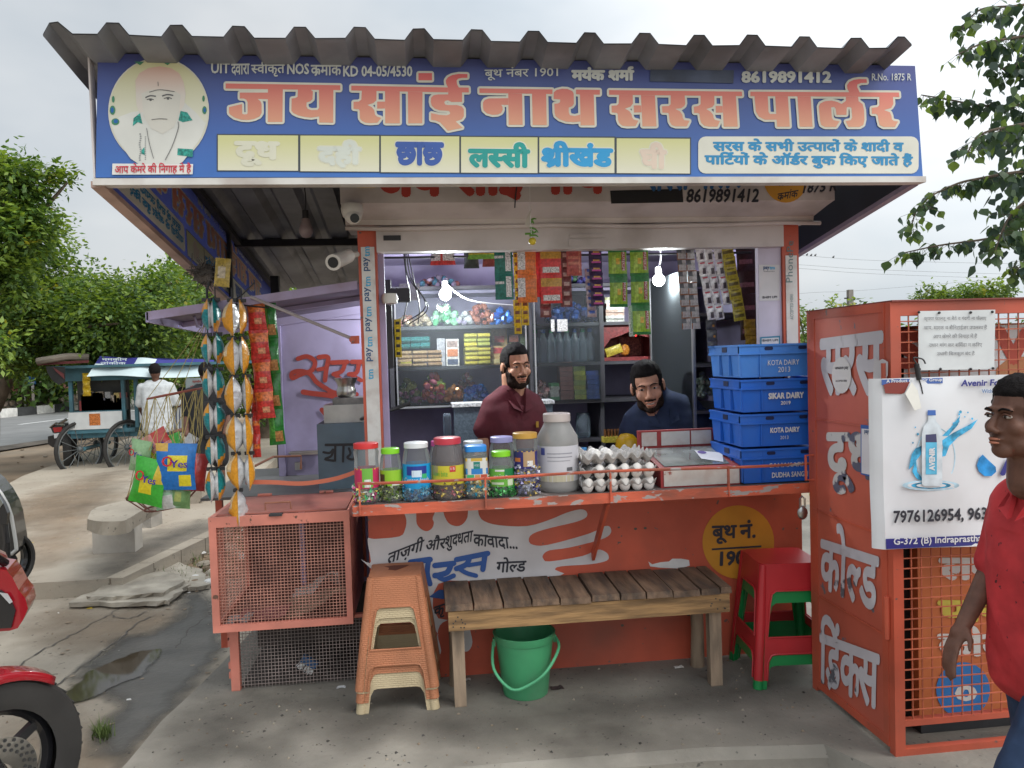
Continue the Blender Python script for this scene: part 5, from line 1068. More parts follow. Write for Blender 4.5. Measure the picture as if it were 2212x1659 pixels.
b = B(); hp = QX(1747,1008,DX-.02); b.tube([(DX-.004,DYF-.012,hp.z+.045),(DX-.035,DYF-.012,hp.z+.045),(DX-.035,DYF-.012,hp.z-.05),(DX-.004,DYF-.012,hp.z-.05)],.005,6); b.build('handle',ORANGE,door)
for z in (1.21,.45):
    b = B(); b.cyl((DX-.008,FYC+.025,z-.07),(DX-.008,FYC+.025,z+.07),.009,n=8); b.build('hinge',ORANGE,door)
pk = QX(1742,1100,DX-.03); b = B(); b.ball((DX-.03,DYF+.03,pk.z-.02),(.022,.012,.028),12); b.tube([(DX-.04,DYF+.03,pk.z),(DX-.04,DYF+.03,pk.z+.035),(DX-.03,DYF+.03,pk.z+.045),(DX-.02,DYF+.03,pk.z+.035),(DX-.02,DYF+.03,pk.z)],.004,6)
tag(b.build('padlock',STEEL,smooth=True),'steel padlock hanging on the hasp at the back edge of the cage door','padlock')
Kq = lambda p: (1714.3+.26672*p[0],608.3+.26672*p[1]); Jq = lambda p: (1659+.3667*p[0],1050.7+.3667*p[1])
BRW = mat('brush_white',(.52,.50,.53),.6,.08,5); BRC = mat('brush_white_chipped',(.52,.50,.53),.6,.08,5,chip=(.11,.11,.13),camt=.42,cscale=9); BRCC = mat('brush_white_ruined',(.50,.48,.46),.6,.08,5,chip=(.09,.09,.13),camt=.85,cscale=9)
kk = lambda x,y: plX(*Kq((x,y))); jj = lambda x,y: plX(*Jq((x,y)))
dt_ = lambda s_,q0,q1,H_,m_,bold,sl=0: qtext('lettering',s_,plX,*q0,*q1,H_,XN,m_,door,bold,.001,sl)
dt_('सरस',Kq((222,905)),Kq((716,905)),112,BRW,.035,0)
dt_('दूध',Kq((270,1690)),Kq((660,1745)),122,BRCC,.035,2)
dt_('को{ल}ड',Jq((308,590)),Jq((640,735)),142,BRC,.03,4)
dt_('िड~ं{क}स',Jq((305,1160)),Jq((648,1330)),148,BRC,.03,2)
qpoly('oval_sticker',[[(p[0],p[1]) for p in [Kq(q) for q in ellipse(396,758,78,148,26)]]],plX,XN,paint('sticker_pale',(.60,.57,.56)),door,.004)
qtext('lettering','amazon pay',plX,*Kq((348,718)),*Kq((452,714)),7,XN,INK,door,.02,.0045); qtext('lettering','ACCEPTED HERE',plX,*Kq((350,812)),*Kq((442,810)),4,XN,INK,door,.01,.0045)
qpoly('torn_sticker',[[Kq(q) for q in ((665,610),(700,640),(730,625),(775,650),(772,760),(700,905),(650,900),(655,700))]],plX,XN,paint('sticker_grey',(.55,.53,.53)),door,.004)
qpoly('sticker',[[Kq(q) for q in ((552,1158),(682,1170),(685,1592),(552,1560))]],plX,XN,paint('sticker_blue',(.03,.1,.35)),door,.004); qpoly('sticker',[[Kq(q) for q in ((560,1190),(676,1198),(678,1575),(560,1550))]],plX,XN,paint('sticker_clean',(.66,.64,.66)),door,.0045)
qtext('lettering','pay',plX,*Kq((585,1235)),*Kq((620,1238)),9,XN,PT1,door,.03,.005); qtext('lettering','tm',plX,*Kq((621,1232)),*Kq((650,1234)),7,XN,PT2,door,.03,.005)
# cage frame
X2 = 2.42
for x in (DX,X2):
    for y in (FYC,-.40): b = B(); b.box((x,y,0),(x+.035,y+.03,DTOP)); b.build('post',ORANGE,fc)
b = B(); b.box((DX+.035,FYC,DTOP-.045),(X2,FYC+.03,DTOP)); b.build('top_bar',ORANGE,fc)
zb1 = QY(2000,1553,FYC).z; b = B(); b.box((DX+.035,FYC,zb1-.02),(X2,FYC+.025,zb1)); b.build('lower_bar',ORANGE,fc)
b = B(); b.box((DX+.035,FYC,.0),(X2,FYC+.025,.022)); b.build('base_bar',ORANGE,fc)
b = B(); b.box((DX,FYC-.01,DTOP),(X2+.05,-.36,DTOP+.005)); b.build('top_sheet',mat('rust_red',(.2,.05,.04),.7,.3,6),fc)
mesh_panel('wire_mesh',(DX+.03,FYC+.005,zb1),(X2-DX-.03,0,0),(0,0,DTOP-zb1-.03),26,40,.0035,mat('wire_orange',(.40,.10,.05),.6,.2,10),fc)
# fridge inside
fr = thing('fridge','orange printed drinks fridge standing inside the steel cage','fridge',(2.0,-.6,0))
f0 = QY(1983,1300,-.80).x; b = B(); b.box((f0,-.80,.06),(2.40,-.42,1.40)); b.build('cabinet',mat('fridge_orange',(.52,.15,.05),.4,.08,3),fr)
b = B(); b.box((f0-.09,-.76,.06),(f0-.002,-.45,1.36)); b.build('side',mat('gap_shade_black',(.008,.008,.009),.4),fr)  # added black block, paints the shaded gap left of the fridge
b = B(); b.box((f0+.02,-.78,.001),(2.38,-.44,.06)); b.build('plinth',DARKM,fr)
frf = lambda x,y: QY(x,y,-.802); FRN = (0,-1,0); FW_ = paint('fridge_white',(.6,.6,.57))
qpoly('head_print',[[(1952,712),(2225,700),(2225,812),(1952,822)]],lambda x,y: QY(x,y,-.805),FRN,paint('head_white',(.70,.70,.70)),fr,.001)
qtext('lettering','S',lambda x,y: QY(x,y,-.806),1925,790,1992,790,72,FRN,paint('head_red',(.5,.09,.06)),fr,.07,.002)
qtext('lettering','V',lambda x,y: QY(x,y,-.806),2150,782,2226,782,70,FRN,paint('head_red',(.5,.09,.06)),fr,.07,.002)
qpoly('swirl',[[(2152,795),(2180,772),(2215,770),(2230,800),(2230,812),(2150,812)]],lambda x,y: QY(x,y,-.806),FRN,paint('swirl_orange',(.5,.22,.1)),fr,.002)
qtext('lettering','ल{स}सी',frf,2032,1250,2230,1250,60,FRN,FW_,fr,.06,.002); qtext('lettering','पानी',frf,2030,1340,2200,1340,58,FRN,paint('fridge_yellow',(.6,.5,.08)),fr,.06,.002); qtext('lettering','को{ल}ड',frf,2028,1415,2220,1415,62,FRN,FW_,fr,.05,.002)
qpoly('blue_disc',[ellipse(2080,1490,58,60,30)],frf,FRN,paint('disc_blue',(.03,.17,.45)),fr,.001); qtext('lettering','0',frf,2066,1512,2106,1512,30,FRN,FW_,fr,.05,.002)
# banner tied over the cage front
bnr = thing('vinyl_banner','white water bottle banner tied across the fridge cage','banner',(1.75,-.93,.5))
BY_ = FYC-.022
def bp(u,v):
    tl,trr,bl,br__ = QY(1905,818,BY_),QY(2260,806,BY_),QY(1912,1187,BY_),QY(2262,1173,BY_)
    p = bl.lerp(br__,u).lerp(tl.lerp(trr,u),v); return p+V((0,.004*math.sin(u*9+v*3)-.002+.003*noise.noise(V((u*4,v*4,2))),0))
VIN = mat('vinyl_white',(.70,.71,.73),.35,.04,3,dirt=(.5,.48,.46),damt=.4,dscale=3)
b = B(); b.grid(bp,24,20); b.grid(lambda u,v: bp(0,v)+V((-.028*math.sin(u*1.5),.03*u,-.0)),4,20); b.build('sheet',VIN,bnr,smooth=True)
bf = lambda x,y: QY(x,y,BY_-.005); BN = (0,-1,0)
NAVY = mat('banner_navy',(.035,.035,.20),.4,.05); CYB = mat('banner_cyan',(.06,.40,.66),.4,.5,30); CYP = mat('banner_pale',(.42,.60,.70),.4,.25,25)
qpoly('foot_band',[[(1913,1164),(2255,1150),(2256,1172),(1914,1186)]],bf,BN,NAVY,bnr,.001)
qtext('lettering','G-372 (B) Indraprastha Ind',bf,1930,1181,2150,1172,19,BN,VIN,bnr,.02,.002)
qtext('lettering','7976126954, 9636',bf,1930,1133,2146,1124,29,BN,INK,bnr,.03,.002)
qpoly('head_band',[[(1904,820),(2036,816),(2036,828),(1904,832)]],bf,BN,mat('banner_band',(.06,.12,.35),.4),bnr,.001)
qtext('lettering','A Product of Avenir Group',bf,1914,829,2034,825,9,BN,VIN,bnr,.02,.002)
qtext('lettering','Avenir Foods & Beverages',bf,2075,838,2290,834,17,BN,NAVY,bnr,.04,.002,2); qtext('lettering','With Premium',bf,2120,849,2185,848,8,BN,mat('banner_steel',(.1,.2,.4),.4),bnr,.02,.002)
qpoly('torn_hole',[[Kq(q) for q in ((725,835),(790,815),(940,812),(895,900),(870,910),(740,905))]],bf,BN,paint('hole_red',(.22,.04,.03)),bnr,.002)
b = B(); T_ = [Kq(q) for q in ((945,812),(985,880),(995,1020),(940,1040),(880,905))]; b.poly(T_,lambda x,y: bf(x,y)+V((0,-.006-.0003*(y-820),0))); b.build('torn_flap',mat('flap_cream',(.62,.60,.54),.5),bnr)
# printed bottle with a splash
KB_ = lambda L_: [Kq(q) for q in L_]
qpoly('print_splash',[KB_([(955,1400),(985,1350),(1035,1330),(1030,1400),(990,1450),(1000,1540),(1060,1620),(1000,1600),(960,1540),(975,1480),(930,1525)]),KB_([(1195,1290),(1290,1225),(1400,1170),(1490,1115),(1440,1190),(1330,1260),(1260,1330),(1230,1410),(1195,1420),(1210,1340)]),KB_([(1200,1250),(1280,1170),(1350,1080),(1330,1160),(1250,1250)])],bf,BN,CYB,bnr,.001)
qpoly('print_drop',[KB_(ellipse(x,y,r,r*1.1,8)) for x,y,r in ((1350,1055,12),(1410,1060,7),(1445,1110,9),(1385,1095,6),(1005,1235,10),(985,1180,6),(965,1305,7),(1340,1075,8),(1300,1150,12),(1330,1130,14))],bf,BN,CYB,bnr,.001)
for rx_,ry_,mt in ((230,42,CYP),(190,33,VIN),(160,28,CYB),(120,18,VIN)): qpoly('print_ripple',[KB_(ellipse(1110,1650,rx_,ry_,30))],bf,BN,mt,bnr,.0012+.0006*(230-rx_)/40)
qpoly('print_ring',[[KB_(ellipse(1150,1420,160,240,40)),KB_(ellipse(1150,1420,152,230,40))]],bf,BN,CYP,bnr,.0008)
qpoly('print_bottle',[KB_([(1082,1085),(1140,1085),(1145,1130),(1180,1170),(1195,1230),(1195,1640),(1180,1655),(1050,1655),(1030,1640),(1030,1230),(1045,1170),(1078,1130)])],bf,BN,mat('bottle_print',(.60,.66,.70),.4,.12,30),bnr,.0055)
qpoly('print_cap',[KB_([(1076,1040),(1140,1040),(1142,1082),(1074,1082)])],bf,BN,mat('cap_blue',(.05,.13,.40),.4),bnr,.0062)
qpoly('print_label',[KB_([(1060,1300),(1150,1300),(1150,1560),(1060,1560)])],bf,BN,CYB if False else mat('bottle_cyan',(.10,.42,.62),.4,.2,20),bnr,.0062); qpoly('print_label',[KB_([(1060,1238),(1145,1232),(1150,1300),(1060,1300)])],bf,BN,mat('bottle_dark',(.06,.06,.14),.4),bnr,.0062)
O = bf(*Kq((1130,1525))); text('lettering','AVENIR',O,bf(*Kq((1130,1345)))-O,bf(*Kq((1088,1525)))-O,BN,VIN,bnr,.05,.007)
qpoly('print_drop',[KB_([(1530,1400),(1575,1445),(1635,1500),(1640,1540),(1600,1575),(1545,1575),(1500,1540),(1482,1490),(1500,1430)])],bf,BN,mat('drop_blue',(.03,.25,.58),.2,.4,25),bnr,.001)
qtext('lettering','AVENIR',bf,*Kq((1680,1560)),*Kq((2260,1545)),30,BN,NAVY,bnr,.08,.002)
# notice
nto = thing('paper_notice','printed white paper notice wired to the cage mesh','notice',QY(2066,735,FYC-.02))
nfl = lambda x,y: QY(x,y,FYC-.012); b = B(); b.grid(lambda u,v: nfl(1984+165*u,800-128*v+(-3)*u)+V((0,-.002*math.sin(u*5)*math.cos(v*3),0)),10,8); b.build('sheet',paint('notice_paper',(.60,.62,.62),dirt=(.42,.42,.42),damt=.5,dscale=9),nto,smooth=True)
nf2 = lambda x,y: QY(x,y,FYC-.0155); GI = paint('notice_ink',(.12,.12,.13))
for s_,x0,x1,y in (('कृपया फालतू ना बैठे व गंदगी ना फैलाए',1055,1560,322),('चाय, मा{स}क व सैिनटाईजर उपल{ब}ध हैं',1055,1565,394),('आप केमरे की िनगाह में हैं',1130,1485,465),('उधार मांग कर शिम^दा न किरए',1095,1525,535),('उधारी िबलकुल बंद हैं',1160,1465,607)):
    qtext('lettering',s_,nf2,*Kq((x0,y)),*Kq((x1,y-3)),11.5,BN,GI,nto,.0,.001)
b = B()
for q in ((1015,248),(1180,252),(1435,250),(1610,245),(1020,708),(1190,708),(1435,708),(1615,702)):
    p = nf2(*Kq(q)); b.ball(p,.0045,8)
b.build('pins',DARKM,nto)
# box for cable and wires clipped at banner corner
b = B(); p = QY(1980,800,FYC-.03); b.cyl(p+V((.0,0,.02)),p+V((.008,0,-.03)),.008); b.tube(catmull([p+V((0,0,.02)),p+V((-.01,.0,.04)),p+V((.02,0,.035)),p+V((.03,0,.02))],4),.0025,5); b.tube(catmull([p+V((.008,0,-.03)),p+V((.015,0,-.05)),p+V((.02,0,-.075))],4),.002,5)
tag(b.build('wire_tie',DARKM),'twisted wire tie at the top corner of the banner','wire tie')

# ================================================================ cameras, bulbs, charm
CAMW = mat('camera_white',(.58,.55,.50),.4,.06,8)
dc = thing('dome_camera','white dome security camera under the shutter housing','camera',QY(761,455,-.24))
p = QY(761,462,-.25); b = B(); b.lathe([(.001,.035),(.038,.035),(.042,.02),(.040,.005),(.035,-.012),(.001,-.012)],20,p); b.build('base',CAMW,dc,smooth=True)
b = B(); b.ball(p+V((.003,-.008,-.008)),(.033,.033,.033),18); b.build('dome',CAMW,dc,smooth=True)
b = B(); n_ = V((.25,-.85,-.45)).normalized(); q = p+V((.003,-.008,-.008))+n_*.026; b.cyl(q,q+n_*.009,.017,n=16); b.build('lens',mat('lens',(.015,.02,.025),.15),dc)
bc_ = thing('bullet_camera','white bullet security camera on the corner post','camera',QY(750,557,-.03))
p0,p1 = QY(752,553,-.05),QY(722,566,-.20); b = B(); b.cyl(p0,p1,.028,.03,18); b.build('body',CAMW,bc_,smooth=True)
b = B(); d = (p1-p0).normalized(); b.cyl(p1,p1+d*.012,.031,n=18); b.cyl(p0,QY(772,549,-.01),.012,n=8); b.build('bracket',CAMW,bc_,smooth=True)
b = B(); b.cyl(p1+d*.013,p1+d*.0135,.021,n=16); b.build('lens',mat('lens',(.015,.02,.025),.15),bc_)
ub = thing('light_bulb','unlit white bulb hanging on a wire under the roof','bulb',QY(661,497,.25)); p = QY(661,497,.25)
b = B(); b.lathe([(.001,-.036),(.018,-.03),(.029,-.012),(.031,.002),(.026,.018),(.02,.03),(.018,.045),(.014,.05)],18,p); b.build('globe',mat('bulb_pink',(.42,.33,.33),.3),ub,smooth=True)
b = B(); b.cyl(p+V((0,0,.05)),p+V((0,0,.085)),.013,n=10); b.tube(catmull([p+V((0,0,.085)),p+V((.004,0,.14)),p+V((-.006,.02,roofz(.25)-p.z-.02))],5),.003,5); b.build('holder',DARKM,ub)
def lit(lb,qx,qy,Y,watts,hang):
    p = QY(qx,qy,Y); t = thing('light_bulb',lb,'bulb',p)
    b = B(); b.ball(p,.032,16); b.build('globe',mat('bulb_lit',(1,1,1),.3,0,emit=(.92,1.0,.98),estr=9),t,smooth=True)
    b = B(); b.cyl(p+V((0,.0,.03)),p+V((0,.01,.065)),.016,n=10); b.tube(catmull([p+V((0,.01,.06)),p+hang[0],p+hang[1]],5),.004,5); b.build('holder',mat('holder_white',(.5,.5,.5),.4),t)
    l = bpy.data.lights.new('bulb_light','POINT'); l.energy = watts; l.shadow_soft_size = .035; l.color = (.92,1.0,.99); o = bpy.data.objects.new('bulb_light',l); COL.objects.link(o); o.parent = t; o.matrix_parent_inverse = t.matrix_world.inverted(); o.location = p+V((0,-.06,-.02))
lit('brightly lit bulb at the left inside the kiosk',962,636,.75,22.0,(V((.12,.0,-.03)),V((.36,.05,-.06))))
lit('brightly lit bulb at the right inside the kiosk behind the green packets',1423,605,.65,13.0,(V((.02,.02,.12)),V((.02,.05,.25))))
ch = thing('lemon_chilli_charm','lemon and green chillies strung up under the sign as a charm','charm',QY(1150,520,-.25)); CYc = -.26
cp = lambda x,y: QY(1018.2+.2749*x-1.0,359.5+.2749*y,CYc)  # zoomed photo to the plane of the string
cz = lambda x,y: QY((1350+x*.49729)/1.80833,(650+y*.49729)/1.80833,CYc)
b = B(); b.tube([cz(1445,95),cz(1450,330),cz(1462,600)],.0012,5); b.build('string',WHITE,ch)
b = B()
for i in range(16): o_ = random.uniform(-28,10); b.tube([cz(1458,335),cz(1442+o_*.6,400),cz(1435+o_,480-abs(o_)*.7)],.0013,4)
b.build('tassel',paint('jute',(.5,.45,.38)),ch)
b = B(); b.ball(cz(1467,588),(.0155,.0155,.0145),12); b.build('lemon',mat('lemon',(.62,.47,.03),.4),ch,smooth=True)
CH = mat('chilli',(.10,.27,.03),.3)
for L_ in ([(1455,420),(1480,410),(1495,415)],[(1450,480),(1490,490),(1510,520)],[(1410,530),(1460,525),(1500,515)],[(1445,545),(1490,540),(1510,555)],[(1455,500),(1480,520),(1500,500)],[(1460,440),(1470,430),(1478,450)]):
    b = B(); c = catmull([cz(*q)+V((0,random.uniform(-.006,.006),0)) for q in L_],3); b.tube(c,[.0045-.0028*i/len(c) for i in range(len(c))],6); b.build('chilli',CH,ch,smooth=True)
b = B(); b.tube([QY(1117,393,FY-.004),QY(1113,430,FY-.004),QY(1112,449,FY-.004)],.0025,5); tag(b.build('hanging_thread',DARKM),'short dark thread hanging on the white shutter housing','thread')

# ================================================================ shelves at the back of the kiosk
SHY = 1.02
shf = thing('wall_shelves','dark framed wall shelves with glass fronts behind the sellers','shelves',(.6,1.2,.75))
SHM = mat('shelf_dark',(.05,.048,.055),.5,.2,5)
zs = [QY(1000,y,SHY).z for y in (617,703,790,873)]
X_ = lambda q,Y=SHY: QY(q,750,Y).x
xl_,xd1,xd2,xr_ = X_(845),X_(1146),X_(1300),X_(1490)
for z in zs:
    b = B(); b.box((xl_,SHY,z-.018),(xr_,1.398,z)); b.build('shelf',SHM,shf)
for x in (xl_,xd1,xd2,xr_):
    b = B(); b.box((x-.012,SHY-.006,zs[3]-.018),(x+.012,1.398,1.72)); b.build('upright',SHM,shf)
b = B(); b.box((xd2-.01,SHY+.02,.02),(xd2+.01,1.398,zs[3]-.018)); b.build('upright',SHM,shf)
b = B(); b.box((xl_+.02,SHY-.012,zs[3]+.002),(xd1-.014,SHY-.008,zs[0]-.02)); b.build('glass_pane',GLASS,shf)
b = B(); b.box((xd1+.014,SHY-.012,zs[3]+.002),(xd2-.014,SHY-.008,zs[0]-.02)); b.build('glass_pane',GLASS,shf)
AL = mat('alu_strip',(.35,.35,.36),.35,.1,metal=.7)
b = B()
for x in (xl_+.024,xd1-.03,xd1+.02): b.box((x,SHY-.018,zs[3]),(x+.008,SHY-.0125,zs[0]-.02))
b.box((xl_+.02,SHY-.018,zs[3]-.012),(xd1-.014,SHY-.0125,zs[3]-.002)); b.build('pane_rail',AL,shf)
# side shelving on the right wall, behind glass
RSX = WX1-.36
sd_ = thing('side_cabinet','glass fronted side cabinet on the right inner wall','cabinet',(1.5,.6,.75))
for z in (zs[0]-.02,zs[1],zs[2]-.02,zs[3]-.03):
    b = B(); b.box((RSX,.3,z-.015),(WX1-.022,SHY-.01,z)); b.build('shelf',SHM,sd_)
b = B(); b.box((RSX-.006,.3,.75),(RSX-.002,SHY-.01,zs[0])); b.build('glass_pane',DGLASS,sd_)
b = B(); b.box((RSX-.012,SHY-.05,.75),(RSX+.0,SHY-.03,1.75)); b.box((RSX-.012,.3,.75),(RSX,.32,1.75)); b.build('pane_rail',AL,sd_)
# -- goods
PILL = {}
def pillow(w_,h_,t_,mats,nu=8,nv=8,ks=None,crimp=.12,seed=0):
    b = B()
    def f(sgn):
        def g(u,v):
            e = max(0,min(1,(.5-abs(v-.5))/crimp)); s_ = (math.sin(math.pi*u)**.6)*(math.sin(math.pi*min(1,max(0,(v-crimp*.4)/(1-crimp*.8))))**(.6 if t_ < .03 else .7) if crimp*.4 < v < 1-crimp*.4 else 0)
            nn = 1+.25*noise.noise(V((u*5+seed,v*6,seed)))
            wv = 1-.10*math.sin(math.pi*v)*(1 if t_ > .02 else .3)
            return ((u-.5)*w_*wv,-sgn*t_/2*s_*nn-sgn*.0003,(v-.5)*h_)
        return g
    b.grid(f(1),nu,nv,ks=ks); b.grid(f(-1),nu,nv,k=len(mats)-1); return b
def pk_mat(n,c,**k): return mat('pack_'+n,c,k.pop('rough',.28),k.pop('var',.24),k.pop('scale',95),bump=.2,bscale=60,**k)
def put(lb,name,cat,q,Y,me,grp=None,rz=0,ry=0,rx=0,z=None):
    p = QY(*q,Y); o = obj(name,me); o.matrix_world = Matrix.Translation((p.x,Y,p.z if z is None else z)) @ Matrix.Rotation(rz,4,'Z') @ Matrix.Rotation(ry,4,'Y') @ Matrix.Rotation(rx,4,'X'); return tag(o,lb,cat,grp)
def stackp(lb,name,cat,x0,x1,ytop,ybot,cols,rows,mats_,grp,Y=1.10,flat=True):
    a,c = QY(x0,ybot,Y),QY(x1,ybot,Y); h_ = QY(x0,ytop,Y).z-a.z; cw = (c.x-a.x)/cols; rh = h_/rows; ms = []
    for m_ in mats_:
        b = B()
        if flat: b.grid(lambda u,v: ((u-.5)*cw*.96,-.05+.0-.012*math.sin(math.pi*v),(v-.5)*rh*.92+.003*noise.noise(V((u*4,v*3,1)))),6,3); b.box((-cw*.47,-.05,-rh*.45),(cw*.47,.05,rh*.45))
        else: b.box((-cw*.48,-.05,-rh*.48),(cw*.48,.05,rh*.48))
        ms.append(b.mesh(name,m_))
    zb = min(zs,key=lambda z: abs(z-a.z))
    for i in range(cols):
        for j in range(rows):
            o = obj(name,ms[(i*3+j*5+random.randrange(2)) % len(ms)]); o.matrix_world = Matrix.Translation((a.x+cw*(i+.5),Y+random.uniform(-.012,.012),zb+rh*(j+.5)+.001)) @ Matrix.Rotation(random.uniform(-.06,.06),4,'Z'); tag(o,lb,cat,grp)
def heap(lb,name,cat,x0,x1,ytop,ybot,cols,Y=1.12,n=60,r=.022,grp=None):
    """a bag of sweets: one clear bag tightly filled with shiny wrapped pieces"""
    a,c = QY(x0,ybot,Y),QY(x1,ybot,Y); h_ = QY(x0,ytop,Y).z-a.z; zb = min(zs,key=lambda z: abs(z-a.z)); w_ = c.x-a.x; t = thing(name,lb,cat,((a.x+c.x)/2,Y,zb),grp)
    b = B()
    for i in range(n):
        u,v = random.random(),random.random(); hh = h_*(1-.55*(abs(u-.5)*2)**2)
        b.ball((a.x+w_*(.08+.84*u),Y-.05+random.uniform(0,.09),zb+r*.7+(hh-r*1.5)*v),(r*random.uniform(.7,1.2),r*.8,r*random.uniform(.6,.9)),6,k=random.randrange(len(cols)),rot=Matrix.Rotation(random.random()*3,3,'Y'))
    o = b.build('sweets',[mat('sweet_%s%d' % (lb[:12],i),c_,.22,.15,50,metal=.2) for i,c_ in enumerate(cols)],t); o['kind'] = 'stuff'; return t
heap('bag of pale green wrapped sweets on the upper left shelf','sweets_bag','sweets',930,996,650,703,[(.12,.42,.2),(.25,.5,.3),(.4,.55,.45)],n=70)
heap('small bag of golden brown sweets beside the green ones','sweets_bag','sweets',893,930,668,703,[(.45,.36,.25),(.3,.22,.15)],n=30)
heap('bag of copper coloured toffees on the upper shelf','sweets_bag','sweets',1012,1068,648,703,[(.3,.09,.06),(.4,.15,.1)],n=45)
heap('bag of shiny blue sweets on the upper shelf','sweets_bag','sweets',1060,1108,662,703,[(.015,.09,.42),(.02,.15,.55)],n=40)
heap('bag of dark green sweets at the left end of the lower shelf','sweets_bag','sweets',858,910,812,873,[(.06,.14,.05),(.2,.05,.12),(.2,.2,.08)],n=45)
heap('heap of pink and red sweet balls on the lower shelf','sweets_bag','sweets',910,965,800,873,[(.4,.06,.12),(.5,.14,.2),(.3,.4,.08),(.45,.1,.05)],n=70)
heap('bag of orange sweets on the lower shelf','sweets_bag','sweets',960,1000,822,873,[(.45,.14,.04),(.5,.22,.08)],n=35)
heap('bag of blue sweets on the lower shelf beside the seller','sweets_bag','sweets',1000,1060,826,873,[(.015,.07,.35),(.02,.16,.5)],n=45)
YB = [pk_mat('yellow',(.52,.42,.06)),pk_mat('yellow2',(.42,.36,.07)),pk_mat('olive',(.36,.36,.08))]; BRN = [pk_mat('brown',(.30,.18,.10)),pk_mat('tan',(.42,.28,.16))]
stackp('yellow biscuit packet in the stack on the middle shelf','biscuit_packet','packet',1003,1058,722,790,2,7,YB,'yellow biscuit packets')
stackp('brown biscuit packet in the low stack on the left middle shelf','biscuit_packet','packet',860,954,755,790,3,4,BRN,'brown biscuit packets')
stackp('yellow packet on top of the brown biscuit packets','biscuit_packet','packet',866,890,742,755,1,1,YB,'yellow packets on brown ones'); 
def one_box(lb,x0,x1,ytop,ybot,col,Y=1.12,d=.06,cat='carton',name='carton',fields=()):
    a,c = QY(x0,ybot,Y),QY(x1,ybot,Y); h_ = QY(x0,ytop,Y).z-a.z; zb = min(zs+[zs[3]-.33],key=lambda z: abs(z-a.z)); t = thing(name,lb,cat,((a.x+c.x)/2,Y,zb))
    b = B(); b.box((a.x,Y-d/2,zb+.001),(c.x,Y+d/2,zb+h_)); b.build('box',pk_mat('bx%d%d' % (x0,ytop),col,rough=.5),t)
    for u0,u1,v0,v1,cc in fields:
        b = B(); b.box((a.x+(c.x-a.x)*u0,Y-d/2-.002,zb+h_*v0),(a.x+(c.x-a.x)*u1,Y-d/2-.0004,zb+h_*v1)); b.build('print',pk_mat('bp%.2f%.2f%.2f' % cc,cc,rough=.5),t)
    return t
stackp('teal and violet wafer packet above the brown biscuits','wafer_packet','packet',868,930,728,754,3,2,[pk_mat('teal',(.03,.16,.16)),pk_mat('plum',(.16,.06,.14)),pk_mat('yellow',(.52,.42,.06))],'wafer packets on the biscuits',Y=1.12)
for o in [o for o in COL.objects if o.name.startswith('wafer_packet')]: o.location.z += QY(900,754,1.12).z-zs[2]
stackp('dark carton in the row under the upper left shelf','small_carton','carton',1100,1140,728,790,2,4,[pk_mat('dk1',(.2,.07,.05)),pk_mat('dk2',(.12,.14,.08)),pk_mat('dk3',(.3,.2,.1))],'dark cartons on the middle shelf',Y=1.2,flat=False)
heap('bag of lilac and white sweets right of the green ones','sweets_bag','sweets',985,1018,668,703,[(.35,.3,.4),(.5,.5,.5)],n=26)
heap('clear bag of amber sweets at the left end of the upper shelf','sweets_bag','sweets',858,896,672,703,[(.4,.3,.2),(.3,.12,.08)],n=28)
heap('pale pouch of pink sweets at the back of the lower shelf','sweets_bag','sweets',985,1030,805,873,[(.42,.3,.28),(.45,.2,.2),(.4,.36,.3)],Y=1.24,n=50)
heap('mixed bright sweets bag on the top board at the left','sweets_bag','sweets',900,1000,585,617,[(.1,.25,.3),(.35,.3,.35),(.3,.12,.1)],Y=1.2,n=60)
heap('mixed dark bundles on the top board behind the red strips','sweets_bag','bundle',1150,1290,585,617,[(.1,.1,.3),(.3,.1,.1),(.1,.2,.1)],Y=1.2,n=60)
heap('clear jars worth of pale sweets on the low shelf at the right','sweets_bag','sweets',1500,1545,800,860,[(.3,.36,.3),(.4,.42,.36)],Y=.8,n=40)
one_box('tan rusk carton with red oval badge on the middle shelf',1059,1092,750,790,(.42,.27,.12),fields=((.2,.8,.6,.9,(.42,.05,.05)),(.1,.9,.08,.3,(.5,.4,.2))))
one_box('dark tan rusk carton standing behind the other one',1062,1096,714,790,(.28,.19,.09),Y=1.2,fields=((.2,.8,.62,.8,(.36,.06,.05)),))
one_box('orange rusk carton half hidden behind the sellers head',1093,1125,752,790,(.42,.22,.10),fields=((.1,.9,.5,.8,(.3,.35,.15)),))
one_box('white and orange carton with dark print on the middle shelf',964,992,732,790,(.55,.50,.48),fields=((.1,.9,.35,.62,(.5,.16,.06)),(.1,.9,.05,.25,(.06,.07,.12)),(.1,.9,.7,.92,(.3,.2,.18))))
one_box('grey carton between the biscuit stacks',945,962,730,790,(.35,.33,.36))
stackp('dark red carton in the tall stack behind the seller in maroon','small_carton','carton',1207,1236,792,873,1,8,[pk_mat('cig1',(.22,.08,.06)),pk_mat('cig2',(.27,.1,.08))],'dark red cartons',flat=False)
stackp('lime and green carton in the stack between red and blue ones','small_carton','carton',1237,1263,802,873,1,7,[pk_mat('cig3',(.28,.38,.08)),pk_mat('cig4',(.38,.42,.06))],'lime cartons',flat=False)
stackp('deep blue carton in the short stack near the shelf divider','small_carton','carton',1264,1292,812,873,1,6,[pk_mat('cig5',(.03,.07,.28)),pk_mat('cig6',(.04,.1,.34))],'blue cartons',flat=False)
stackp('green and white carton in the low stack beside the red ones','small_carton','carton',1187,1206,836,873,1,5,[pk_mat('cig7',(.06,.3,.1)),pk_mat('cig8',(.5,.5,.45))],'green cartons',flat=False)
heap('pink packet heap on the shelf just right of the maroon seller','sweets_bag','sweets',1154,1186,826,873,[(.42,.2,.2),(.5,.34,.3)],n=30)
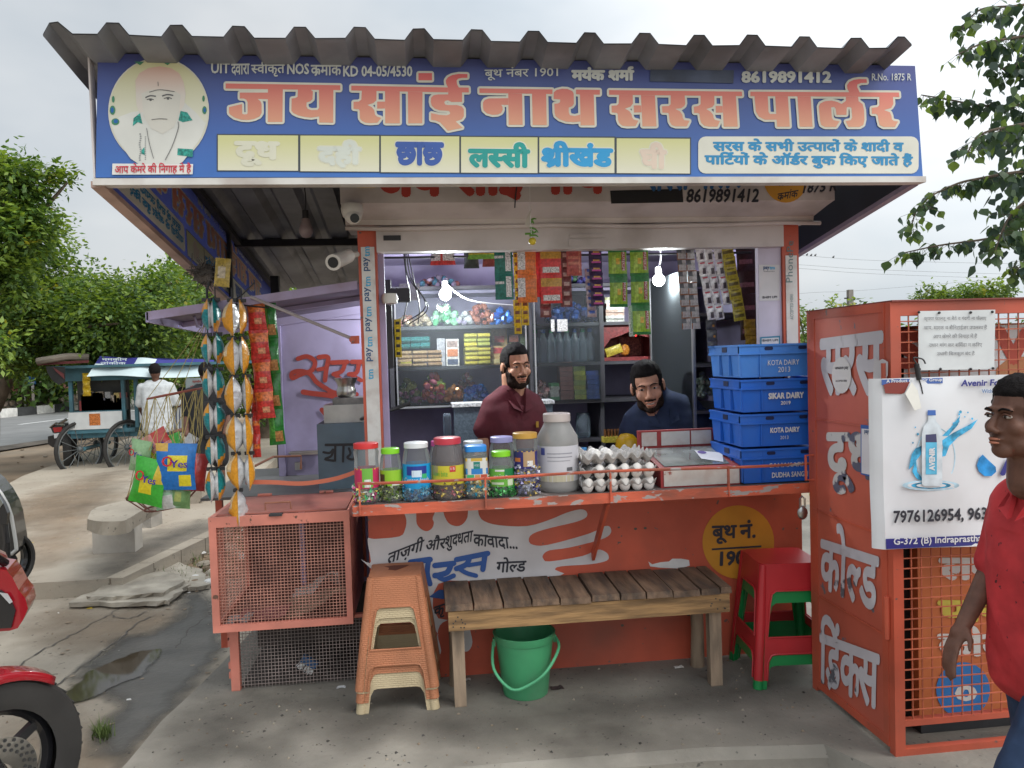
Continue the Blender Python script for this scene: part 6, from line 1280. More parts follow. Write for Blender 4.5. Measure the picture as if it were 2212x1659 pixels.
# clear bottles hanging/standing on the middle section
BOT = glassmat('bottle_clear',(.75,.8,.82),.08,.25,(.3,.36,.42))
bb = B(); bb.lathe([(.001,0),(.026,.002),(.028,.02),(.026,.06),(.028,.09),(.026,.12),(.012,.16),(.012,.18)],12); bme = bb.mesh('bottle',BOT,smooth=2)
cb_ = B(); cb_.lathe([(.0135,.17),(.0135,.19),(.001,.19)],10); capm = [cb_.mesh('cap',pk_mat('capg',(.02,.25,.1))),cb_.mesh('cap',pk_mat('capb',(.02,.1,.4)))]
for i in range(8):
    x = xd1+.04+i*.045; t = thing('water_bottle','clear bottle with coloured cap in the row on the middle glass shelf','bottle',(x,1.1,zs[2]),'clear bottles on the glass shelf'); o = obj('bottle',bme); o.parent = t; o = obj('cap',capm[i % 2]); o.parent = t
heap('big dark blue bundle on the top of the middle shelves','sweets_bag','bundle',1175,1290,655,703,[(.02,.05,.2),(.02,.08,.3),(.03,.04,.12)],n=60,r=.03)
stackp('pale pack of notebooks lying on the upper right shelf','notebook','notebook',1304,1345,650,703,1,8,[pk_mat('note1',(.55,.55,.5)),pk_mat('note2',(.5,.33,.25)),pk_mat('note3',(.35,.36,.15))],'notebooks on the upper shelf',flat=False)
# red niche with offerings
nch = thing('shrine_niche','dark red wooden niche with an arched front on the right shelves','niche',(X_(1362),1.1,zs[2]))
n0,n1 = X_(1304),X_(1424); nz0,nz1 = zs[2]+.001,QY(1360,700,SHY).z
RN = pk_mat('niche_red',(.20,.03,.03),rough=.5)
b = B(); b.box((n0,1.30,nz0),(n1,1.32,nz1)); b.box((n0,1.06,nz0),(n0+.012,1.30,nz1)); b.box((n1-.012,1.06,nz0),(n1,1.30,nz1)); b.box((n0,1.06,nz0),(n1,1.30,nz0+.02)); b.box((n0,1.06,nz1-.012),(n1,1.3,nz1)); b.build('case',RN,nch)
W_ = n1-n0; Hn = nz1-nz0; b = B(); b.prism([(0,.3),(0,1),(1,1),(1,.3),(.93,.45),(.85,.62),(.7,.68),(.6,.74),(.5,.8),(.4,.74),(.3,.68),(.15,.62),(.07,.45)],lambda x,y,d: V((n0+x*W_,1.055-d,nz0+y*Hn)),.008); b.build('arch',RN,nch)
b = B(); b.box((n0+.03,1.28,nz0+.03),(n0+.14,1.298,nz0+.12)); b.box((n0+.16,1.28,nz0+.03),(n1-.03,1.298,nz0+.14)); b.build('pictures',pk_mat('niche_pic',(.3,.1,.08),var=.5),nch)
put('yellow packet leaning in the red niche','incense_packet','packet',(1326,757),1.09,pillow(.1,.05,.02,[pk_mat('yellow',(.52,.42,.06))]*2).mesh('incense_packet',[pk_mat('yellow',(.52,.42,.06))]*2),ry=R(-18))
put('orange marigold garland lump in the red niche','garland','garland',(1350,756),1.12,B().ball((0,0,0),(.03,.02,.035),8).mesh('garland',pk_mat('marigold',(.5,.2,.03))))
b = B(); p = QY(1373,724,1.04); b.ball(p,.008,8); tag(b.build('indicator_lamp',mat('red_led',(.6,.02,.02),.3,0,emit=(1,.03,.03),estr=2)),'small glowing red lamp above the niche','lamp')
# below the shelves: blue grey cupboard, jars, boxes
cup = thing('counter_cupboard','worn blue grey cupboard with white top edge behind the seller','cupboard',(X_(1080,.7),.75,0))
c0,c1 = X_(976,.85),X_(1190,.85); cz1_ = QY(1080,876,.85).z
b = B(); b.box((c0,.85,.02),(c1,1.0,cz1_)); b.build('body',pk_mat('cup_grey',(.09,.12,.15),rough=.6),cup); b = B(); b.box((c0-.01,.84,cz1_),(c1+.01,1.01,cz1_+.018)); b.build('top',pk_mat('cup_top',(.5,.5,.5),rough=.6,var=.4),cup)
b = B(); q0,q1 = QY(1150,928,.845),QY(1165,890,.845); b.box((q0.x-.03,.844,q0.z),(q1.x+.02,.8495,q1.z)); b.build('poster',pk_mat('cup_red',(.4,.03,.04)),cup)
put('yellow plastic helmet hanging under the right shelf','helmet','helmet',(1357,968),.45,B().lathe([(.001,.075),(.035,.07),(.058,.045),(.066,.0),(.072,-.02),(.068,-.022)],18).mesh('helmet',mat('helmet_yellow',(.6,.36,.01),.25),smooth=2))
b = B(); a = QY(1303,956,.8); c = QY(1345,926,.8); t = thing('lighter_box','yellow display box of small brown bottles on the floor shelf','box',(a.x,.8,a.z)); b.box((a.x,.78,a.z),(c.x,.84,a.z+.03)); b.build('tray',pk_mat('yellow',(.52,.42,.06)),t)
for i in range(6): b = B(); b.cyl((a.x+.012+i*.018,.80,a.z+.03),(a.x+.012+i*.018,.80,c.z),.007,n=8); b.build('vial',pk_mat('vial',(.15,.06,.02)),t)
b = B(); b.box((xd2-.45,SHY+.02,a.z-.02),(xr_,1.38,a.z-.002)); b.build('shelf',SHM,shf)
put('clear plastic jar with dark lid on the low shelf behind the eggs','plastic_jar','jar',(1260,955),1.1,B().lathe([(.001,0),(.04,0),(.042,.02),(.042,.1),(.036,.125),(.036,.14),(.001,.14)],18).mesh('plastic_jar',BOT,smooth=2),z=a.z)
put('tall bottle with red cap behind the counter at the left','plastic_jar','jar',(967,945),.62,B().lathe([(.001,0),(.02,0),(.021,.1),(.016,.12),(.001,.12)],14).mesh('plastic_jar',BOT,smooth=2))
# electric meter, pipes and cables at the upper left inside
eb_ = thing('switch_board','grey electric switch board with tangled wires at the upper left inside','switch board',(-.1,.5,1.5))
p = QY(885,630,.6); b = B(); b.box((p.x-.05,.6,p.z-.04),(p.x+.05,.64,p.z+.04)); b.build('box',pk_mat('grey_box',(.3,.3,.3),rough=.5),eb_)
b = B()
for i in range(4): b.tube(catmull([QY(872+i*3,545,.3),QY(878+i*5,600,.4),QY(900+random.uniform(-20,30),650+random.uniform(-20,20),.5),QY(880+random.uniform(-15,30),700,.5)],5),.003,5)
b.build('wires',DARKM,eb_)
b = B(); p = QY(842,645,.02); b.lathe([(.001,.02),(.028,.02),(.034,.0),(.03,-.02),(.001,-.025)],16,p); b.build('dome',CAMW,eb_,smooth=True)
b = B(); b.box((WX0+.021,.3,1.60),(WX0+.2,.36,1.66)); b.bar((WX0+.1,.33,1.3),(WX0+.1,.33,1.7),.03); b.build('bracket',DARKM,eb_)

# ================================================================ sachet strips hanging in the hatch
def strip(lb,qx0,qx1,y0,y1,cols,rows,mats_,ks,Y=.16,tilt=0,puff=.012,grp='strips hanging in the hatch',ragged=None,crimp=.14,name='sachet_strip',part='sachet'):
    p0,p1 = QY(qx0,y0,Y),QY(qx1,y0,Y); w_ = (p1-p0).length; h_ = p0.z-QY(qx0,y1,Y).z; cw,rh = w_/cols,h_/rows
    t = thing(name,lb,'sachet strip',((p0.x+p1.x)/2,Y,p0.z),grp); me = [pillow(cw*.97,rh*1.0,puff,mats_,10,10,ks,crimp,s_).mesh(part,mats_,smooth=2) for s_ in (1,4,9)]
    for j in range(rows):
        for i in range(cols):
            if ragged and (i,j) in ragged: continue
            o = bpy.data.objects.new(part,me[(i+2*j) % 3]); COL.objects.link(o); o.parent = t
            zz = -(j+.5)*rh; o.location = ((i+.5-cols/2)*cw+math.tan(tilt)*-zz,random.uniform(-.006,.006)-.004*j,zz); o.rotation_euler = (random.uniform(-.05,.05),tilt*-1,random.uniform(-.15,.15))
    return t
K1 = lambda bg,*f: (lambda i,j: next((k for k,i0,i1,j0,j1 in f if i0 <= i < i1 and j0 <= j < j1),bg))
P_ = pk_mat; WH = P_('white',(.55,.53,.52),var=.45,scale=190); SIL = P_('silver',(.45,.46,.48),rough=.22,metal=.8)
strip('dark green sachet strip with white text panels',1066,1107,536,648,1,2,[P_('dkgreen',(.01,.13,.10)),WH,SIL],K1(0,(1,6,9,1,9),(1,0,5,6,7)))
strip('orange snack packet strip with white side panels',1115,1158,536,654,1,2,[P_('orange',(.6,.15,.03)),WH,P_('orange',(.6,.15,.03))],K1(0,(1,0,4,2,9)))
strip('yellow tobacco coloured sachet strip below the orange packets',1108,1142,648,722,2,4,[P_('mustard',(.5,.33,.02)),P_('rustdark',(.16,.05,.02)),P_('mustard',(.5,.33,.02))],K1(0,(1,2,8,3,7)),Y=.2,ragged={(1,3)})
strip('narrow yellow sachet strip hanging beside the orange packets',1108,1118,543,655,1,6,[P_('mustard',(.5,.33,.02)),P_('rustdark',(.16,.05,.02)),P_('mustard',(.5,.33,.02))],K1(0,(1,2,8,3,7)),Y=.2)
strip('red and gold bhujia packet strip in the middle of the hatch',1165,1212,535,656,1,2,[P_('red',(.52,.03,.03)),P_('gold',(.45,.24,.03)),WH,P_('red',(.52,.03,.03))],K1(0,(1,0,10,6,9),(2,1,9,1,3)))
strip('red packet strip half hidden behind the bhujia packets',1154,1190,540,642,1,2,[P_('red2',(.36,.02,.03)),P_('red2',(.36,.02,.03))],K1(0),Y=.2)
strip('brown coffee sachet strip right of the red packets',1206,1232,540,664,1,6,[P_('coffee',(.14,.04,.04)),P_('coffeelt',(.42,.28,.25)),P_('coffee',(.14,.04,.04))],K1(0,(1,3,8,2,6)),Y=.19)
strip('short brown coffee sachet strip left of the longer one',1165,1190,640,686,1,2,[P_('coffee',(.14,.04,.04)),P_('coffeelt',(.42,.28,.25)),P_('coffee',(.14,.04,.04))],K1(0,(1,3,8,2,6)),Y=.21)
strip('short brick red sachet strip with fine lines',1222,1256,536,596,1,1,[P_('brick',(.33,.06,.05)),P_('bricklt',(.45,.15,.1)),P_('brick',(.33,.06,.05))],K1(0,(1,1,9,4,5),(1,1,9,6,7),(1,8,9,1,9)))
strip('dark violet glittering sachet strip',1270,1300,536,662,1,7,[P_('violet',(.03,.01,.05)),P_('magenta',(.4,.06,.25)),P_('amber',(.5,.25,.05)),P_('violet',(.03,.01,.05))],K1(0,(1,2,9,2,4),(2,3,8,4,6)))
strip('multicoloured narrow sachet strip beside the dark violet one',1263,1284,580,686,1,7,[P_('sil2',(.35,.28,.3),metal=.5),P_('bluev',(.05,.1,.35)),P_('sil2',(.35,.28,.3),metal=.5)],K1(0,(1,2,8,5,9)),Y=.2)
GRN = [P_('lime',(.20,.32,.02)),P_('dkgreen2',(.02,.14,.03)),P_('redlab',(.3,.03,.03)),P_('yolk',(.5,.3,.03)),P_('lime2',(.3,.42,.06)),P_('dkgreen2',(.02,.14,.03))]
KG = K1(0,(2,7,9,2,8),(3,4,6,4,6),(1,0,10,8,10),(4,2,4,1,7),(1,0,10,0,1))
def mlabel(t,txt='MASTERLIFE'):
    for o in [c for c in t.children]:
        w_ = max(v.co.x for v in o.data.vertices)*2; h_ = max(v.co.z for v in o.data.vertices)*2; P2,ax0,ax1,ay0,ay1 = textpieces(txt); b = B()
        for vs,fs in P2: b.add([(w_*(.22+.13*(y-ay0)/(ay1-ay0)),-.0115,h_*(.30-.62*(x-ax0)/(ax1-ax0))) for x,y in vs],fs)
        l = bpy.data.objects.new('lettering',b.mesh('lettering',WH,fix=False)); COL.objects.link(l); l.parent = o
mlabel(strip('lime green packet strip hanging left in the green pair',1313,1354,532,664,1,2,GRN,KG,puff=.016))
mlabel(strip('longer lime green packet strip hanging right in the green pair',1360,1401,532,724,1,3,GRN,KG,puff=.016))
strip('narrow white packet behind the green strips',1357,1370,660,727,1,1,[WH,WH],K1(0),Y=.19)
strip('grey and rust sachet strip in two columns',1460,1500,534,712,2,7,[P_('greydark',(.07,.07,.08)),P_('rust',(.2,.07,.03)),P_('paleg',(.3,.28,.28)),P_('greydark',(.07,.07,.08))],K1(2,(0,0,5,5,9),(1,0,10,9,10),(1,0,1,0,10)),tilt=R(2),Y=.2)
t_ = strip('white and silver sachet strip in three columns',1500,1558,532,692,3,5,[P_('whsach',(.55,.53,.54),rough=.25,metal=.2),P_('blksach',(.05,.04,.05)),P_('redsach',(.45,.06,.08)),WH],K1(0,(1,4,8,1,5),(2,2,8,8,9)),tilt=R(8),ragged={(2,4)})
strip('mustard yellow sachet strip with brown print',1556,1584,532,694,1,7,[P_('must2',(.38,.31,.03)),P_('mustdk',(.12,.09,.02)),P_('must2',(.38,.31,.03))],K1(0,(1,1,9,3,6),(1,2,8,8,9)),tilt=R(8),Y=.15)
strip('dark grey sachet strip hanging under the white ones',1524,1548,690,760,1,3,[P_('greydark',(.07,.07,.08)),P_('amber',(.5,.25,.05)),P_('greydark',(.07,.07,.08))],K1(0,(1,6,8,3,5)),Y=.24)
strip('dark brown chocolate strip at the right end of the hatch',1588,1632,536,735,1,4,[P_('choc',(.05,.02,.02)),P_('choclt',(.22,.09,.1)),P_('choc',(.05,.02,.02))],K1(0,(1,1,8,3,5)),Y=.26,tilt=R(2))
strip('gold sachet strip hanging low at the right end',1606,1632,690,745,1,3,[P_('gold3',(.36,.22,.02)),P_('gold3',(.36,.22,.02))],K1(0),Y=.22)
strip('yellow and black sachet strip at the left inner edge',851,866,690,772,1,5,[P_('must4',(.48,.36,.02)),BLACK,P_('must4',(.48,.36,.02))],K1(0,(1,2,8,3,7)),Y=.3)
strip('white and red snack packet hanging top left in the hatch',927,984,528,573,1,1,[WH,P_('red',(.52,.03,.03)),WH],K1(0,(1,0,10,0,2),(1,4,5,0,10)),Y=.25,puff=.03)
strip('yellow and green snack packet hanging top left in the hatch',1008,1072,528,560,1,1,[P_('yel5',(.5,.4,.03)),P_('grn5',(.15,.35,.04)),P_('yel5',(.5,.4,.03))],K1(0,(1,0,10,0,3)),Y=.24,puff=.03)
strip('dark snack packet hanging behind the yellow and green one',1000,1035,536,580,1,1,[P_('blkpk',(.03,.04,.04)),P_('blkpk',(.03,.04,.04))],K1(0),Y=.3,puff=.03)
strip('dark red snack packet behind the yellow and green one',1040,1072,540,577,1,1,[P_('maroonpk',(.2,.04,.04)),P_('maroonpk',(.2,.04,.04))],K1(0),Y=.3,puff=.03)
strip('white packet hanging over the glass of the middle shelves',1203,1226,690,716,1,1,[WH,WH],K1(0),Y=.95,puff=.006)
strip('small white packet beside the other on the middle shelves',1190,1198,690,716,1,1,[WH,WH],K1(0),Y=.95,puff=.006)
b = B(); b.tube([(WX0+.08,.18,1.80),(WX1-.1,.18,1.80)],.005,6); b.tube([(WX0+.08,.25,1.79),(WX1-.1,.25,1.79)],.005,6); b.build('hanging_rail',DARKM,booth)
# stickers on the right pier
pf2 = lambda x,y: QY(x,y,-.001)
qpoly('payment_card',[[(1639,572),(1684,572),(1684,649),(1640,650)]],pf2,FN,paint('card_white',(.60,.58,.58)),pier,.001)
qtext('lettering','pay',pf2,1649,584,1661,584,8,FN,PT1,pier,.03,.002); qtext('lettering','tm',pf2,1662,582,1673,582,6,FN,PT2,pier,.03,.002); qtext('lettering','Accepted Here',pf2,1649,588,1673,588,3,FN,INK,pier,0,.002); qtext('lettering','BHIM UPI',pf2,1647,645,1678,644,5,FN,INK,pier,.02,.002)
qpoly('payment_card',[[(1642,728),(1685,725),(1685,760),(1642,760)]],pf2,FN,paint('card_teal',(.05,.2,.3)),pier,.001); qpoly('payment_card',[[(1645,731),(1682,729),(1682,760),(1645,760)]],pf2,FN,paint('card_white',(.60,.58,.58)),pier,.0015); qtext('lettering','BHIM UPI',pf2,1647,738,1680,737,5,FN,INK,pier,.02,.002)
b = B(); a = QY(1253,1003,-.06); b.box((a.x,-.06,CT),(a.x+.03,-.055,a.z+.07)); tag(b.build('blue_card',paint('card_blue',(.06,.25,.55))),'blue edged card standing behind the egg trays','card')
# ================================================================ chips strips and the basket on the left
TEALP = P_('chips_teal',(.01,.20,.22)); ORP = P_('chips_orange',(.62,.27,.02),var=.12); SILB = mat('chips_silver',(.66,.66,.66),.3,.15,30,bump=.5,bscale=45,metal=.45); CRISP = P_('chips_crisp',(.5,.26,.05),var=.5); TITL = P_('chips_cream',(.66,.5,.3))
def chips(name,lb,rows,Y,kindm,ks,grp='chips strips hanging from the flap'):
    r0 = rows[0]; p = QY((r0[0]+r0[1])/2,r0[2],Y); t = thing(name,lb,'chips strip',p,grp)
    for (x0,x1,y0,y1,sgn) in rows:
        a,c = QY(x0,y0,Y),QY(x1,y1,Y); h_ = a.z-c.z; th = c.x-a.x
        o = obj('chips_bag',pillow(h_*.72,h_*1.04,th*1.4,kindm,10,12,ks,.10,random.randrange(30)).mesh('chips_bag',kindm,smooth=2),t)
        o.matrix_world = Matrix.Translation(((a.x+c.x)/2,Y+random.uniform(-.01,.01),(a.z+c.z)/2)) @ Matrix.Rotation(R((74 if sgn < 0 else 97)*sgn+random.uniform(-5,5)),4,'Z') @ Matrix.Rotation(random.uniform(-.05,.05),4,'Y')
    b = B()
    for (x0,x1,y0,y1,sgn) in rows:
        a = QY((x0+x1)/2,y0,Y); b.box((a.x-.018,Y-.006,a.z-.006),(a.x+.018,Y+.006,a.z+.008))
    b.build('clamp',DARKM,t); b = B(); xm = (p.x,Y); b.tube([p+V((0,0,.05)),QY((rows[-1][0]+rows[-1][1])/2,rows[-1][2],Y)],.003,5); b.build('hanger',DARKM,t)
    return t
F_ = lambda x0,x1,y0,y1,s_: (387+.3334*x0,387+.3334*x1,608.3+.3334*y0,608.3+.3334*y1,s_)
KT = lambda i,j: (1 if j > 6+.4*(i-5) else 0) if j > 1 else 0
KT2 = lambda i,j: (1 if j < 5+.4*(i-5) else 0)
chips('chips_strip','teal orange and silver chips bags strip, left column, orange upper halves',[F_(150+d,208+d,y0,y1,-1) for d,y0,y1 in ((0,120,312),(2,345,530),(8,568,752),(14,790,975),(24,1010,1192),(30,1215,1418))],-.03,[TEALP,ORP,SILB],KT)
chips('chips_strip','teal orange and silver chips bags strip, right column, orange lower halves',[F_(222+d,282+d,y0,y1,1) for d,y0,y1 in ((-18,118,320),(0,342,525),(6,568,748),(8,788,965),(8,1005,1188),(14,1212,1402))],-.02,[TEALP,ORP,SILB],KT2)
KO = K1(0,(1,3,8,6,11),(2,2,8,0,2))
chips('chips_strip','orange and silver chips bags strip, left column ending in the lowest bag',[F_(296+d,388+d,y0,y1,-1) for d,y0,y1 in ((0,122,345),(0,370,600),(14,615,850),(22,868,1102),(26,1115,1340),(40,1352,1578))],-.06,[ORP,TITL,ORP,SILB],KO)
chips('chips_strip','orange and silver chips bags strip, right column of slimmer bags',[F_(380+d,440+d,y0,y1,1) for d,y0,y1 in ((-8,125,335),(8,365,590),(28,612,850),(36,868,1108),(46,1112,1340))],-.04,[ORP,TITL,ORP,SILB],KO)
RDK = [P_('chips_red',(.46,.035,.03),var=.3),P_('chips_redor',(.52,.13,.03),var=.4),P_('chips_redwh',(.5,.22,.12),var=.4),P_('chips_red',(.5,.035,.03))]
strip('red and orange snack packet strip between orange chips and green ones',530,574,650,905,1,4,RDK,K1(0,(1,0,10,6,9),(2,4,8,2,4)),Y=.02,puff=.035,grp='chips strips hanging from the flap',tilt=R(3),name='chips_strip',part='chips_bag')
strip('crumpled red snack packet strip hanging lower behind the orange chips',541,560,840,988,1,3,RDK,K1(0,(1,0,10,4,6)),Y=.05,puff=.04,grp='chips strips hanging from the flap',name='chips_strip',part='chips_bag')
strip('green snack packet strip nearest the lavender door leaf',560,596,655,962,1,4,[P_('chips_green',(.015,.14,.02)),P_('chips_greenlt',(.06,.24,.04),var=.4),P_('chips_oran2',(.34,.16,.05),var=.4),P_('chips_green',(.015,.14,.02))],K1(0,(2,4,9,1,4),(1,0,4,2,9)),Y=.06,puff=.045,grp='chips strips hanging from the flap',tilt=R(2),name='chips_strip',part='chips_bag')
# yellow packet and old nest stuck at the flap end
strip('faded yellow packet dangling above the chips strips',466,500,558,620,1,1,[P_('fadedyel',(.42,.3,.06)),P_('fadedwh',(.5,.42,.3)),P_('fadedyel',(.42,.3,.06))],K1(0,(1,2,7,3,7)),Y=.0,puff=.012,tilt=R(-6))
b = B()
for i in range(60):
    p = QY(442+random.gauss(0,8),592+random.gauss(0,9),.02); d = V((random.gauss(0,1),random.gauss(0,1),random.gauss(0,.6))).normalized()*.05; b.tube([p-d,p+d*.3+V((0,0,random.uniform(-.01,.01))),p+d],.0022,4)
b.ball(QY(442,592,.03),(.045,.035,.045),10)
tag(b.build('bird_nest',mat('nest',(.11,.095,.085),.95,.4,20,.8,40)),'tangled dark bundle stuck above the flap beside the side sign','bundle')
b = B(); b.tube(catmull([QY(452,610,.0),QY(447,630,.0),QY(449,648,.0)],4),.005,6); b.tube(catmull([QY(550,610,.0),QY(520,640,0),QY(500,655,0),QY(582,665,0)],4),.003,5); tag(b.build('hook_wire',DARKM),'bent wire hooks holding the chips strips','wire')
# wire basket full of snack bags, hung in a yellow net
bas = thing('wire_basket','hanging wire basket with yellow net strings beside the chips strips','basket',QY(360,1085,.08)); BYc = .08
rimc = QY(355,1052,BYc); b = B(); rimp = [QY(275+160*(.5+.5*math.cos(a)),1062-18*math.cos(a)+18*math.sin(a),BYc+.0)+V((0,.09*math.sin(a),0)) for a in [i*6.283/20 for i in range(20)]]
b.tube(rimp,.005,6,closed=True); b.tube([p.lerp(rimc,.45)+V((0,0,-.07)) for p in rimp],.004,5,closed=True)
for i in range(0,20,2): b.tube([rimp[i],rimp[i].lerp(rimc,.45)+V((0,0,-.07))],.003,5)
b.build('frame',mat('basket_wire',(.2,.08,.06),.6),bas)
b = B(); tp = fp(.16,.35,-.02)
ring = [QY(318+120*(.5+.5*math.cos(a)),850-6*math.cos(a)*2,BYc)+V((0,.08*math.sin(a),.0)) for a in [i*6.283/12 for i in range(12)]]
for i in (0,3,6,9): b.tube([tp,ring[i]],.0016,4)
for i in range(12):
    for k in (1,-1,2): b.tube([ring[i],ring[i].lerp(rimp[int((i*20/12+k*2) % 20)],.5)+V((random.uniform(-.02,.02),random.uniform(-.02,.02),0)),rimp[int((i*20/12+k*3) % 20)]],.0015,4)
b.build('net_strings',mat('jute_yellow',(.34,.27,.10),.8),bas)
b = B(); b.tube(ring,.004,6,closed=True); b.build('hoop',mat('hoop_red',(.25,.07,.05),.6),bas)
def snack(lb,qx,qy,w_,h_,cols,ks,Y,rz,ry,txt=True):
    ms = [P_('snk%.2f%.2f%.2f' % c,c,var=.1) for c in cols]; c = QY(qx,qy,Y); t = thing('snack_bag',lb,'snack bag',c,'snack bags in the hanging basket')
    M_ = Matrix.Translation(c) @ Matrix.Rotation(rz,4,'Z') @ Matrix.Rotation(ry,4,'Y'); o = obj('bag',pillow(w_,h_,.05,ms,10,12,ks,.1,random.randrange(40)).mesh('bag',ms,smooth=2),t); o.matrix_world = M_
    if txt:
        for s_,u0,u1,v0,v1,m_ in (('O',-.30,-.06,.02,.24,P_('oyred',(.5,.02,.03))),('Yes',-.10,.30,.0,.16,P_('oynavy',(.05,.03,.25)))):
            b = B(); P2,ax0,ax1,ay0,ay1 = textpieces(s_); z_ = 0
            for dx in (0,.02,.04,-.02):
                for vs,fs in P2: b.add([(w_*(u0+(u1-u0)*(x+dx-ax0)/(ax1-ax0)),-.033-z_,h_*(v0+(v1-v0)*(y-ay0)/(ay1-ay0))) for x,y in vs],fs); z_ += .0001
            o = obj('lettering',b.mesh('lettering',m_,fix=False),t); o.matrix_world = M_
for a in (('blue snack bag with yellow patch facing front in the basket',380,1008,.155,.185,[(.01,.13,.40),(.6,.5,.02),(.5,.3,.05),(.01,.13,.40)],K1(0,(1,3,8,5,9),(2,0,3,10,12),(1,6,9,1,4)),-.04,R(8),R(4)),
          ('bright green snack bag tilted at the front left of the basket',322,1040,.14,.185,[(.04,.33,.03),(.5,.36,.03),(.6,.5,.02),(.04,.33,.03)],K1(0,(1,7,10,6,12),(2,3,7,3,7)),-.04,R(-10),R(14)),
          ('pink and red snack bag lying on top of the basket heap',335,968,.15,.12,[(.55,.22,.2),(.6,.5,.02),(.45,.05,.04),(.55,.22,.2)],K1(0,(1,0,4,1,6),(2,6,10,6,12)),.06,R(10),R(-30)),
          ('pale green snack bag at the upper left of the basket',304,985,.10,.13,[(.22,.36,.18),(.3,.42,.25),(.22,.36,.18)],K1(0,(1,2,7,3,8)),.02,R(-20),R(10)),
          ('dark red snack bag standing at the right of the basket',425,1020,.08,.15,[(.26,.03,.03),(.5,.04,.03),(.26,.03,.03)],K1(0,(1,0,4,0,12)),.0,R(25),R(10),False),
          ('yellow green snack bag in the middle of the basket',345,1000,.14,.12,[(.4,.33,.04),(.1,.3,.05),(.4,.33,.04)],K1(0,(1,5,10,0,12)),.05,R(0),R(-20),False),
          ('pale mint snack bag low in the middle of the basket',358,1062,.09,.14,[(.24,.38,.26),(.5,.5,.48),(.24,.38,.26)],K1(0,(1,3,8,0,5)),-.01,R(5),R(-6),False),
          ('dull green snack bag low at the right of the basket',388,1066,.09,.12,[(.14,.26,.10),(.3,.34,.1),(.14,.26,.10)],K1(0,(1,3,6,3,7)),.0,R(12),R(8),False),
          ('green crumpled snack bag behind the blue one',375,965,.09,.10,[(.06,.34,.06),(.06,.34,.06)],K1(0),.09,R(30),R(-20),False),
          ('silver inside out snack wrapper at the back of the basket',402,968,.05,.12,[(.5,.5,.5),(.2,.05,.05)],K1(0),.1,R(30),R(35),False)): snack(*a)

# ================================================================ people
TS = bpy.data.scenes.new('scratch')  # a scratch scene in which body volumes are fused
def blob(parts,voxel,it=4,fac=.5):
    b = B()
    for p in parts:
        if p[0] == 'e': b.ball(p[1],p[2],16,rot=(p[3] if len(p) > 3 else None))
        else:
            p0,p1,r0,r1 = V(p[1]),V(p[2]),p[3],p[4]; d = p1-p0; n = 6
            prof = []
            for i in range(5): a = math.pi/2*i/4; prof.append((p0-d.normalized()*r0*math.cos(a),r0*math.sin(a)+1e-4))
            prof += [(p0+d*(i/n),r0+(r1-r0)*i/n) for i in range(1,n)]
            for i in range(5): a = math.pi/2*i/4; prof.append((p1+d.normalized()*r1*math.sin(a),r1*math.cos(a)+1e-4))
            b.tube([q for q,_ in prof],[q for _,q in prof],14)
    me = b.mesh('blob',[bpy.data.materials.get('steel') or STEEL]); o = bpy.data.objects.new('tmp',me); TS.collection.objects.link(o)
    m_ = o.modifiers.new('r','REMESH'); m_.mode = 'VOXEL'; m_.voxel_size = voxel; m_ = o.modifiers.new('s','SMOOTH'); m_.factor = fac; m_.iterations = it
    TS.view_layers[0].update(); r = bpy.data.meshes.new_from_object(o.evaluated_get(TS.view_layers[0].depsgraph)); bpy.data.objects.remove(o); bpy.data.meshes.remove(me)
    r.materials.clear(); return r
def fin(name,me,m_,parent=None):
    me.materials.append(m_); me.polygons.foreach_set('use_smooth',[True]*len(me.polygons)); return obj(name,me,parent)
ss_ = lambda a,b_,x: (lambda t: t*t*(3-2*t))(max(0,min(1,(x-a)/(b_-a))))
HEADME = {}
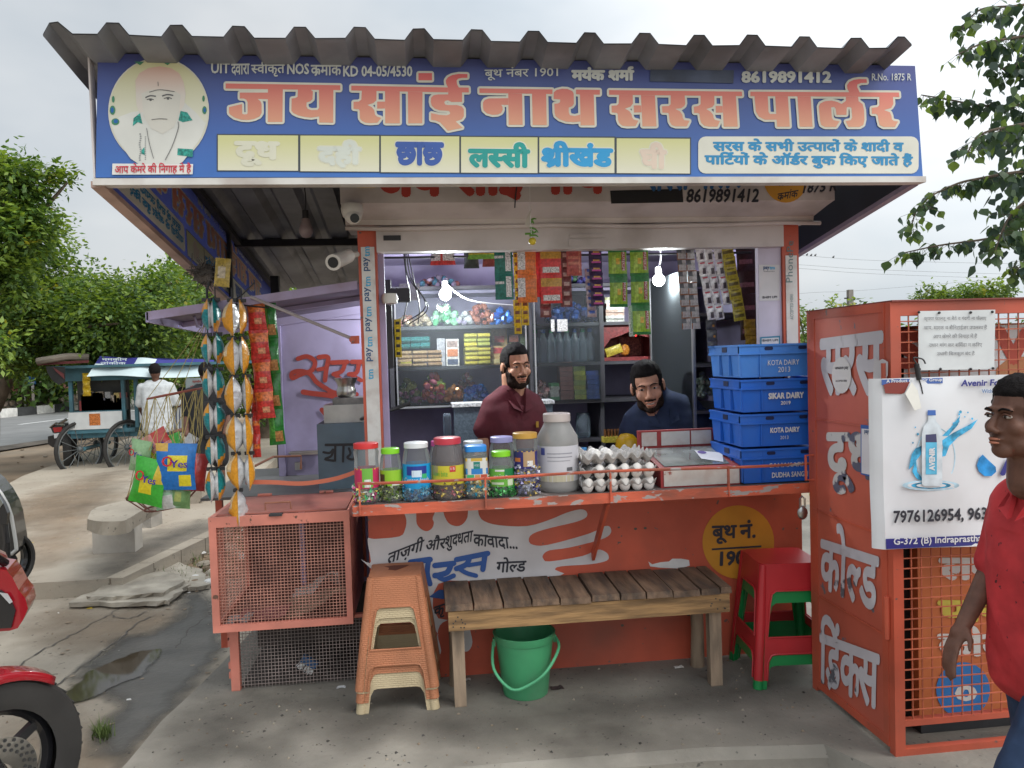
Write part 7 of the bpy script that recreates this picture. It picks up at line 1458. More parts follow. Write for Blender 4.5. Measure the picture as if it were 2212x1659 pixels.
def head(par,M_,skin,scale=1.0,beard=True,smile=0,hairmat=None,quiff=.02,young=False,hairline=.062,brow=.0):
    key = (smile,young)
    P = [('e',(0,.014,.032),(.075,.096,.086)),('e',(0,-.018,-.034),(.064,.070,.084)),('e',(0,-.058,-.094),(.032,.028,.026)),('e',(-.03,-.02,-.075),(.034,.045,.035)),('e',(.03,-.02,-.075),(.034,.045,.035)),
         ('c',(0,-.086,.004),(0,-.107,-.034),.0080,.0115),('e',(-.0125,-.098,-.041),(.0095,.011,.0085)),('e',(.0125,-.098,-.041),(.0095,.011,.0085)),('e',(0,-.079,.021),(.052,.014,.010)),
         ('e',(-.036,-.058,-.03-.003*smile),(.026,.022,.024)),('e',(.036,-.058,-.03-.003*smile),(.026,.022,.024)),('e',(0,-.088,-.063),(.023+.006*smile,.011,.0065)),('e',(0,-.086,-.075-.004*smile),(.019+.006*smile,.011,.0075)),
         ('e',(-.077,.012,-.008),(.009,.02,.031)),('e',(.077,.012,-.008),(.009,.02,.031)),('c',(0,.025,-.07),(0,.032,-.19),.050 if young else .056,.052 if young else .060)]
    me = blob(P,.0042,3); bv = BVHTree.FromPolygons([v.co[:] for v in me.vertices],[tuple(p.vertices) for p in me.polygons])
    S = M_ @ Matrix.Scale(scale,4)
    o = fin('head',me,skin,par); o.matrix_world = S
    hm = hairmat or mat('hair_black',(.010,.008,.008),.8,.3,60,bump=.6,bscale=220,spec=.15)
    def shell(name,fn,nu=72,nv=54,m_=hm):
        vs = []; th = []; c0 = V((0,.0,.0))
        for j in range(nv+1):
            t = math.pi*j/nv
            for i in range(nu):
                a = 2*math.pi*i/nu; d = V((math.sin(t)*math.cos(a),math.sin(t)*math.sin(a),math.cos(t))); hit = bv.ray_cast(d*.3,-d)
                p = hit[0] if hit[0] is not None else d*.08
                k = fn(p); vs.append(p+d*k if k > -.009 else p-d*.012); th.append(k)
        fs = []
        for j in range(nv):
            for i in range(nu):
                f = (j*nu+i,(j+1)*nu+i,(j+1)*nu+(i+1) % nu,j*nu+(i+1) % nu)
                if max(th[q] for q in f) > -.004: fs.append(f)
        me2 = bpy.data.meshes.new(name); me2.from_pydata([v[:] for v in vs],[],fs); me2.update(); q = fin(name,me2,m_,par); q.matrix_world = S
    def hair(p):
        nz_ = .004*noise.noise(p*90)+.003*noise.noise(p*240)
        front = ss_(hairline-.006,hairline+.008,p.z+.25*max(0,-p.y-.0)*0)
        side = ss_(-.012,.006,p.z+.02*ss_(.0,.05,p.y)) if p.y > -.048 else 0
        back = ss_(-.075,-.05,p.z) if p.y > .035 else 0
        if abs(p.x) > .066 and abs(p.y-.012) < .024 and p.z < .026: return -.02
        k = max(front,side*ss_(-.056,-.044,p.y),back); h_ = .004+.007*ss_(.03,.1,p.z)+quiff*ss_(.05,.11,p.z)*ss_(.03,-.06,p.y)
        return (h_+nz_)*k-.010*(1-k)
    shell('hair',hair)
    if beard:
        def bd(p):
            nz_ = .0022*noise.noise(p*160)
            ax = abs(p.x); zl = -.085-.004*smile+(.040*ss_(.016,.046,ax))+(.030*ss_(.048,.066,ax)); full = ss_(zl+.006,zl-.006,p.z)*ss_(.026,.004,p.y)
            sideb = ss_(.055,.062,ax)*ss_(.012,-.0,p.z)*ss_(-.055,-.035,p.y)*ss_(-.002,-.012,p.y)
            mou = ss_(.036+.006*smile,.027+.006*smile,ax)*ss_(-.047,-.0515,p.z)*ss_(-.0635,-.0585,p.z+.10*max(0,ax-.02))*ss_(-.07,-.08,p.y)
            k = max(full,sideb,mou)
            neck = ss_(-.128,-.118,p.z); k *= neck
            return (.0034+nz_+.0015*noise.noise(p*400))*k-.0065*(1-k)
        shell('beard',bd,110,90,mat('beard_black',(.028,.017,.013),.85,.4,120,bump=.5,bscale=260,spec=.15))
    EW = mat('eye_white',(.40,.37,.34),.25,0); EI = mat('eye_dark',(.02,.012,.008),.12,0)
    lip = mat('lip',tuple(c*f for c,f in zip(skin_rgb[skin.name],(.95,.72,.70))),.5,.1,60)
    for s in (-1,1):
        c = V((s*.030,-.0775,.002)); b = B(); b.ball(c,(.0130,.0105,.0058),12); q = b.build('eye',EW,par,smooth=2); q.matrix_world = S
        b = B(); b.ball(c+V((.0,-.0085,0)),(.0052,.003,.0055),10); q2 = b.build('iris',EI,par,smooth=2); q2.matrix_world = S
        b = B(); b.tube(catmull([c+V((-s*.014,-.005,.002)),c+V((0,-.0105,.0078)),c+V((s*.015,-.004,.001))],5),.0026,6); q3 = b.build('eyelid',skin,par,smooth=2); q3.matrix_world = S
        b = B(); pts = catmull([V((s*.012,-.0925,.0175)),V((s*.028,-.0925,.024+brow)),V((s*.048,-.079,.0185))],5); b.tube(pts,[.0022+.0012*math.sin(math.pi*i/(len(pts)-1)) for i in range(len(pts))],6); q4 = b.build('eyebrow',hm,par,smooth=2); q4.matrix_world = S
    for zz,w_ in ((-.0635,.020),(-.0745-.004*smile,.017)):
        b = B(); k = smile*.006; pts = catmull([V((-w_-k,-.089,zz+k*.8)),V((0,-.0985,zz)),V((w_+k,-.089,zz+k*.8))],5); b.tube(pts,[.0012+.0032*math.sin(math.pi*i/(len(pts)-1)) for i in range(len(pts))],6); q = b.build('lip',lip,par,smooth=2); q.matrix_world = S
    if smile > .5:
        b = B(); b.ball((0,-.091,-.0685),(.018,.0075,.0045),12); q = b.build('teeth',mat('teeth',(.6,.57,.5),.3,0),par,smooth=2); q.matrix_world = S
skin_rgb = {}
def skinm(n,c):
    m_ = mat(n,c,.58,.16,22,bump=.08,bscale=180,sss=.08,spec=.35); skin_rgb[m_.name] = c; return m_
SK1,SK2,SK3 = skinm('skin_warm',(.42,.21,.13)),skinm('skin_tan',(.43,.22,.145)),skinm('skin_deep',(.12,.056,.037))
def hand(parts,w,d,n,side,s=1.0,curl=.35):
    """palm and five bent fingers: w wrist, d direction to the knuckles, n palm normal, side = direction of the thumb"""
    w,d,n,t = V(w),V(d).normalized(),V(n).normalized(),V(side).normalized()
    parts.append(('c',w,w+d*.035*s,.022*s,.028*s)); 
    for i in range(4): k = w+d*.035*s+t*(.022-.015*i)*s; parts.append(('c',k,k+d*.05*s,.012*s,.0105*s))
    for i,L_ in enumerate((.07,.078,.072,.056)):
        k = w+d*.088*s+t*(.027-.018*i)*s; q = k+(d*math.cos(curl)+n*math.sin(curl))*L_*.5*s; parts.append(('c',k,q,.0090*s,.0084*s)); parts.append(('c',q,q+(d*math.cos(curl*2.3)+n*math.sin(curl*2.3))*L_*.5*s,.0084*s,.0068*s))
    k = w+d*.02*s+t*.026*s; q = k+(d*.6+t*.75+n*.25).normalized()*.042*s; parts.append(('c',k,q,.0125*s,.0105*s)); parts.append(('c',q,q+(d*.85+t*.3+n*.3).normalized()*.032*s,.010*s,.008*s))
def cloth(n,c,**k): return mat('cloth_'+n,c,.85,.12,18,bump=.35,bscale=k.pop('bs',12),**k)
def rings(L_,n=5):  # stacked capsules across the body, blended from level to level: (z, half width, radius, x, y)
    out = []
    for a,c in zip(L_,L_[1:]):
        for i in range(n): t = i/n; t = t*t*(3-2*t) if False else t; out.append([a[q]+(c[q]-a[q])*t for q in range(5)])
    return out+[list(L_[-1])]
def torso(M_,sh=.19,h=.5,r=.105,belly=.10,nk=.03):
    T_ = lambda *p: M_ @ V(p)
    P = [('c',T_(-w_+x_,y_,z_),T_(w_+x_,y_,z_),q_,q_) for z_,w_,q_,x_,y_ in rings([(.01,sh*.22,r*.55,0,.01),(-.045,sh*.62,r*.62,0,.005),(-.10,sh*.60,r*.84,0,0),(-.18,sh*.50,r*.96,0,0),(-.32,sh*.40,belly,0,0),(-h,sh*.42,belly*1.04,0,0)])]
    return P+[('c',T_(0,.012,.0),T_(0,.018,nk),.062,.056)]
def shape_folds(me,amp=.006,sc_=14,seed=0):
    for v in me.vertices:
        k = noise.noise(V((v.co.x*sc_,v.co.y*sc_,v.co.z*sc_*.6+seed)))+.5*noise.noise(v.co*sc_*2.3); v.co += v.normal*amp*k
# ---- seller in the maroon polo shirt
hc = QY(1116,789,.58); s1 = thing('person','man in a maroon polo shirt standing behind the candy jars','person',(hc.x,.58,.02),None)
k1 = .90; nb = QY(1107,852,.60); Mb = Matrix.Translation(nb+V((0,.0,-.012))) @ Matrix.Rotation(R(28),4,'Z') @ Matrix.Scale(k1,4)
T1 = lambda *p: Mb @ V(p)
head(s1,Matrix.Translation(hc+V((-.004,0,-.005))) @ Matrix.Rotation(R(15),4,'Z') @ Matrix.Rotation(R(-3),4,'Y') @ Matrix.Rotation(R(2),4,'X'),SK1,.90,smile=.35,quiff=.012,hairline=.064)
MAR = cloth('maroon',(.085,.010,.016))
eL,wL = T1(-.225,-.0,-.33),T1(-.20,-.14,-.52); eR,wR = T1(.225,-.0,-.33),T1(.20,-.16,-.50)
bd_ = [('c',T1(0,.01,-.05),T1(0,.02,.12),.05*k1,.048*k1),('c',T1(-.15,0,-.085),eL,.043*k1,.038*k1),('c',eL,wL,.038*k1,.026*k1),('c',T1(.15,0,-.085),eR,.043*k1,.038*k1),('c',eR,wR,.038*k1,.026*k1),('c',T1(-.09,0,-.5),T1(-.11,-.3,-.62),.08,.065),('c',T1(-.11,-.3,-.62),(T1(-.11,-.2,-.9).x,T1(0,-.2,-.9).y,.08),.06,.04),('c',T1(.09,0,-.5),T1(.11,-.3,-.62),.08,.065),('c',T1(.11,-.3,-.62),(T1(.11,-.2,-.9).x,T1(0,-.2,-.9).y,.08),.06,.04),('c',T1(0,0,-.1),T1(0,0,-.5),.05,.06)]
hand(bd_,wL,wL-eL,T1(0,0,0)-T1(-1,0,0),(0,-1,.2),k1); hand(bd_,wR,wR-eR,T1(0,0,0)-T1(1,0,0),(0,-1,.2),k1)
fin('body',blob(bd_,.009,4),SK1,s1)
sh_ = torso(Mb,.195,.52,.112*k1,.105*k1,.012)+[('c',T1(-.15,0,-.075),T1(-.195,0,-.165),.058*k1,.059*k1),('c',T1(.15,0,-.075),T1(.195,0,-.165),.058*k1,.059*k1)]
me = blob(sh_,.009,5); shape_folds(me,.004,11,2); fin('polo_shirt',me,MAR,s1)
b = B()
for s in (-1,1):  # collar leaves
    b.hexa([T1(s*.006,-.09,-.075),T1(s*.055,-.088,-.05),T1(s*.066,-.01,.045),T1(s*.045,-.03,.04),T1(s*.008,-.112,-.08),T1(s*.066,-.105,-.055),T1(s*.080,-.01,.04),T1(s*.05,-.058,.045)])
b.build('collar',MAR,s1); b = B(); b.hexa([T1(-.012,-.098,-.2),T1(.012,-.098,-.2),T1(.010,-.075,-.04),T1(-.010,-.075,-.04),T1(-.014,-.106,-.2),T1(.014,-.106,-.2),T1(.012,-.092,-.05),T1(-.012,-.092,-.05)]); b.build('placket',MAR,s1)
b = B(); b.box((0,0,0),(.016,.002,.03)); q = b.build('chest_badge',paint('badge_gold',(.4,.22,.03)),s1); q.matrix_world = Matrix.Translation(T1(.075,-.113,-.17)) @ Matrix.Rotation(R(34),4,'Z')
b = B(); b.ball(hc+V((-.066,.02,-.035)),.0045,8); b.build('earring',mat('gold',(.6,.45,.2),.2,metal=1.0),s1)
fin('trousers',blob([(p[0],p[1],p[2],p[3]+.012,p[4]+.012) for p in bd_[5:9]]+[('c',T1(-.08,0,-.5),T1(.08,0,-.5),.1,.1)],.014,3),cloth('dark',(.02,.02,.03)),s1)
# ---- seller in the navy shirt, seated and leaning
hc = QY(1399,836,.42); s2 = thing('person','bearded smiling man in a navy shirt seated behind the showcase','person',(hc.x+.1,.5,.02))
nb = QY(1428,880,.455); Mb = Matrix.Translation(nb) @ Matrix.Rotation(R(-16),4,'Z') @ Matrix.Rotation(R(-10),4,'Y') @ Matrix.Rotation(R(8),4,'X'); T1 = lambda *p: Mb @ V(p)
head(s2,Matrix.Translation(hc+V((0,0,.004))) @ Matrix.Rotation(R(-16),4,'Z') @ Matrix.Rotation(R(-9),4,'Y') @ Matrix.Rotation(R(8),4,'X'),SK2,1.0,smile=1.0,quiff=.020,hairline=.056)
NV = cloth('navy',(.012,.022,.055)); eL,wL = T1(-.24,-.03,-.32),T1(-.2,-.2,-.42); eR,wR = T1(.26,-.0,-.30),T1(.2,-.18,-.42)
bd_ = [('c',T1(0,.03,-.02),hc+V((.012,.04,-.08)),.05,.05),('c',T1(-.16,0,-.09),eL,.045,.038),('c',eL,wL,.038,.028),('c',T1(.16,0,-.09),eR,.045,.038),('c',eR,wR,.038,.028),('c',T1(-.09,0,-.5),T1(-.13,-.36,-.52),.085,.065),('c',T1(-.13,-.36,-.52),(T1(-.13,-.36,0).x,T1(0,-.36,0).y,.08),.06,.04),('c',T1(.09,0,-.5),T1(.13,-.36,-.52),.085,.065),('c',T1(.13,-.36,-.52),(T1(.13,-.36,0).x,T1(0,-.36,0).y,.08),.06,.04),('c',T1(0,0,-.1),T1(0,0,-.5),.05,.06)]
hand(bd_,wL,wL-eL,(1,0,0),(0,-1,.2)); hand(bd_,wR,wR-eR,(-1,0,0),(0,-1,.2)); fin('body',blob(bd_,.01,4),SK2,s2)
me = blob(torso(Mb,.205,.52,.118,.112,.062)+[('c',T1(-.16,0,-.08),T1(-.225,-.02,-.24),.063,.064),('c',T1(.16,0,-.08),T1(.235,0,-.24),.063,.064)],.009,5); shape_folds(me,.005,10,5); fin('shirt',me,NV,s2)
b = B()
for s in (-1,1): b.hexa([T1(s*.012,-.085,-.075),T1(s*.06,-.083,-.05),T1(s*.070,-.01,.045),T1(s*.045,-.03,.03),T1(s*.014,-.1,-.08),T1(s*.072,-.095,-.055),T1(s*.082,-.01,.04),T1(s*.05,-.045,.04)])
b.build('collar',NV,s2); fin('trousers',blob([(p[0],p[1],p[2],p[3]+.012,p[4]+.012) for p in bd_[5:9]]+[('c',T1(-.08,0,-.5),T1(.08,0,-.5),.1,.1)],.014,3),cloth('dark',(.02,.02,.03)),s2)
# ---- boy walking past at the right
BYY = -1.30; hc = QY(2206,905,BYY); g0 = GZ
bo = thing('person','boy in a red patterned shirt and jeans walking past the fridge cage','person',(hc.x+.04,BYY,g0))
head(bo,Matrix.Translation(hc+V((.0,0,.004))) @ Matrix.Rotation(R(-84),4,'Z') @ Matrix.Rotation(R(-4),4,'X'),SK3,.93,beard=False,young=True,quiff=.010,hairline=.058)
sx,sy,sz = hc.x+.075,BYY,hc.z-.20
A = lambda x,y,z: V((sx+x,sy+y,sz+z))  # x backwards is +, y towards the camera is -
eN,wN = A(.06,-.20,-.30),A(.03,-.24,-.52); eF = A(-.03,.17,-.26); wF = A(-.15,.13,-.40)
bd_ = [('c',hc+V((.015,0,-.08)),A(0,0,.02),.046,.05),('c',A(.0,-.135,-.07),eN,.040,.036),('c',eN,wN,.036,.024),('c',A(0,.135,-.07),eF,.040,.036),('c',eF,wF,.034,.023),('c',A(0,-.07,-.52),A(-.20,-.08,-.88),.075,.055),('c',A(-.20,-.08,-.88),A(-.20,-.08,g0-sz+.09),.052,.036),('c',A(.02,.07,-.52),A(.08,.07,-.90),.075,.055),('c',A(.08,.07,-.90),A(.22,.07,g0-sz+.12),.052,.036),('c',A(0,0,-.05),A(.01,0,-.5),.05,.06),
       ('c',A(-.18,-.08,g0-sz+.04),A(-.34,-.08,g0-sz+.035),.042,.03),('c',A(.24,.07,g0-sz+.06),A(.10,.07,g0-sz+.03),.038,.028)]
hand(bd_,wN,wN-eN,(-.2,1,0),(-1,0,0),.9); hand(bd_,wF,wF-eF,(0,-.3,-1),(0,-1,.2),.9,.5)
fin('body',blob(bd_,.007,4),SK3,bo)
REDC = mat('cloth_red_print',(.46,.03,.035),.85,.12,16,bump=.4,bscale=11,chip=(.045,.012,.014),camt=.05,cscale=42)
shp = [('c',A(x_,-w_+y_,z_),A(x_,w_+y_,z_),q_,q_) for z_,w_,q_,x_,y_ in rings([(.015,.04,.055,0,0),(-.045,.11,.062,0,0),(-.12,.10,.082,-.005,0),(-.22,.085,.092,-.008,0),(-.36,.075,.090,-.006,0),(-.46,.075,.096,-.004,0),(-.515,.075,.100,-.002,0)])]+[('c',A(.0,-.14,-.06),A(.055,-.185,-.27),.050,.050),('c',A(.0,.14,-.06),A(-.03,.17,-.24),.050,.050),('c',A(0,0,-.02),A(-.005,0,.045),.068,.058)]
me = blob(shp,.008,5); shape_folds(me,.007,9,3); fin('shirt',me,REDC,bo)
b = B()
for s in (-1,1): b.hexa([A(-.095,s*.012,-.07),A(-.09,s*.045,-.045),A(-.0,s*.07,.05),A(-.03,s*.045,.05),A(-.108,s*.012,-.075),A(-.102,s*.055,-.05),A(-.0,s*.082,.045),A(-.045,s*.05,.06)])
b.build('collar',REDC,bo)
me = blob([(p[0],p[1],p[2],p[3]+.010,p[4]+.018) for p in bd_[5:9]]+[('c',A(0,-.06,-.52),A(0,.06,-.52),.088,.088)],.010,4); shape_folds(me,.005,12,8); fin('jeans',me,cloth('denim',(.022,.045,.10)),bo)
fin('sandals',blob([('c',A(-.15,-.08,g0-sz+.014),A(-.35,-.08,g0-sz+.014),.036,.03),('c',A(.27,.07,g0-sz+.02),A(.09,.07,g0-sz+.014),.034,.028)],.008,2),DARKM,bo)
# ================================================================ background left: cart, vehicles, people
BLUEC = mat('cart_blue',(.06,.16,.20),.6,.2,3,dirt=(.05,.07,.07),damt=.5); L_ = lambda x,y: (.3*x,663.6+.3*y)
CYY = 9.0
def cq(x,y,Y=CYY): return QY(*L_(x,y),Y)
cart = thing('vending_cart','blue wheeled vending cart with white side panel and banner canopy','cart',(cq(700,900).x,CYY,GZ))
p0,p1 = cq(485,885),cq(970,870); dz = p0.z; CD = 1.1
b = B(); b.box((p0.x,CYY,dz-.06),(p1.x,CYY+CD,dz)); b.build('deck',BLUEC,cart)
w0,w1 = cq(485,760),cq(885,875); b = B(); b.box((w0.x+.02,CYY-.02,dz+.001),(w1.x,CYY,w0.z)); pan = b.build('side_panel',paint('cart_white',(.6,.61,.6)),cart)
a_,c_ = cq(645,852,CYY-.022),cq(720,765,CYY-.022); b = B(); b.box((a_.x,CYY-.024,a_.z),(c_.x,CYY-.0205,c_.z)); b.build('poster',pk_mat('cart_poster',(.5,.16,.04),var=.5),pan)
tpz = cq(500,440).z
for x in (p0.x+.03,cq(865,600).x,p1.x):
    for y in (CYY+.03,CYY+CD-.05): b = B(); b.box((x,y,dz),(x+.05,y+.05,tpz)); b.build('post',BLUEC,cart)
b = B(); a_,c_ = cq(470,535),cq(885,430); b.box((a_.x,CYY-.01,a_.z),(p1.x+.3,CYY+.02,c_.z)); b.build('head_board',BLUEC,cart)
b = B(); b.box((a_.x-.1,CYY-.2,c_.z),(p1.x+2.0,CYY+CD+.2,c_.z+.04)); b.build('roof',BLUEC,cart)
mid = cq(600,750); b = B(); b.box((w0.x+.03,CYY+.3,dz),(w1.x,CYY+.34,a_.z)); b.build('back_screen',mat('cart_dark',(.06,.06,.055),.8,.4,3),cart)
b = B(); b.box((w0.x+.03,CYY+.01,mid.z-.02),(w1.x-.02,CYY+.3,mid.z)); b.build('shelf',BLUEC,cart)
b = B()
for i in range(40): x = random.uniform(w0.x+.1,w1.x-.05); b.box((x,CYY+.12,mid.z+.0),(x+.08,CYY+.2,mid.z+random.uniform(.1,.3)),random.randrange(5))
stuff(b.build('cart_goods',[pk_mat('cg%d' % i,c) for i,c in enumerate(((.3,.05,.05),(.3,.25,.2),(.1,.1,.12),(.4,.3,.1),(.3,.3,.3)))]),'packed goods behind the glass of the vending cart','goods')
strip('yellow packet strip hanging at the corner of the vending cart',*[.3*q for q in (590,650)],663.6+.3*475,663.6+.3*640,1,3,[P_('mustard',(.5,.33,.02)),P_('mustard',(.5,.33,.02))],K1(0),Y=CYY-.1,puff=.08,grp='strips on the cart')
for (x,y,rx_,Yw) in ((578,1178,1,CYY+.05),(696,1145,1,CYY+CD-.1),(918,1150,1,CYY+.05)):
    c = cq(x,1040,Yw); rad = .40; cz_ = GZ-.012+rad; t_ = thing('cart_wheel_set','x','wheel') if False else None
    b = B(); th = R(62); dv = V((math.cos(th),math.sin(th),0)); rim = [V((c.x,Yw,cz_))+dv*rad*math.cos(a)+V((0,0,rad*math.sin(a))) for a in [i*6.283/28 for i in range(28)]]
    b.tube(rim,.028,6,closed=True,k=0); b.tube([p.lerp(V((c.x,Yw,cz_)),.09) for p in rim],.014,5,closed=True,k=1)
    for i in range(0,28,2): b.tube([V((c.x,Yw,cz_)),rim[i]],.006,4,k=1)
    b.ball((c.x,Yw,cz_),.05,8,k=1); b.build('wheel',[mat('tyre',(.03,.028,.026),.8,.2,5),mat('rim_grey',(.12,.13,.13),.5)],cart)
b = B(); b.tube([(p0.x+.2,CYY+.05,GZ+.39),(p0.x+.2,CYY+CD-.1,GZ+.39)],.03,6); b.box((p0.x,CYY+.1,dz-.14),(p1.x,CYY+.16,dz-.06)); b.build('axle',BLUEC,cart)
# canopy cloth, with the printed dark blue disc and band
CLW = mat('canopy_white',(.56,.66,.68),.7,.06,2); CLB = mat('canopy_blue',(.035,.035,.22),.7,.08,2)
can = thing('canopy_cloth','white and dark blue advertising cloth slung over the vending cart','cloth',cq(1000,420))
def cc(u,v): return cq(625+880*u+25*v*(1-u),(500-8*math.sin(u*7))*(1-v)+v*(350+35*ss_(.35,.6,u)+14*math.sin(u*6)),CYY-.3)+V((0,.35*v+.05*math.sin(u*11),0))
b = B(); b.grid(cc,30,8,ks=lambda i,j: 1 if (j >= 6 and i > 14) or (j >= 5 and i <= 9 and j >= 4) or (i in range(2,9) and j == 4) else 0); b.build('sheet',[CLW,CLB],can,smooth=True)
b = B(); b.grid(lambda u,v: cq(625+880*u,350+35*ss_(.35,.6,u),CYY-.3)+V((0,.35+v*1.3,-.03+.0*v)),20,3); b.build('top_sheet',CLB,can,smooth=True)
qtext('lettering','नमकीन',lambda x,y: QY(x,y,CYY-.36),*L_(735,385),*L_(915,385),7,(0,-1,0),CLW,can,.02,.0); qtext('lettering','तांकीक',lambda x,y: QY(x,y,CYY-.36),*L_(725,412),*L_(905,412),7,(0,-1,0),CLW,can,.02,.0)
tp = thing('folded_tarpaulin','rolled grey and red tarpaulin jutting from the cart roof','tarpaulin',cq(450,390)); b = B(); b.tube(catmull([cq(640,360,CYY-.1),cq(500,355,CYY-.2),cq(360,375,CYY-.3),cq(270,390,CYY-.3)],5),[.05]*16,8); b.build('roll',mat('tarp_grey',(.2,.17,.14),.8,.3,4),tp,smooth=True)
b = B(); b.grid(lambda u,v: cq(270+370*u,400-20*u+20*v,CYY-.25),6,2); b.build('fold',mat('tarp_red',(.12,.03,.03),.8),tp)
b = B(); b.poly([(330,425),(470,430),(470,540),(420,560),(370,520),(340,470)],lambda x,y: cq(x,y,CYY-.3)); b.poly([(380,430),(460,480),(465,520),(400,460)],lambda x,y: cq(x,y,CYY-.31),1); b.build('hanging_flap',[mat('tarp_black',(.02,.02,.02),.8),mat('tarp_red',(.12,.03,.03),.8)],tp)
# motorcycles
TYRE = MATS['tyre']; REDP_ = mat('bike_red',(.28,.008,.015),.18,.05,3,coat=.8); BLKP = mat('bike_black',(.012,.012,.014),.25,.05,coat=.5)
def wheel(par,c,r,ax,w_=.05,name='wheel',spokes=10,disc=False,ti=.80):
    ax = V(ax).normalized(); u = V((0,0,1)); v = ax.cross(u).normalized(); c = V(c); P = lambda rr,a,o=0: c+(v*math.cos(a)+u*math.sin(a))*rr+ax*o; N_ = 36; A_ = [i*6.2832/N_ for i in range(N_)]
    t = bpy.data.objects.new(name,None); COL.objects.link(t); t.parent = par; t.matrix_parent_inverse = par.matrix_world.inverted()
    b = B(); prof = [(ti,.42),(ti+.3*(1-ti),.5),(.94,.48),(.985,.3),(1.0,0),(.985,-.3),(.94,-.48),(ti+.3*(1-ti),-.5),(ti,-.42)]
    vs = [P(r*k,a,o*w_*2) for k,o in prof for a in A_]; b.add(vs,[(i*N_+j,i*N_+(j+1) % N_,(i+1)*N_+(j+1) % N_,(i+1)*N_+j) for i in range(len(prof)-1) for j in range(N_)])
    for a in A_[::1]: b.bar(P(r*.995,a,-w_*.5),P(r*.995,a+.12,w_*.5),.006,.008)
    b.build('tyre',TYRE,t,smooth=True); b = B(); b.tube([P(r*(ti-.02),a) for a in A_],.02,6,closed=True)
    for i in range(spokes): b.bar(P(.03,i*6.2832/spokes),P(r*(ti-.02),i*6.2832/spokes+.1),.022 if spokes < 8 else .006,.03 if spokes < 8 else .006)
    b.cyl(P(0,0,-.05),P(0,0,.05),.04,n=12); b.build('rim',BLKP if spokes < 8 else STEEL,t,smooth=True)
    if disc:
        b = B(); o_ = disc; vs = [P(r*k,a,o_) for k in (.14,.40) for a in A_]; b.add(vs,[(j,(j+1) % N_,N_+(j+1) % N_,N_+j) for j in range(N_)]); dd = b.build('brake_disc',STEEL,t)
        b = B(); 
        for j in range(24): 
            for k in (.27,.32,.37): q = P(r*k,j*6.2832/24+k*2,o_+math.copysign(.002,o_)); b.cyl(q,q+ax*math.copysign(.0006,o_),.006,n=6)
        b.build('disc_holes',paint('hole',(.03,.03,.03)),t)
# red motorcycle, only its front shows at the lower left edge
mc = thing('motorcycle','red motorcycle front wheel and fairing cut by the lower left edge','motorcycle',QZ(-10,1640,GZ))
Wq = QZ(40,1690,-.236); wd = V((.35,-.94,0)).normalized()  # rolling direction
wc = QY(-34,1600,-.62); WR = .30; wc.z = -.236+WR
wax = V((.82,-.57,0)).normalized(); wheel(mc,wc,WR,wax,.055,spokes=5,disc=.07,ti=.66)
wv = wax.cross(V((0,0,1))).normalized()
b = B(); A_ = [R(a) for a in range(50,150,5)]; prof = [(-.07,.97),(-.055,1.05),(0,1.08),(.055,1.05),(.07,.97)]
sgn_ = 1 if wv.x > 0 else -1
vs = [wc+(wv*sgn_*math.cos(a)+V((0,0,1))*math.sin(a))*WR*k+wax*o for a in A_ for o,k in prof]; m5 = 5
b.add(vs,[(i*m5+j,i*m5+j+1,(i+1)*m5+j+1,(i+1)*m5+j) for i in range(len(A_)-1) for j in range(4)]); o = b.build('front_fender',REDP_,mc,smooth=True); md = o.modifiers.new('s','SOLIDIFY'); md.thickness = .006
fo = wc+wax*.09
b = B(); b.tube([fo,fo-wv*sgn_*.12+V((0,0,.32)),fo-wv*sgn_*.25+V((0,0,.62))],.022,10); b.tube([fo-wax*.18,fo-wax*.18-wv*sgn_*.25+V((0,0,.62))],.022,10); b.build('fork',BLKP,mc,smooth=True)
FQ = lambda x,y,Y=-.35: QY(.3666*x,1050.7+.3666*y,Y)
fair = [(-260,470),(-60,480),(40,495),(75,540),(110,610),(150,660),(165,720),(140,780),(105,835),(60,850),(-80,860),(-260,850)]
b = B(); b.prism(fair,lambda x,y,d: FQ(x,y)+V((-d*.3,d,0)),.16); b.build('fairing',REDP_,mc); b = B(); b.prism([(-200,600),(10,610),(60,650),(95,730),(70,830),(-200,845)],lambda x,y,d: FQ(x,y,-.352)+V((0,-d,0)),.006); b.build('fairing_inset',BLKP,mc)
b = B(); b.prism([(0,625),(45,632),(75,680),(60,690)],lambda x,y,d: FQ(x,y,-.36)+V((0,-d,0)),.004); b.build('indicator',mat('ind',(.4,.4,.4),.2),mc)
b = B(); b.ball(FQ(-330,540,-.2),(.2,.25,.12),16); b.build('tank',REDP_,mc,smooth=True); b = B(); b.tube([FQ(-100,400,-.3),FQ(-20,420,-.35),FQ(30,450,-.3)],.015,8); b.build('handlebar',BLKP,mc)
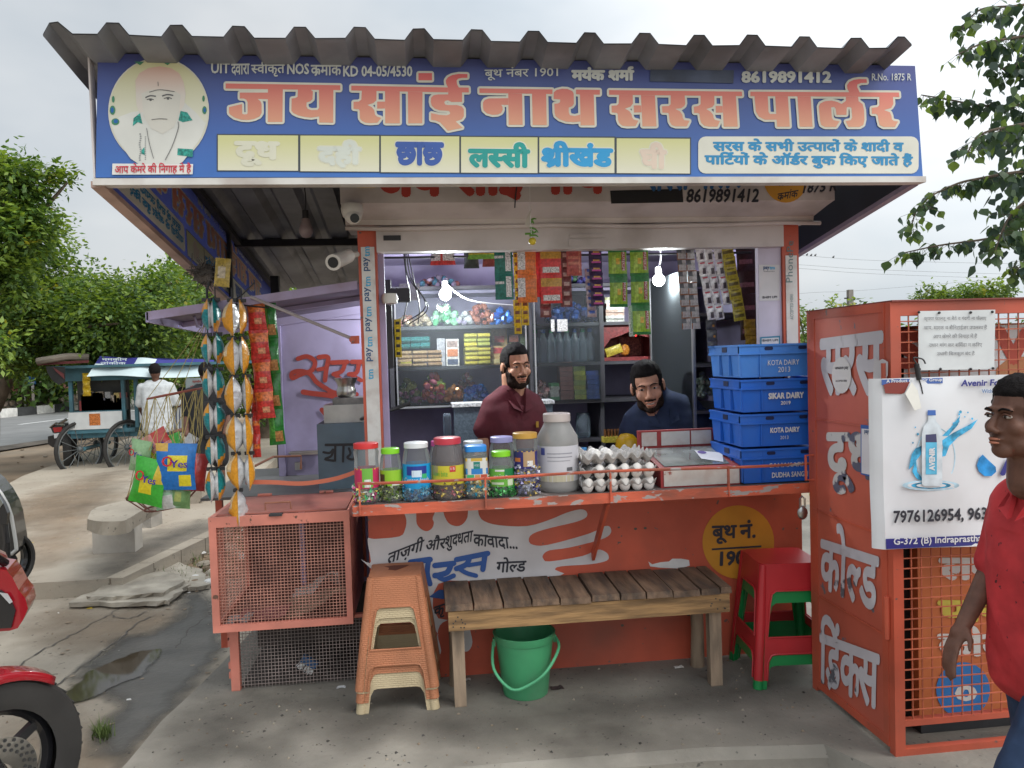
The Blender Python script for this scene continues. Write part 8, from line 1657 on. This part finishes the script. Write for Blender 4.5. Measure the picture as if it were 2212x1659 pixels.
# scooter behind it: dark leg shield with white rim, mirror glass, rear wheel
sco = thing('scooter','dark scooter with pale trim cut by the left edge','scooter',QZ(20,1230,-.12)); SYs = 1.5
SQ = lambda x,y,Y=SYs: QY(.3666*(x-35),1050.7+.3666*y,Y)
pr = [(-180,-60),(-60,-60),(-10,-20),(40,40),(80,110),(103,180),(115,250),(128,330),(132,372),(100,400),(40,410),(-180,410)]
b = B(); b.prism(pr,lambda x,y,d: SQ(x,y)+V((-d*.2,d,0)),.22); b.build('leg_shield',BLKP,sco)
b = B(); b.tube([SQ(x,y,SYs-.01) for x,y in pr[1:10]],.010,8); b.build('trim',mat('scooter_white',(.5,.5,.48),.3),sco,smooth=True)
b = B(); b.prism([(-20,60),(30,30),(70,90),(95,150),(90,215),(30,220),(-20,200)],lambda x,y,d: SQ(x,y,SYs-.1)+V((0,-d,0)),.03); b.build('mirror_shell',BLKP,sco); b = B(); b.prism([(-15,75),(28,48),(55,100),(20,150),(0,200),(-15,190)],lambda x,y,d: SQ(x,y,SYs-.132)+V((0,-d,0)),.003); b.build('mirror_glass',mat('mirror',(.35,.42,.45),.05,0,metal=1.0),sco)
b = B(); b.tube([SQ(60,220,SYs-.1),SQ(75,330,SYs-.1),SQ(65,450,SYs-.08)],[.02,.018,.03],8); b.build('kick_lever',BLKP,sco)
wheel(sco,SQ(128,415,SYs+.1)+V((-.06,0,-.02)),.17,(.9,-.4,0),.05,spokes=5)
# motorcycle behind the cart (rear end with red lamp and white plate)
m2 = thing('motorcycle','parked motorcycle showing red tail lamp and white number plate beside the cart','motorcycle',cq(450,1110,CYY+.9))
MY = CYY+.4
wheel(m2,cq(492,1010,MY),.36,(.93,.35,0),.06,spokes=5)
b = B(); b.prism([(360,860),(400,845),(485,855),(485,905),(440,920),(380,905)],lambda x,y,d: cq(x,y,MY-.1)+V((0,d,0)),.25); b.build('tail',BLKP,m2); b = B(); b.prism([(380,868),(445,862),(450,895),(390,902)],lambda x,y,d: cq(x,y,MY-.13)+V((0,d,0)),.03); b.build('tail_lamp',mat('tail_red',(.35,.02,.02),.2),m2)
b = B(); b.prism([(388,912),(458,900),(460,930),(390,945)],lambda x,y,d: cq(x,y,MY-.14)+V((0,d,0)),.02); b.build('number_plate',paint('plate_white',(.6,.6,.6)),m2); b = B(); b.prism([(345,930),(390,920),(440,960),(430,1000),(380,1010),(345,985)],lambda x,y,d: cq(x,y,MY-.05)+V((0,d,0)),.15); b.build('mud_guard',BLKP,m2)
b = B(); b.tube([cq(360,865,MY-.1),cq(400,835,MY-.15),cq(460,840,MY-.1)],.015,6); b.tube([cq(430,835,MY+.5),cq(480,808,MY+.5)],.025,6); b.build('grab_rail',STEEL,m2)
b = B(); b.prism([(400,840),(490,835),(620,850),(700,830),(700,900),(600,960),(500,960)],lambda x,y,d: cq(x,y,MY+.1)+V((0,d,0)),.25); b.build('body',BLKP,m2)
# another motorcycle behind the seated man: wheel and silver fork
m3 = thing('motorcycle','parked motorcycle with silver fork behind the seated man','motorcycle',cq(1390,960,9.6)); wheel(m3,cq(1392,905,9.6),.33,(.75,-.6,0),.05,spokes=5)
b = B(); b.tube([cq(1400,905,9.55),cq(1408,820,9.6),cq(1395,770,9.7)],.035,8); b.build('fork',CHROME,m3); b = B(); b.ball(cq(1262,690,9.9),(.18,.2,.17),12); b.build('headlamp',CHROME,m3,smooth=True); b = B(); b.tube([cq(1345,690,9.8),cq(1400,745,9.7),cq(1440,700,9.8)],.02,6); b.build('handlebar',BLKP,m3); b = B(); b.ball(cq(1415,760,9.8),(.2,.4,.14),12); b.build('body',BLKP,m3,smooth=True)
# men at the cart
def far_man(lb,neck,k,skin,parts_shirt,shirt,parts_leg,leg,hyaw,extra=(),sc_=1.0):
    t = thing('person',lb,'person',(neck.x,neck.y,GZ)); P = [('e',neck+V((0,-.01,.15))*k,(.075*k,.09*k,.115*k)),('c',neck+V((0,0,-.03)),neck+V((0,0,.08)),.055*k,.05*k)]+[q for q in extra]
    fin('body',blob(P,.016,2),skin,t); fin('shirt',blob(parts_shirt,.018,3),shirt,t); fin('trousers',blob(parts_leg,.018,3),leg,t)
    b = B(); b.ball(neck+V((0,-.02,.18))*k,(.086*k,.1*k,.1*k),12); b.build('hair',MATS['hair_black'],t,smooth=2); return t
def ft(f,h=.68): return [('c',f(-w_,0,z_),f(w_,0,z_),q_,q_) for z_,w_,q_,_,_ in rings([(-.03,.10,.06,0,0),(-.10,.12,.10,0,0),(-.3,.09,.12,0,0),(-h,.09,.135,0,0)])]
def pos(n,x,y,z): return V((n.x+x,n.y+y,n.z+z))
n1 = cq(1125,600,8.7); f_ = lambda x,y,z: pos(n1,x,y,z); n1.z = GZ+1.38
far_man('man in a white shirt standing at the vending cart',n1,1.0,SK3,ft(f_)+[ ('c',f_(-.2,0,-.08),f_(-.26,.05,-.32),.07,.065),('c',f_(.2,0,-.08),f_(.27,.05,-.32),.07,.065)],cloth('white',(.5,.52,.53)),[('c',f_(-.1,0,-.65),f_(-.11,0,-1.34),.11,.08),('c',f_(.1,0,-.65),f_(.11,0,-1.34),.11,.08)],cloth('greyt',(.05,.05,.05)),0,[('c',f_(-.26,.05,-.32),f_(-.3,.28,-.5),.045,.03),('c',f_(.27,.05,-.32),f_(.25,.3,-.45),.045,.03),('c',f_(-.11,0,-1.3),f_(-.11,-.15,-1.35),.05,.04),('c',f_(.11,0,-1.3),f_(.11,-.15,-1.35),.05,.04)])
n2 = cq(1315,705,8.9); g_ = lambda x,y,z: pos(n2,x,y,z)
STR = mat('cloth_striped',(.42,.42,.40),.85,0,chip=(.08,.09,.12),camt=.9,cscale=7,stretch=(6,1,.2))
far_man('man in a striped shirt sitting on a blue plastic chair',n2,1.0,SK3,ft(g_,.48)+[ ('c',g_(-.18,0,-.07),g_(-.28,-.1,-.3),.07,.06),('c',g_(.18,0,-.07),g_(.22,-.1,-.32),.07,.06)],STR,[('c',g_(-.1,0,-.5),g_(-.45,-.2,-.48),.1,.08),('c',g_(-.45,-.2,-.48),g_(-.5,-.2,-.9),.075,.05),('c',g_(.1,0,-.5),g_(-.2,-.3,-.5),.1,.08),('c',g_(-.2,-.3,-.5),g_(-.25,-.3,-.9),.075,.05)],cloth('khaki',(.36,.32,.24)),0,[('c',g_(-.28,-.1,-.3),g_(-.45,-.2,-.36),.045,.03),('c',g_(.22,-.1,-.32),g_(-.05,-.3,-.38),.045,.03)])
chp = thing('plastic_chair','light blue plastic chair under the seated man','chair',(n2.x,8.95,GZ)); CB = mat('chair_blue',(.10,.26,.42),.4)
b = B(); b.box((n2.x-.25,8.7,n2.z-.66),(n2.x+.25,9.15,n2.z-.62)); b.build('seat',CB,chp); b = B(); b.box((n2.x-.25,9.12,n2.z-.62),(n2.x+.25,9.16,n2.z-.15)); b.build('backrest',CB,chp)
for x in (-.23,.2):
    for y in (8.72,9.1): b = B(); b.bar((n2.x+x*1.1,y,GZ),(n2.x+x,y,n2.z-.66),.05); b.build('leg',CB,chp)
n3 = cq(1490,560,6.0); h_ = lambda x,y,z: pos(n3,x,y,z); n3.z = GZ+1.36
far_man('man in black shorts standing behind the chips strips',n3,1.0,SK3,ft(h_,.52)+[ ('c',h_(-.2,0,-.08),h_(-.24,.02,-.32),.07,.065),('c',h_(.2,0,-.08),h_(.24,.02,-.32),.07,.065)],cloth('blackt',(.012,.012,.014)),[('c',h_(-.09,0,-.5),h_(-.11,-.02,-.86),.12,.1),('c',h_(.09,0,-.5),h_(.11,0,-.86),.12,.1)],cloth('blackt',(.012,.012,.014)),0,[('c',h_(-.11,-.02,-.8),h_(-.12,0,-1.3),.06,.04),('c',h_(-.12,0,-1.3),h_(-.12,-.15,-1.34),.045,.035),('c',h_(.11,-.02,-.8),h_(.12,0,-1.3),.06,.04),('c',h_(.12,0,-1.3),h_(.12,-.15,-1.34),.045,.035),('c',h_(-.24,.02,-.32),h_(-.22,-.1,-.55),.045,.03),('c',h_(.24,.02,-.32),h_(.2,-.1,-.55),.045,.03)])
# signboards behind
sg = thing('small_sign','white board with red lettering behind the parked motorcycles','sign',cq(1400,650,11)); a_,c_ = cq(1340,640,11),cq(1475,508,11); b = B(); b.box((a_.x,11,a_.z),(c_.x,11.04,c_.z)); b.build('board',mat('board_pale',(.45,.52,.55),.6),sg)
b = B(); b.box((a_.x,11.01,GZ),(a_.x+.05,11.05,a_.z)); b.box((c_.x-.05,11.01,GZ),(c_.x,11.05,a_.z)); b.build('post',DARKM,sg)
sgp = lambda x,y: QY(x,y,10.99)
for s_,x0,x1,y in (('प्राईम',1385,1450,545),('फीकी मट',1370,1455,582),('कचोरी',1370,1440,605)): qtext('lettering',s_,sgp,*L_(x0,y),*L_(x1,y),6,(0,-1,0),REDP,sg,.03,.002)
bs = thing('road_sign','small blue road sign beyond the median wall','sign',cq(228,600,27)); a_,c_ = cq(203,555,27),cq(253,498,27); b = B(); b.box((a_.x,27,a_.z),(c_.x,27.05,c_.z)); b.build('board',paint('road_blue',(.03,.13,.35)),bs); b = B(); b.box(((a_.x+c_.x)/2-.05,27.05,GZ),((a_.x+c_.x)/2+.05,27.1,a_.z)); b.build('post',STEEL,bs)
qtext('lettering','कोटा',lambda x,y: QY(x,y,26.99),*L_(212,545),*L_(246,545),4,(0,-1,0),WHITE,bs,.03,0)
# concrete bench on the pavement
cbn = thing('concrete_bench','broken concrete slab bench on the pavement','bench',QZ(270,1150,-.12)); zt = -.12+.42
P0 = [L_(635,1510),L_(700,1440),L_(960,1385),L_(1125,1395),L_(1130,1408),L_(980,1490),L_(900,1535),L_(780,1545),L_(670,1535)]
P0 = [QZ(x,y,zt) for x,y in P0]; P0 = [(p.x,p.y) for p in catmull([(p.x,p.y) for p in P0],3,True)]
b = B(); b.prism(P0,lambda x,y,d: V((x+.02*noise.noise(V((x*9,y*9,d*20))),y+.02*noise.noise(V((x*9,y*9,5+d*20))),zt-d)),.09); b.build('seat_slab',CONC2,cbn)
def leg_(pts,nm='leg'):
    q = [QZ(*L_(x,y),-.12) for x,y in pts]; b = B(); b.prism([(p.x,p.y) for p in q],lambda x,y,d: V((x,y,-.12+d)),.335); b.build(nm,mat('bench_leg',(.33,.30,.26),.9,.2,3,.4,20,dirt=(.15,.14,.12),damt=.6),cbn)
leg_([(670,1780),(975,1765),(1030,1725),(760,1735)]); leg_([(1030,1588),(1090,1590),(1170,1560),(1110,1545)])
blk = thing('concrete_block','grey concrete block on the pavement behind the snack basket','block',QZ(430,1085,-.12)); q = [QZ(*L_(x,y),-.12) for x,y in ((1230,1425),(1455,1412),(1470,1330),(1260,1340))]; b = B(); b.prism([(p.x,p.y) for p in q],lambda x,y,d: V((x,y,-.12+d)),.34); b.build('block',CONC2,blk)
# poles and fence posts beyond the wall, wires on the right
for x,y,Y in ((120,600,28),(175,620,28)):
    t = thing('fence_post','thin pale post beyond the median wall, %s' % ('nearer the left edge' if x == 120 else 'nearer the blue sign'),'post',cq(x,640,Y)); a = cq(x,560,Y); b = B(); b.cyl((a.x,Y,GZ),(a.x,Y,a.z),.06,n=8); b.build('shaft',STEEL,t)
# ================================================================ trees
def leafmat(n,c,tr=.35):
    if n in MATS: return MATS[n]
    m_ = mat(n,c,.5,.25,1.5); nt = m_.node_tree; bs_ = nt.nodes['Principled BSDF']; t = nt.nodes.new('ShaderNodeBsdfTranslucent'); ms = nt.nodes.new('ShaderNodeMixShader'); ms.inputs[0].default_value = tr
    t.inputs[0].default_value = (min(1,c[0]*1.8),min(1,c[1]*1.7),c[2]*.8,1); nt.links.new(bs_.outputs[0],ms.inputs[1]); nt.links.new(t.outputs[0],ms.inputs[2]); nt.links.new(ms.outputs[0],nt.nodes['Material Output'].inputs[0]); return m_
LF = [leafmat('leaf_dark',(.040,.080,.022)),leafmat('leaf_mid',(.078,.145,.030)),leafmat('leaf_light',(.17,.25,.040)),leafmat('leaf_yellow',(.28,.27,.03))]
BARK = mat('bark',(.12,.09,.065),.9,.3,6,.6,20)
def crown(b,centre,rad,n,size,wts=(5,6,2,.3),clump=.35,per=18,droop=.2):
    """leaf clumps spread over and through a lumpy volume"""
    k = 0
    while k < n:
        d = V((random.gauss(0,1),random.gauss(0,1),random.gauss(0,1))).normalized(); rr = random.random()**.42; c = V(centre)+V((d.x*rad[0],d.y*rad[1],d.z*rad[2]))*rr
        if noise.noise(c*(1.1/max(rad))*2.6) < -.08: k += per//3; continue
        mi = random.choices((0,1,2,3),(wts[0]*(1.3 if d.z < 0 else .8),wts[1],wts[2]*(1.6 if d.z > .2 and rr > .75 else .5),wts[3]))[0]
        ax = (d*.8+V((random.gauss(0,.6),random.gauss(0,.6),random.gauss(0,.4)-droop))).normalized(); sd_ = ax.cross(V((random.gauss(0,.3),random.gauss(0,.3),1))).normalized()
        for q in range(per):  # leaves set alternately along a twig
            p = c+ax*clump*(2.4*q/per-1.0)+V((random.gauss(0,.3),random.gauss(0,.3),random.gauss(0,.3)))*clump; s = size*random.uniform(.6,1.35)
            a = (ax*.6+sd_*(1 if q % 2 else -1)*random.uniform(.4,1)+V((random.gauss(0,.3),random.gauss(0,.3),random.gauss(0,.3)-droop))).normalized(); w_ = a.cross(V((random.gauss(0,.5),random.gauss(0,.5),1))).normalized()*s*.26
            b.add([p,p+a*s*.4+w_,p+a*s,p+a*s*.4-w_],[(0,1,2,3)],mi if random.random() < .75 else min(2,mi+1)); k += 1
def tree(lb,base,top,crowns,n,size,tr=.14,wts=(5,6,2,.3),grp='trees across the road',clump=.35,limbs=6):
    t = thing('leafy_tree',lb,'tree',base,grp); b = B(); base = V(base); top = V(top)
    b.tube(catmull([base,base.lerp(top,.35)+V((tr*.6,0,0)),base.lerp(top,.7)+V((-tr*.4,0,0)),top],4),[tr*(1.25-.75*i/12) for i in range(13)],9)
    for i in range(limbs):
        c = V(crowns[i % len(crowns)][0]); s = base.lerp(top,random.uniform(.45,.95)); e = c+V((random.uniform(-.6,.6)*crowns[i % len(crowns)][1][0],random.uniform(-.5,.5)*crowns[i % len(crowns)][1][1],random.uniform(-.3,.5)*crowns[i % len(crowns)][1][2])); b.tube(catmull([s,s.lerp(e,.5)+V((0,0,.2)),e],4),[tr*.5*(1-.8*q/8) for q in range(9)],6)
    b.build('trunk',BARK,t,smooth=True); b = B(); vol = sum(r[0]*r[1]*r[2] for _,r in crowns)
    for c,r in crowns: crown(b,c,r,int(n*r[0]*r[1]*r[2]/vol),size,wts,clump)
    o = b.build('crown',LF,t,fix=False); o['kind'] = 'stuff'; return t
def q3(x,y,Y): return QY(x,y,Y)
# the near tree at the left with light tips
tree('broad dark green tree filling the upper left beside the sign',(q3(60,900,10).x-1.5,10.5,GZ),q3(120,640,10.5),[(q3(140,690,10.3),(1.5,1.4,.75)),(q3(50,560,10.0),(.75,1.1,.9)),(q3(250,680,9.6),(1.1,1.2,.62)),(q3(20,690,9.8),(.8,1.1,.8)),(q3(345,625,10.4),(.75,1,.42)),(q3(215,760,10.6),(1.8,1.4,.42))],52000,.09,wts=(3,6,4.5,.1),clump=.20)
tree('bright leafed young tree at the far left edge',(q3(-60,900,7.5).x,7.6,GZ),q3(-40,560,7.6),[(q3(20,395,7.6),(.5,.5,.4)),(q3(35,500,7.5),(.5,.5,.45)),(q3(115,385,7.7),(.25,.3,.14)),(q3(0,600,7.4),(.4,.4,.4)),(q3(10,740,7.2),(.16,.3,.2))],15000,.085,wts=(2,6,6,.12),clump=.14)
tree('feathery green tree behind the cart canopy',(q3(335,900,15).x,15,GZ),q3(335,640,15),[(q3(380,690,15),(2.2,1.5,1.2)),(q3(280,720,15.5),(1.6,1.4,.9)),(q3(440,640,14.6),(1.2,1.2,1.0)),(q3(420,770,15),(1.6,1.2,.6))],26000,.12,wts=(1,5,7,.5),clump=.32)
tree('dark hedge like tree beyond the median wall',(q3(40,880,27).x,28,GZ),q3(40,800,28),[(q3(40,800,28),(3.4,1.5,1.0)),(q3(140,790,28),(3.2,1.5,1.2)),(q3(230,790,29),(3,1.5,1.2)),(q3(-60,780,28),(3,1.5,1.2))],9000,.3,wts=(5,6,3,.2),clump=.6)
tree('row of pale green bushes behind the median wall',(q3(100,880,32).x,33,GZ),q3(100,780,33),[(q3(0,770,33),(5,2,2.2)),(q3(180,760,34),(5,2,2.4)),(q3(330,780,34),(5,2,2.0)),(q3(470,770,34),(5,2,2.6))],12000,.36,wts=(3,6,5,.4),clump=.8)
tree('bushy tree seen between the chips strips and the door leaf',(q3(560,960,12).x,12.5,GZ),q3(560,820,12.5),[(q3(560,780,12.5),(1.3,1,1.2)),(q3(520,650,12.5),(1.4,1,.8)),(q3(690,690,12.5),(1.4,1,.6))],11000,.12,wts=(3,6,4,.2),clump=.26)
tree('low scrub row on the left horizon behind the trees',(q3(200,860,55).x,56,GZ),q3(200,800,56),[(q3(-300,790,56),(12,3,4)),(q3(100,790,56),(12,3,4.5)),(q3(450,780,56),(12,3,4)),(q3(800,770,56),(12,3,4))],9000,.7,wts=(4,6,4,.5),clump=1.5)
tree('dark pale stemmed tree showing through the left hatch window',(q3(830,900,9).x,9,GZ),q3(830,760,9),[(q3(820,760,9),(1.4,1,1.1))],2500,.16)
# dry scrub and trees on the right behind the crates
def q5(x,y): return (x,y)
tree('feathery dry thorn tree right behind the blue crates',(q3(1740,900,11).x,11,GZ),q3(1742,740,11),[(q3(1735,690,11),(.32,.5,.30)),(q3(1750,740,11),(.4,.5,.22)),(q3(1820,670,11.5),(.5,.5,.14))],1500,.10,tr=.05,wts=(2,6,5,1),grp='trees behind the fridge cage',clump=.22)
tree('rounded green thorn tree rising above the fridge cage',(q3(2080,800,22).x,22,GZ),q3(2080,660,22),[(q3(2030,640,22),(.9,.8,.32)),(q3(2090,638,22),(.9,.8,.36)),(q3(2140,634,22),(.9,.8,.36))],5000,.15,wts=(2,6,6,.4),grp='trees behind the fridge cage',clump=.22)
tree('long row of low scrub on the horizon to the right',(q3(2000,800,60).x,60,GZ),q3(2000,760,60),[(q3(1400,760,60),(10,3,1.5)),(q3(1740,750,60),(10,3,1.2)),(q3(2000,740,60),(10,3,1.5)),(q3(2400,730,60),(12,3,2))],7000,.6,wts=(3,6,4,.5),grp='trees behind the fridge cage',clump=1.2)
# peepal branches hanging in from the right: individual leaves
PL = [leafmat('peepal_dark',(.030,.060,.042),.2),leafmat('peepal_mid',(.055,.10,.045),.3),leafmat('peepal_light',(.13,.20,.05),.4)]
out = [(0,0),(.12,.20),(.30,.42),(.42,.46),(.60,.40),(.78,.18),(.88,.07),(1.12,.0)]
def leafmesh(m_,bend):
    b = B(); pts = []
    for x,y in out: pts += [(x,y,-bend*x*x+.25*y*y),(x,0,-bend*x*x),(x,-y,-bend*x*x+.25*y*y)]
    b.add(pts,[f for i in range(len(out)-1) for f in ((3*i,3*i+1,3*i+4,3*i+3),(3*i+1,3*i+2,3*i+5,3*i+4))]); return b.mesh('leaf',m_,fix=False)
LM = [leafmesh(m_,bd2) for m_ in PL for bd2 in (.1,.35)]
pe = thing('overhanging_tree','heart leaved tree branches hanging in from the right edge','tree',(q3(2500,300,.8).x,.8,1.6))
b = B(); BRS = [[(2330,60),(2200,80),(2120,95),(2065,120)],[(2330,200),(2212,225),(2120,228),(2050,215),(1990,205)],[(2330,250),(2200,270),(2120,290),(2090,330)],[(2330,360),(2212,370),(2120,385),(2060,400),(1990,440),(1965,500)],[(2330,480),(2212,500),(2120,518),(2030,530),(1945,548)],[(2330,420),(2230,430),(2180,470),(2150,540)],[(2330,130),(2230,130),(2170,150),(2130,110)],[(2330,-20),(2212,10),(2120,20),(2080,60)],[(2330,560),(2230,560),(2200,580)]]
BY2 = .9; LVS = 0
for bi,br in enumerate(BRS):
    c = catmull([QY(x,y,BY2+.25*math.sin(bi*2.1)) for x,y in br],8); b.tube(c,[.011-.008*i/len(c) for i in range(len(c))],5)
    for i in range(5,len(c)):
        for s_ in range(3 if i < len(c)-3 else 2):
            p = c[i]+V((random.uniform(-.035,.035),random.uniform(-.08,.08),random.uniform(-.03,.03))); sz_ = random.uniform(.045,.072)
            a = random.uniform(0,6.28); e = p+V((math.cos(a)*.03,math.sin(a)*.03,-random.uniform(.005,.035))); b.tube([c[i],e],.0012,3)
            o = obj('leaf',LM[random.choices(range(6),(4,4,3,3,1,1))[0] if i < len(c)-5 else random.randrange(2,6)]); o.parent = pe; o.matrix_parent_inverse = pe.matrix_world.inverted()
            o.matrix_world = Matrix.Translation(e) @ Matrix.Rotation(a,4,'Z') @ Matrix.Rotation(R(random.uniform(25,95)),4,'Y') @ Matrix.Rotation(R(random.uniform(-50,50)),4,'X') @ Matrix.Scale(sz_,4); LVS += 1
b.build('twigs',BARK,pe,smooth=True)
bb_ = B()
for i in range(560):  # deeper mass of the same foliage near the frame edge and beyond
    c = QY(random.gauss(2215,50),random.choice((60,130,230,290,390,450,520))+random.gauss(0,38),BY2+random.uniform(-.2,.5)); a = V((random.gauss(0,.5),random.gauss(0,.5),-1)).normalized(); s_ = random.uniform(.05,.075); w_ = a.cross(V((random.gauss(0,1),random.gauss(0,1),.2))).normalized()*s_*.42
    bb_.add([c,c+a*s_*.3+w_,c+a*s_*.6+w_*.8,c+a*s_*1.1,c+a*s_*.6-w_*.8,c+a*s_*.3-w_],[(0,1,2,3,4,5)],random.choices((0,1,2),(5,4,1))[0])
o = bb_.build('foliage',PL,pe,fix=False); o['kind'] = 'stuff'
b = B(); tx = QY(2330,300,BY2).x; b.tube(catmull([(tx+1.6,1.6,GZ),(tx+1.5,1.5,1.5),(tx+1.2,1.3,2.6),(tx+.9,1.2,3.6)],5),[.14-.006*i for i in range(16)],9)
for br in BRS: q = QY(*br[0],BY2); b.tube(catmull([(tx+1.2,1.35,q.z-.2),q+V((.5,.2,-.05)),q],5),[.03-.0018*i for i in range(11)],6)
b.build('trunk',BARK,pe,smooth=True)
# power pole and wires far right
up_ = thing('utility_pole','concrete utility pole far behind the fridge cage','pole',(q3(1837,700,40).x,40,GZ)); pp_ = q3(1836,626,40)
b = B(); b.bar((pp_.x,40,GZ),(pp_.x,40,pp_.z),.28); b.build('shaft',mat('pole_conc',(.22,.20,.18),.9),up_); b = B(); b.bar((pp_.x-.35,40,pp_.z-.5),(pp_.x+.3,40,pp_.z-.5),.08); b.bar((pp_.x-.35,40,pp_.z-1.1),(pp_.x+.3,40,pp_.z-1.1),.08); b.build('cross_arm',DARKM,up_)
def wire(lb,pts,Y): b = B(); b.tube(catmull([QY(x,y,Y) for x,y in pts],6),.012*Y/40,4); tag(b.build('power_line',mat('wire_grey',(.3,.32,.33),.6)),lb,'power line','power lines')
for i,(pts) in enumerate(([(1500,660),(1730,634),(1837,629),(2000,616),(2300,590)],[(1500,540),(1730,552),(1900,563),(2300,572)],[(1500,558),(1730,572),(1900,583),(2300,596)],[(1500,566),(1730,580),(1900,592),(2300,606)])): wire(('power line running over the pole top','highest of the thin power lines with small birds','middle one of the thin power lines','lowest of the three thin power lines')[i],pts,40)
for i,(x,y) in enumerate(((1743,552),(1752,553),(1761,553),(1800,557))):
    p = QY(x,y-1.5,40); b = B(); b.ball(p,(.07,.05,.05),6); b.ball(p+V((.05,0,.06)),.035,6); tag(b.build('bird',DARKM),'tiny dark bird sitting on the highest wire','bird','birds on the wire')
# rocky slope far right
b = B(); b.grid(lambda u,v: (2+60*u,45+30*v,GZ-.1+1.6*math.sin(math.pi*v)*(.8+.4*noise.noise(V((u*9,v*4,0))))),30,10); struct(b.build('hillside',mat('slope',(.26,.24,.17),.95,.3,.4,.5,3)))
# bits of ground plants behind the stools
b = B()
for i in range(1200):
    c = V((random.uniform(1.7,6),random.uniform(3.1,9),GZ-.02)); h = random.uniform(.03,.14); a = random.random()*6; d = V((math.cos(a),math.sin(a),0))*h*.6; s = V((-d.y,d.x,0)).normalized()*.008
    b.add([c-s,c+s,c+d+V((0,0,h))],[(0,1,2)])
stuff(b.build('weeds',leafmat('leaf_mid',(.042,.095,.018))),'patchy weeds growing behind the kiosk on the right','weeds')

bpy.data.scenes.remove(TS)
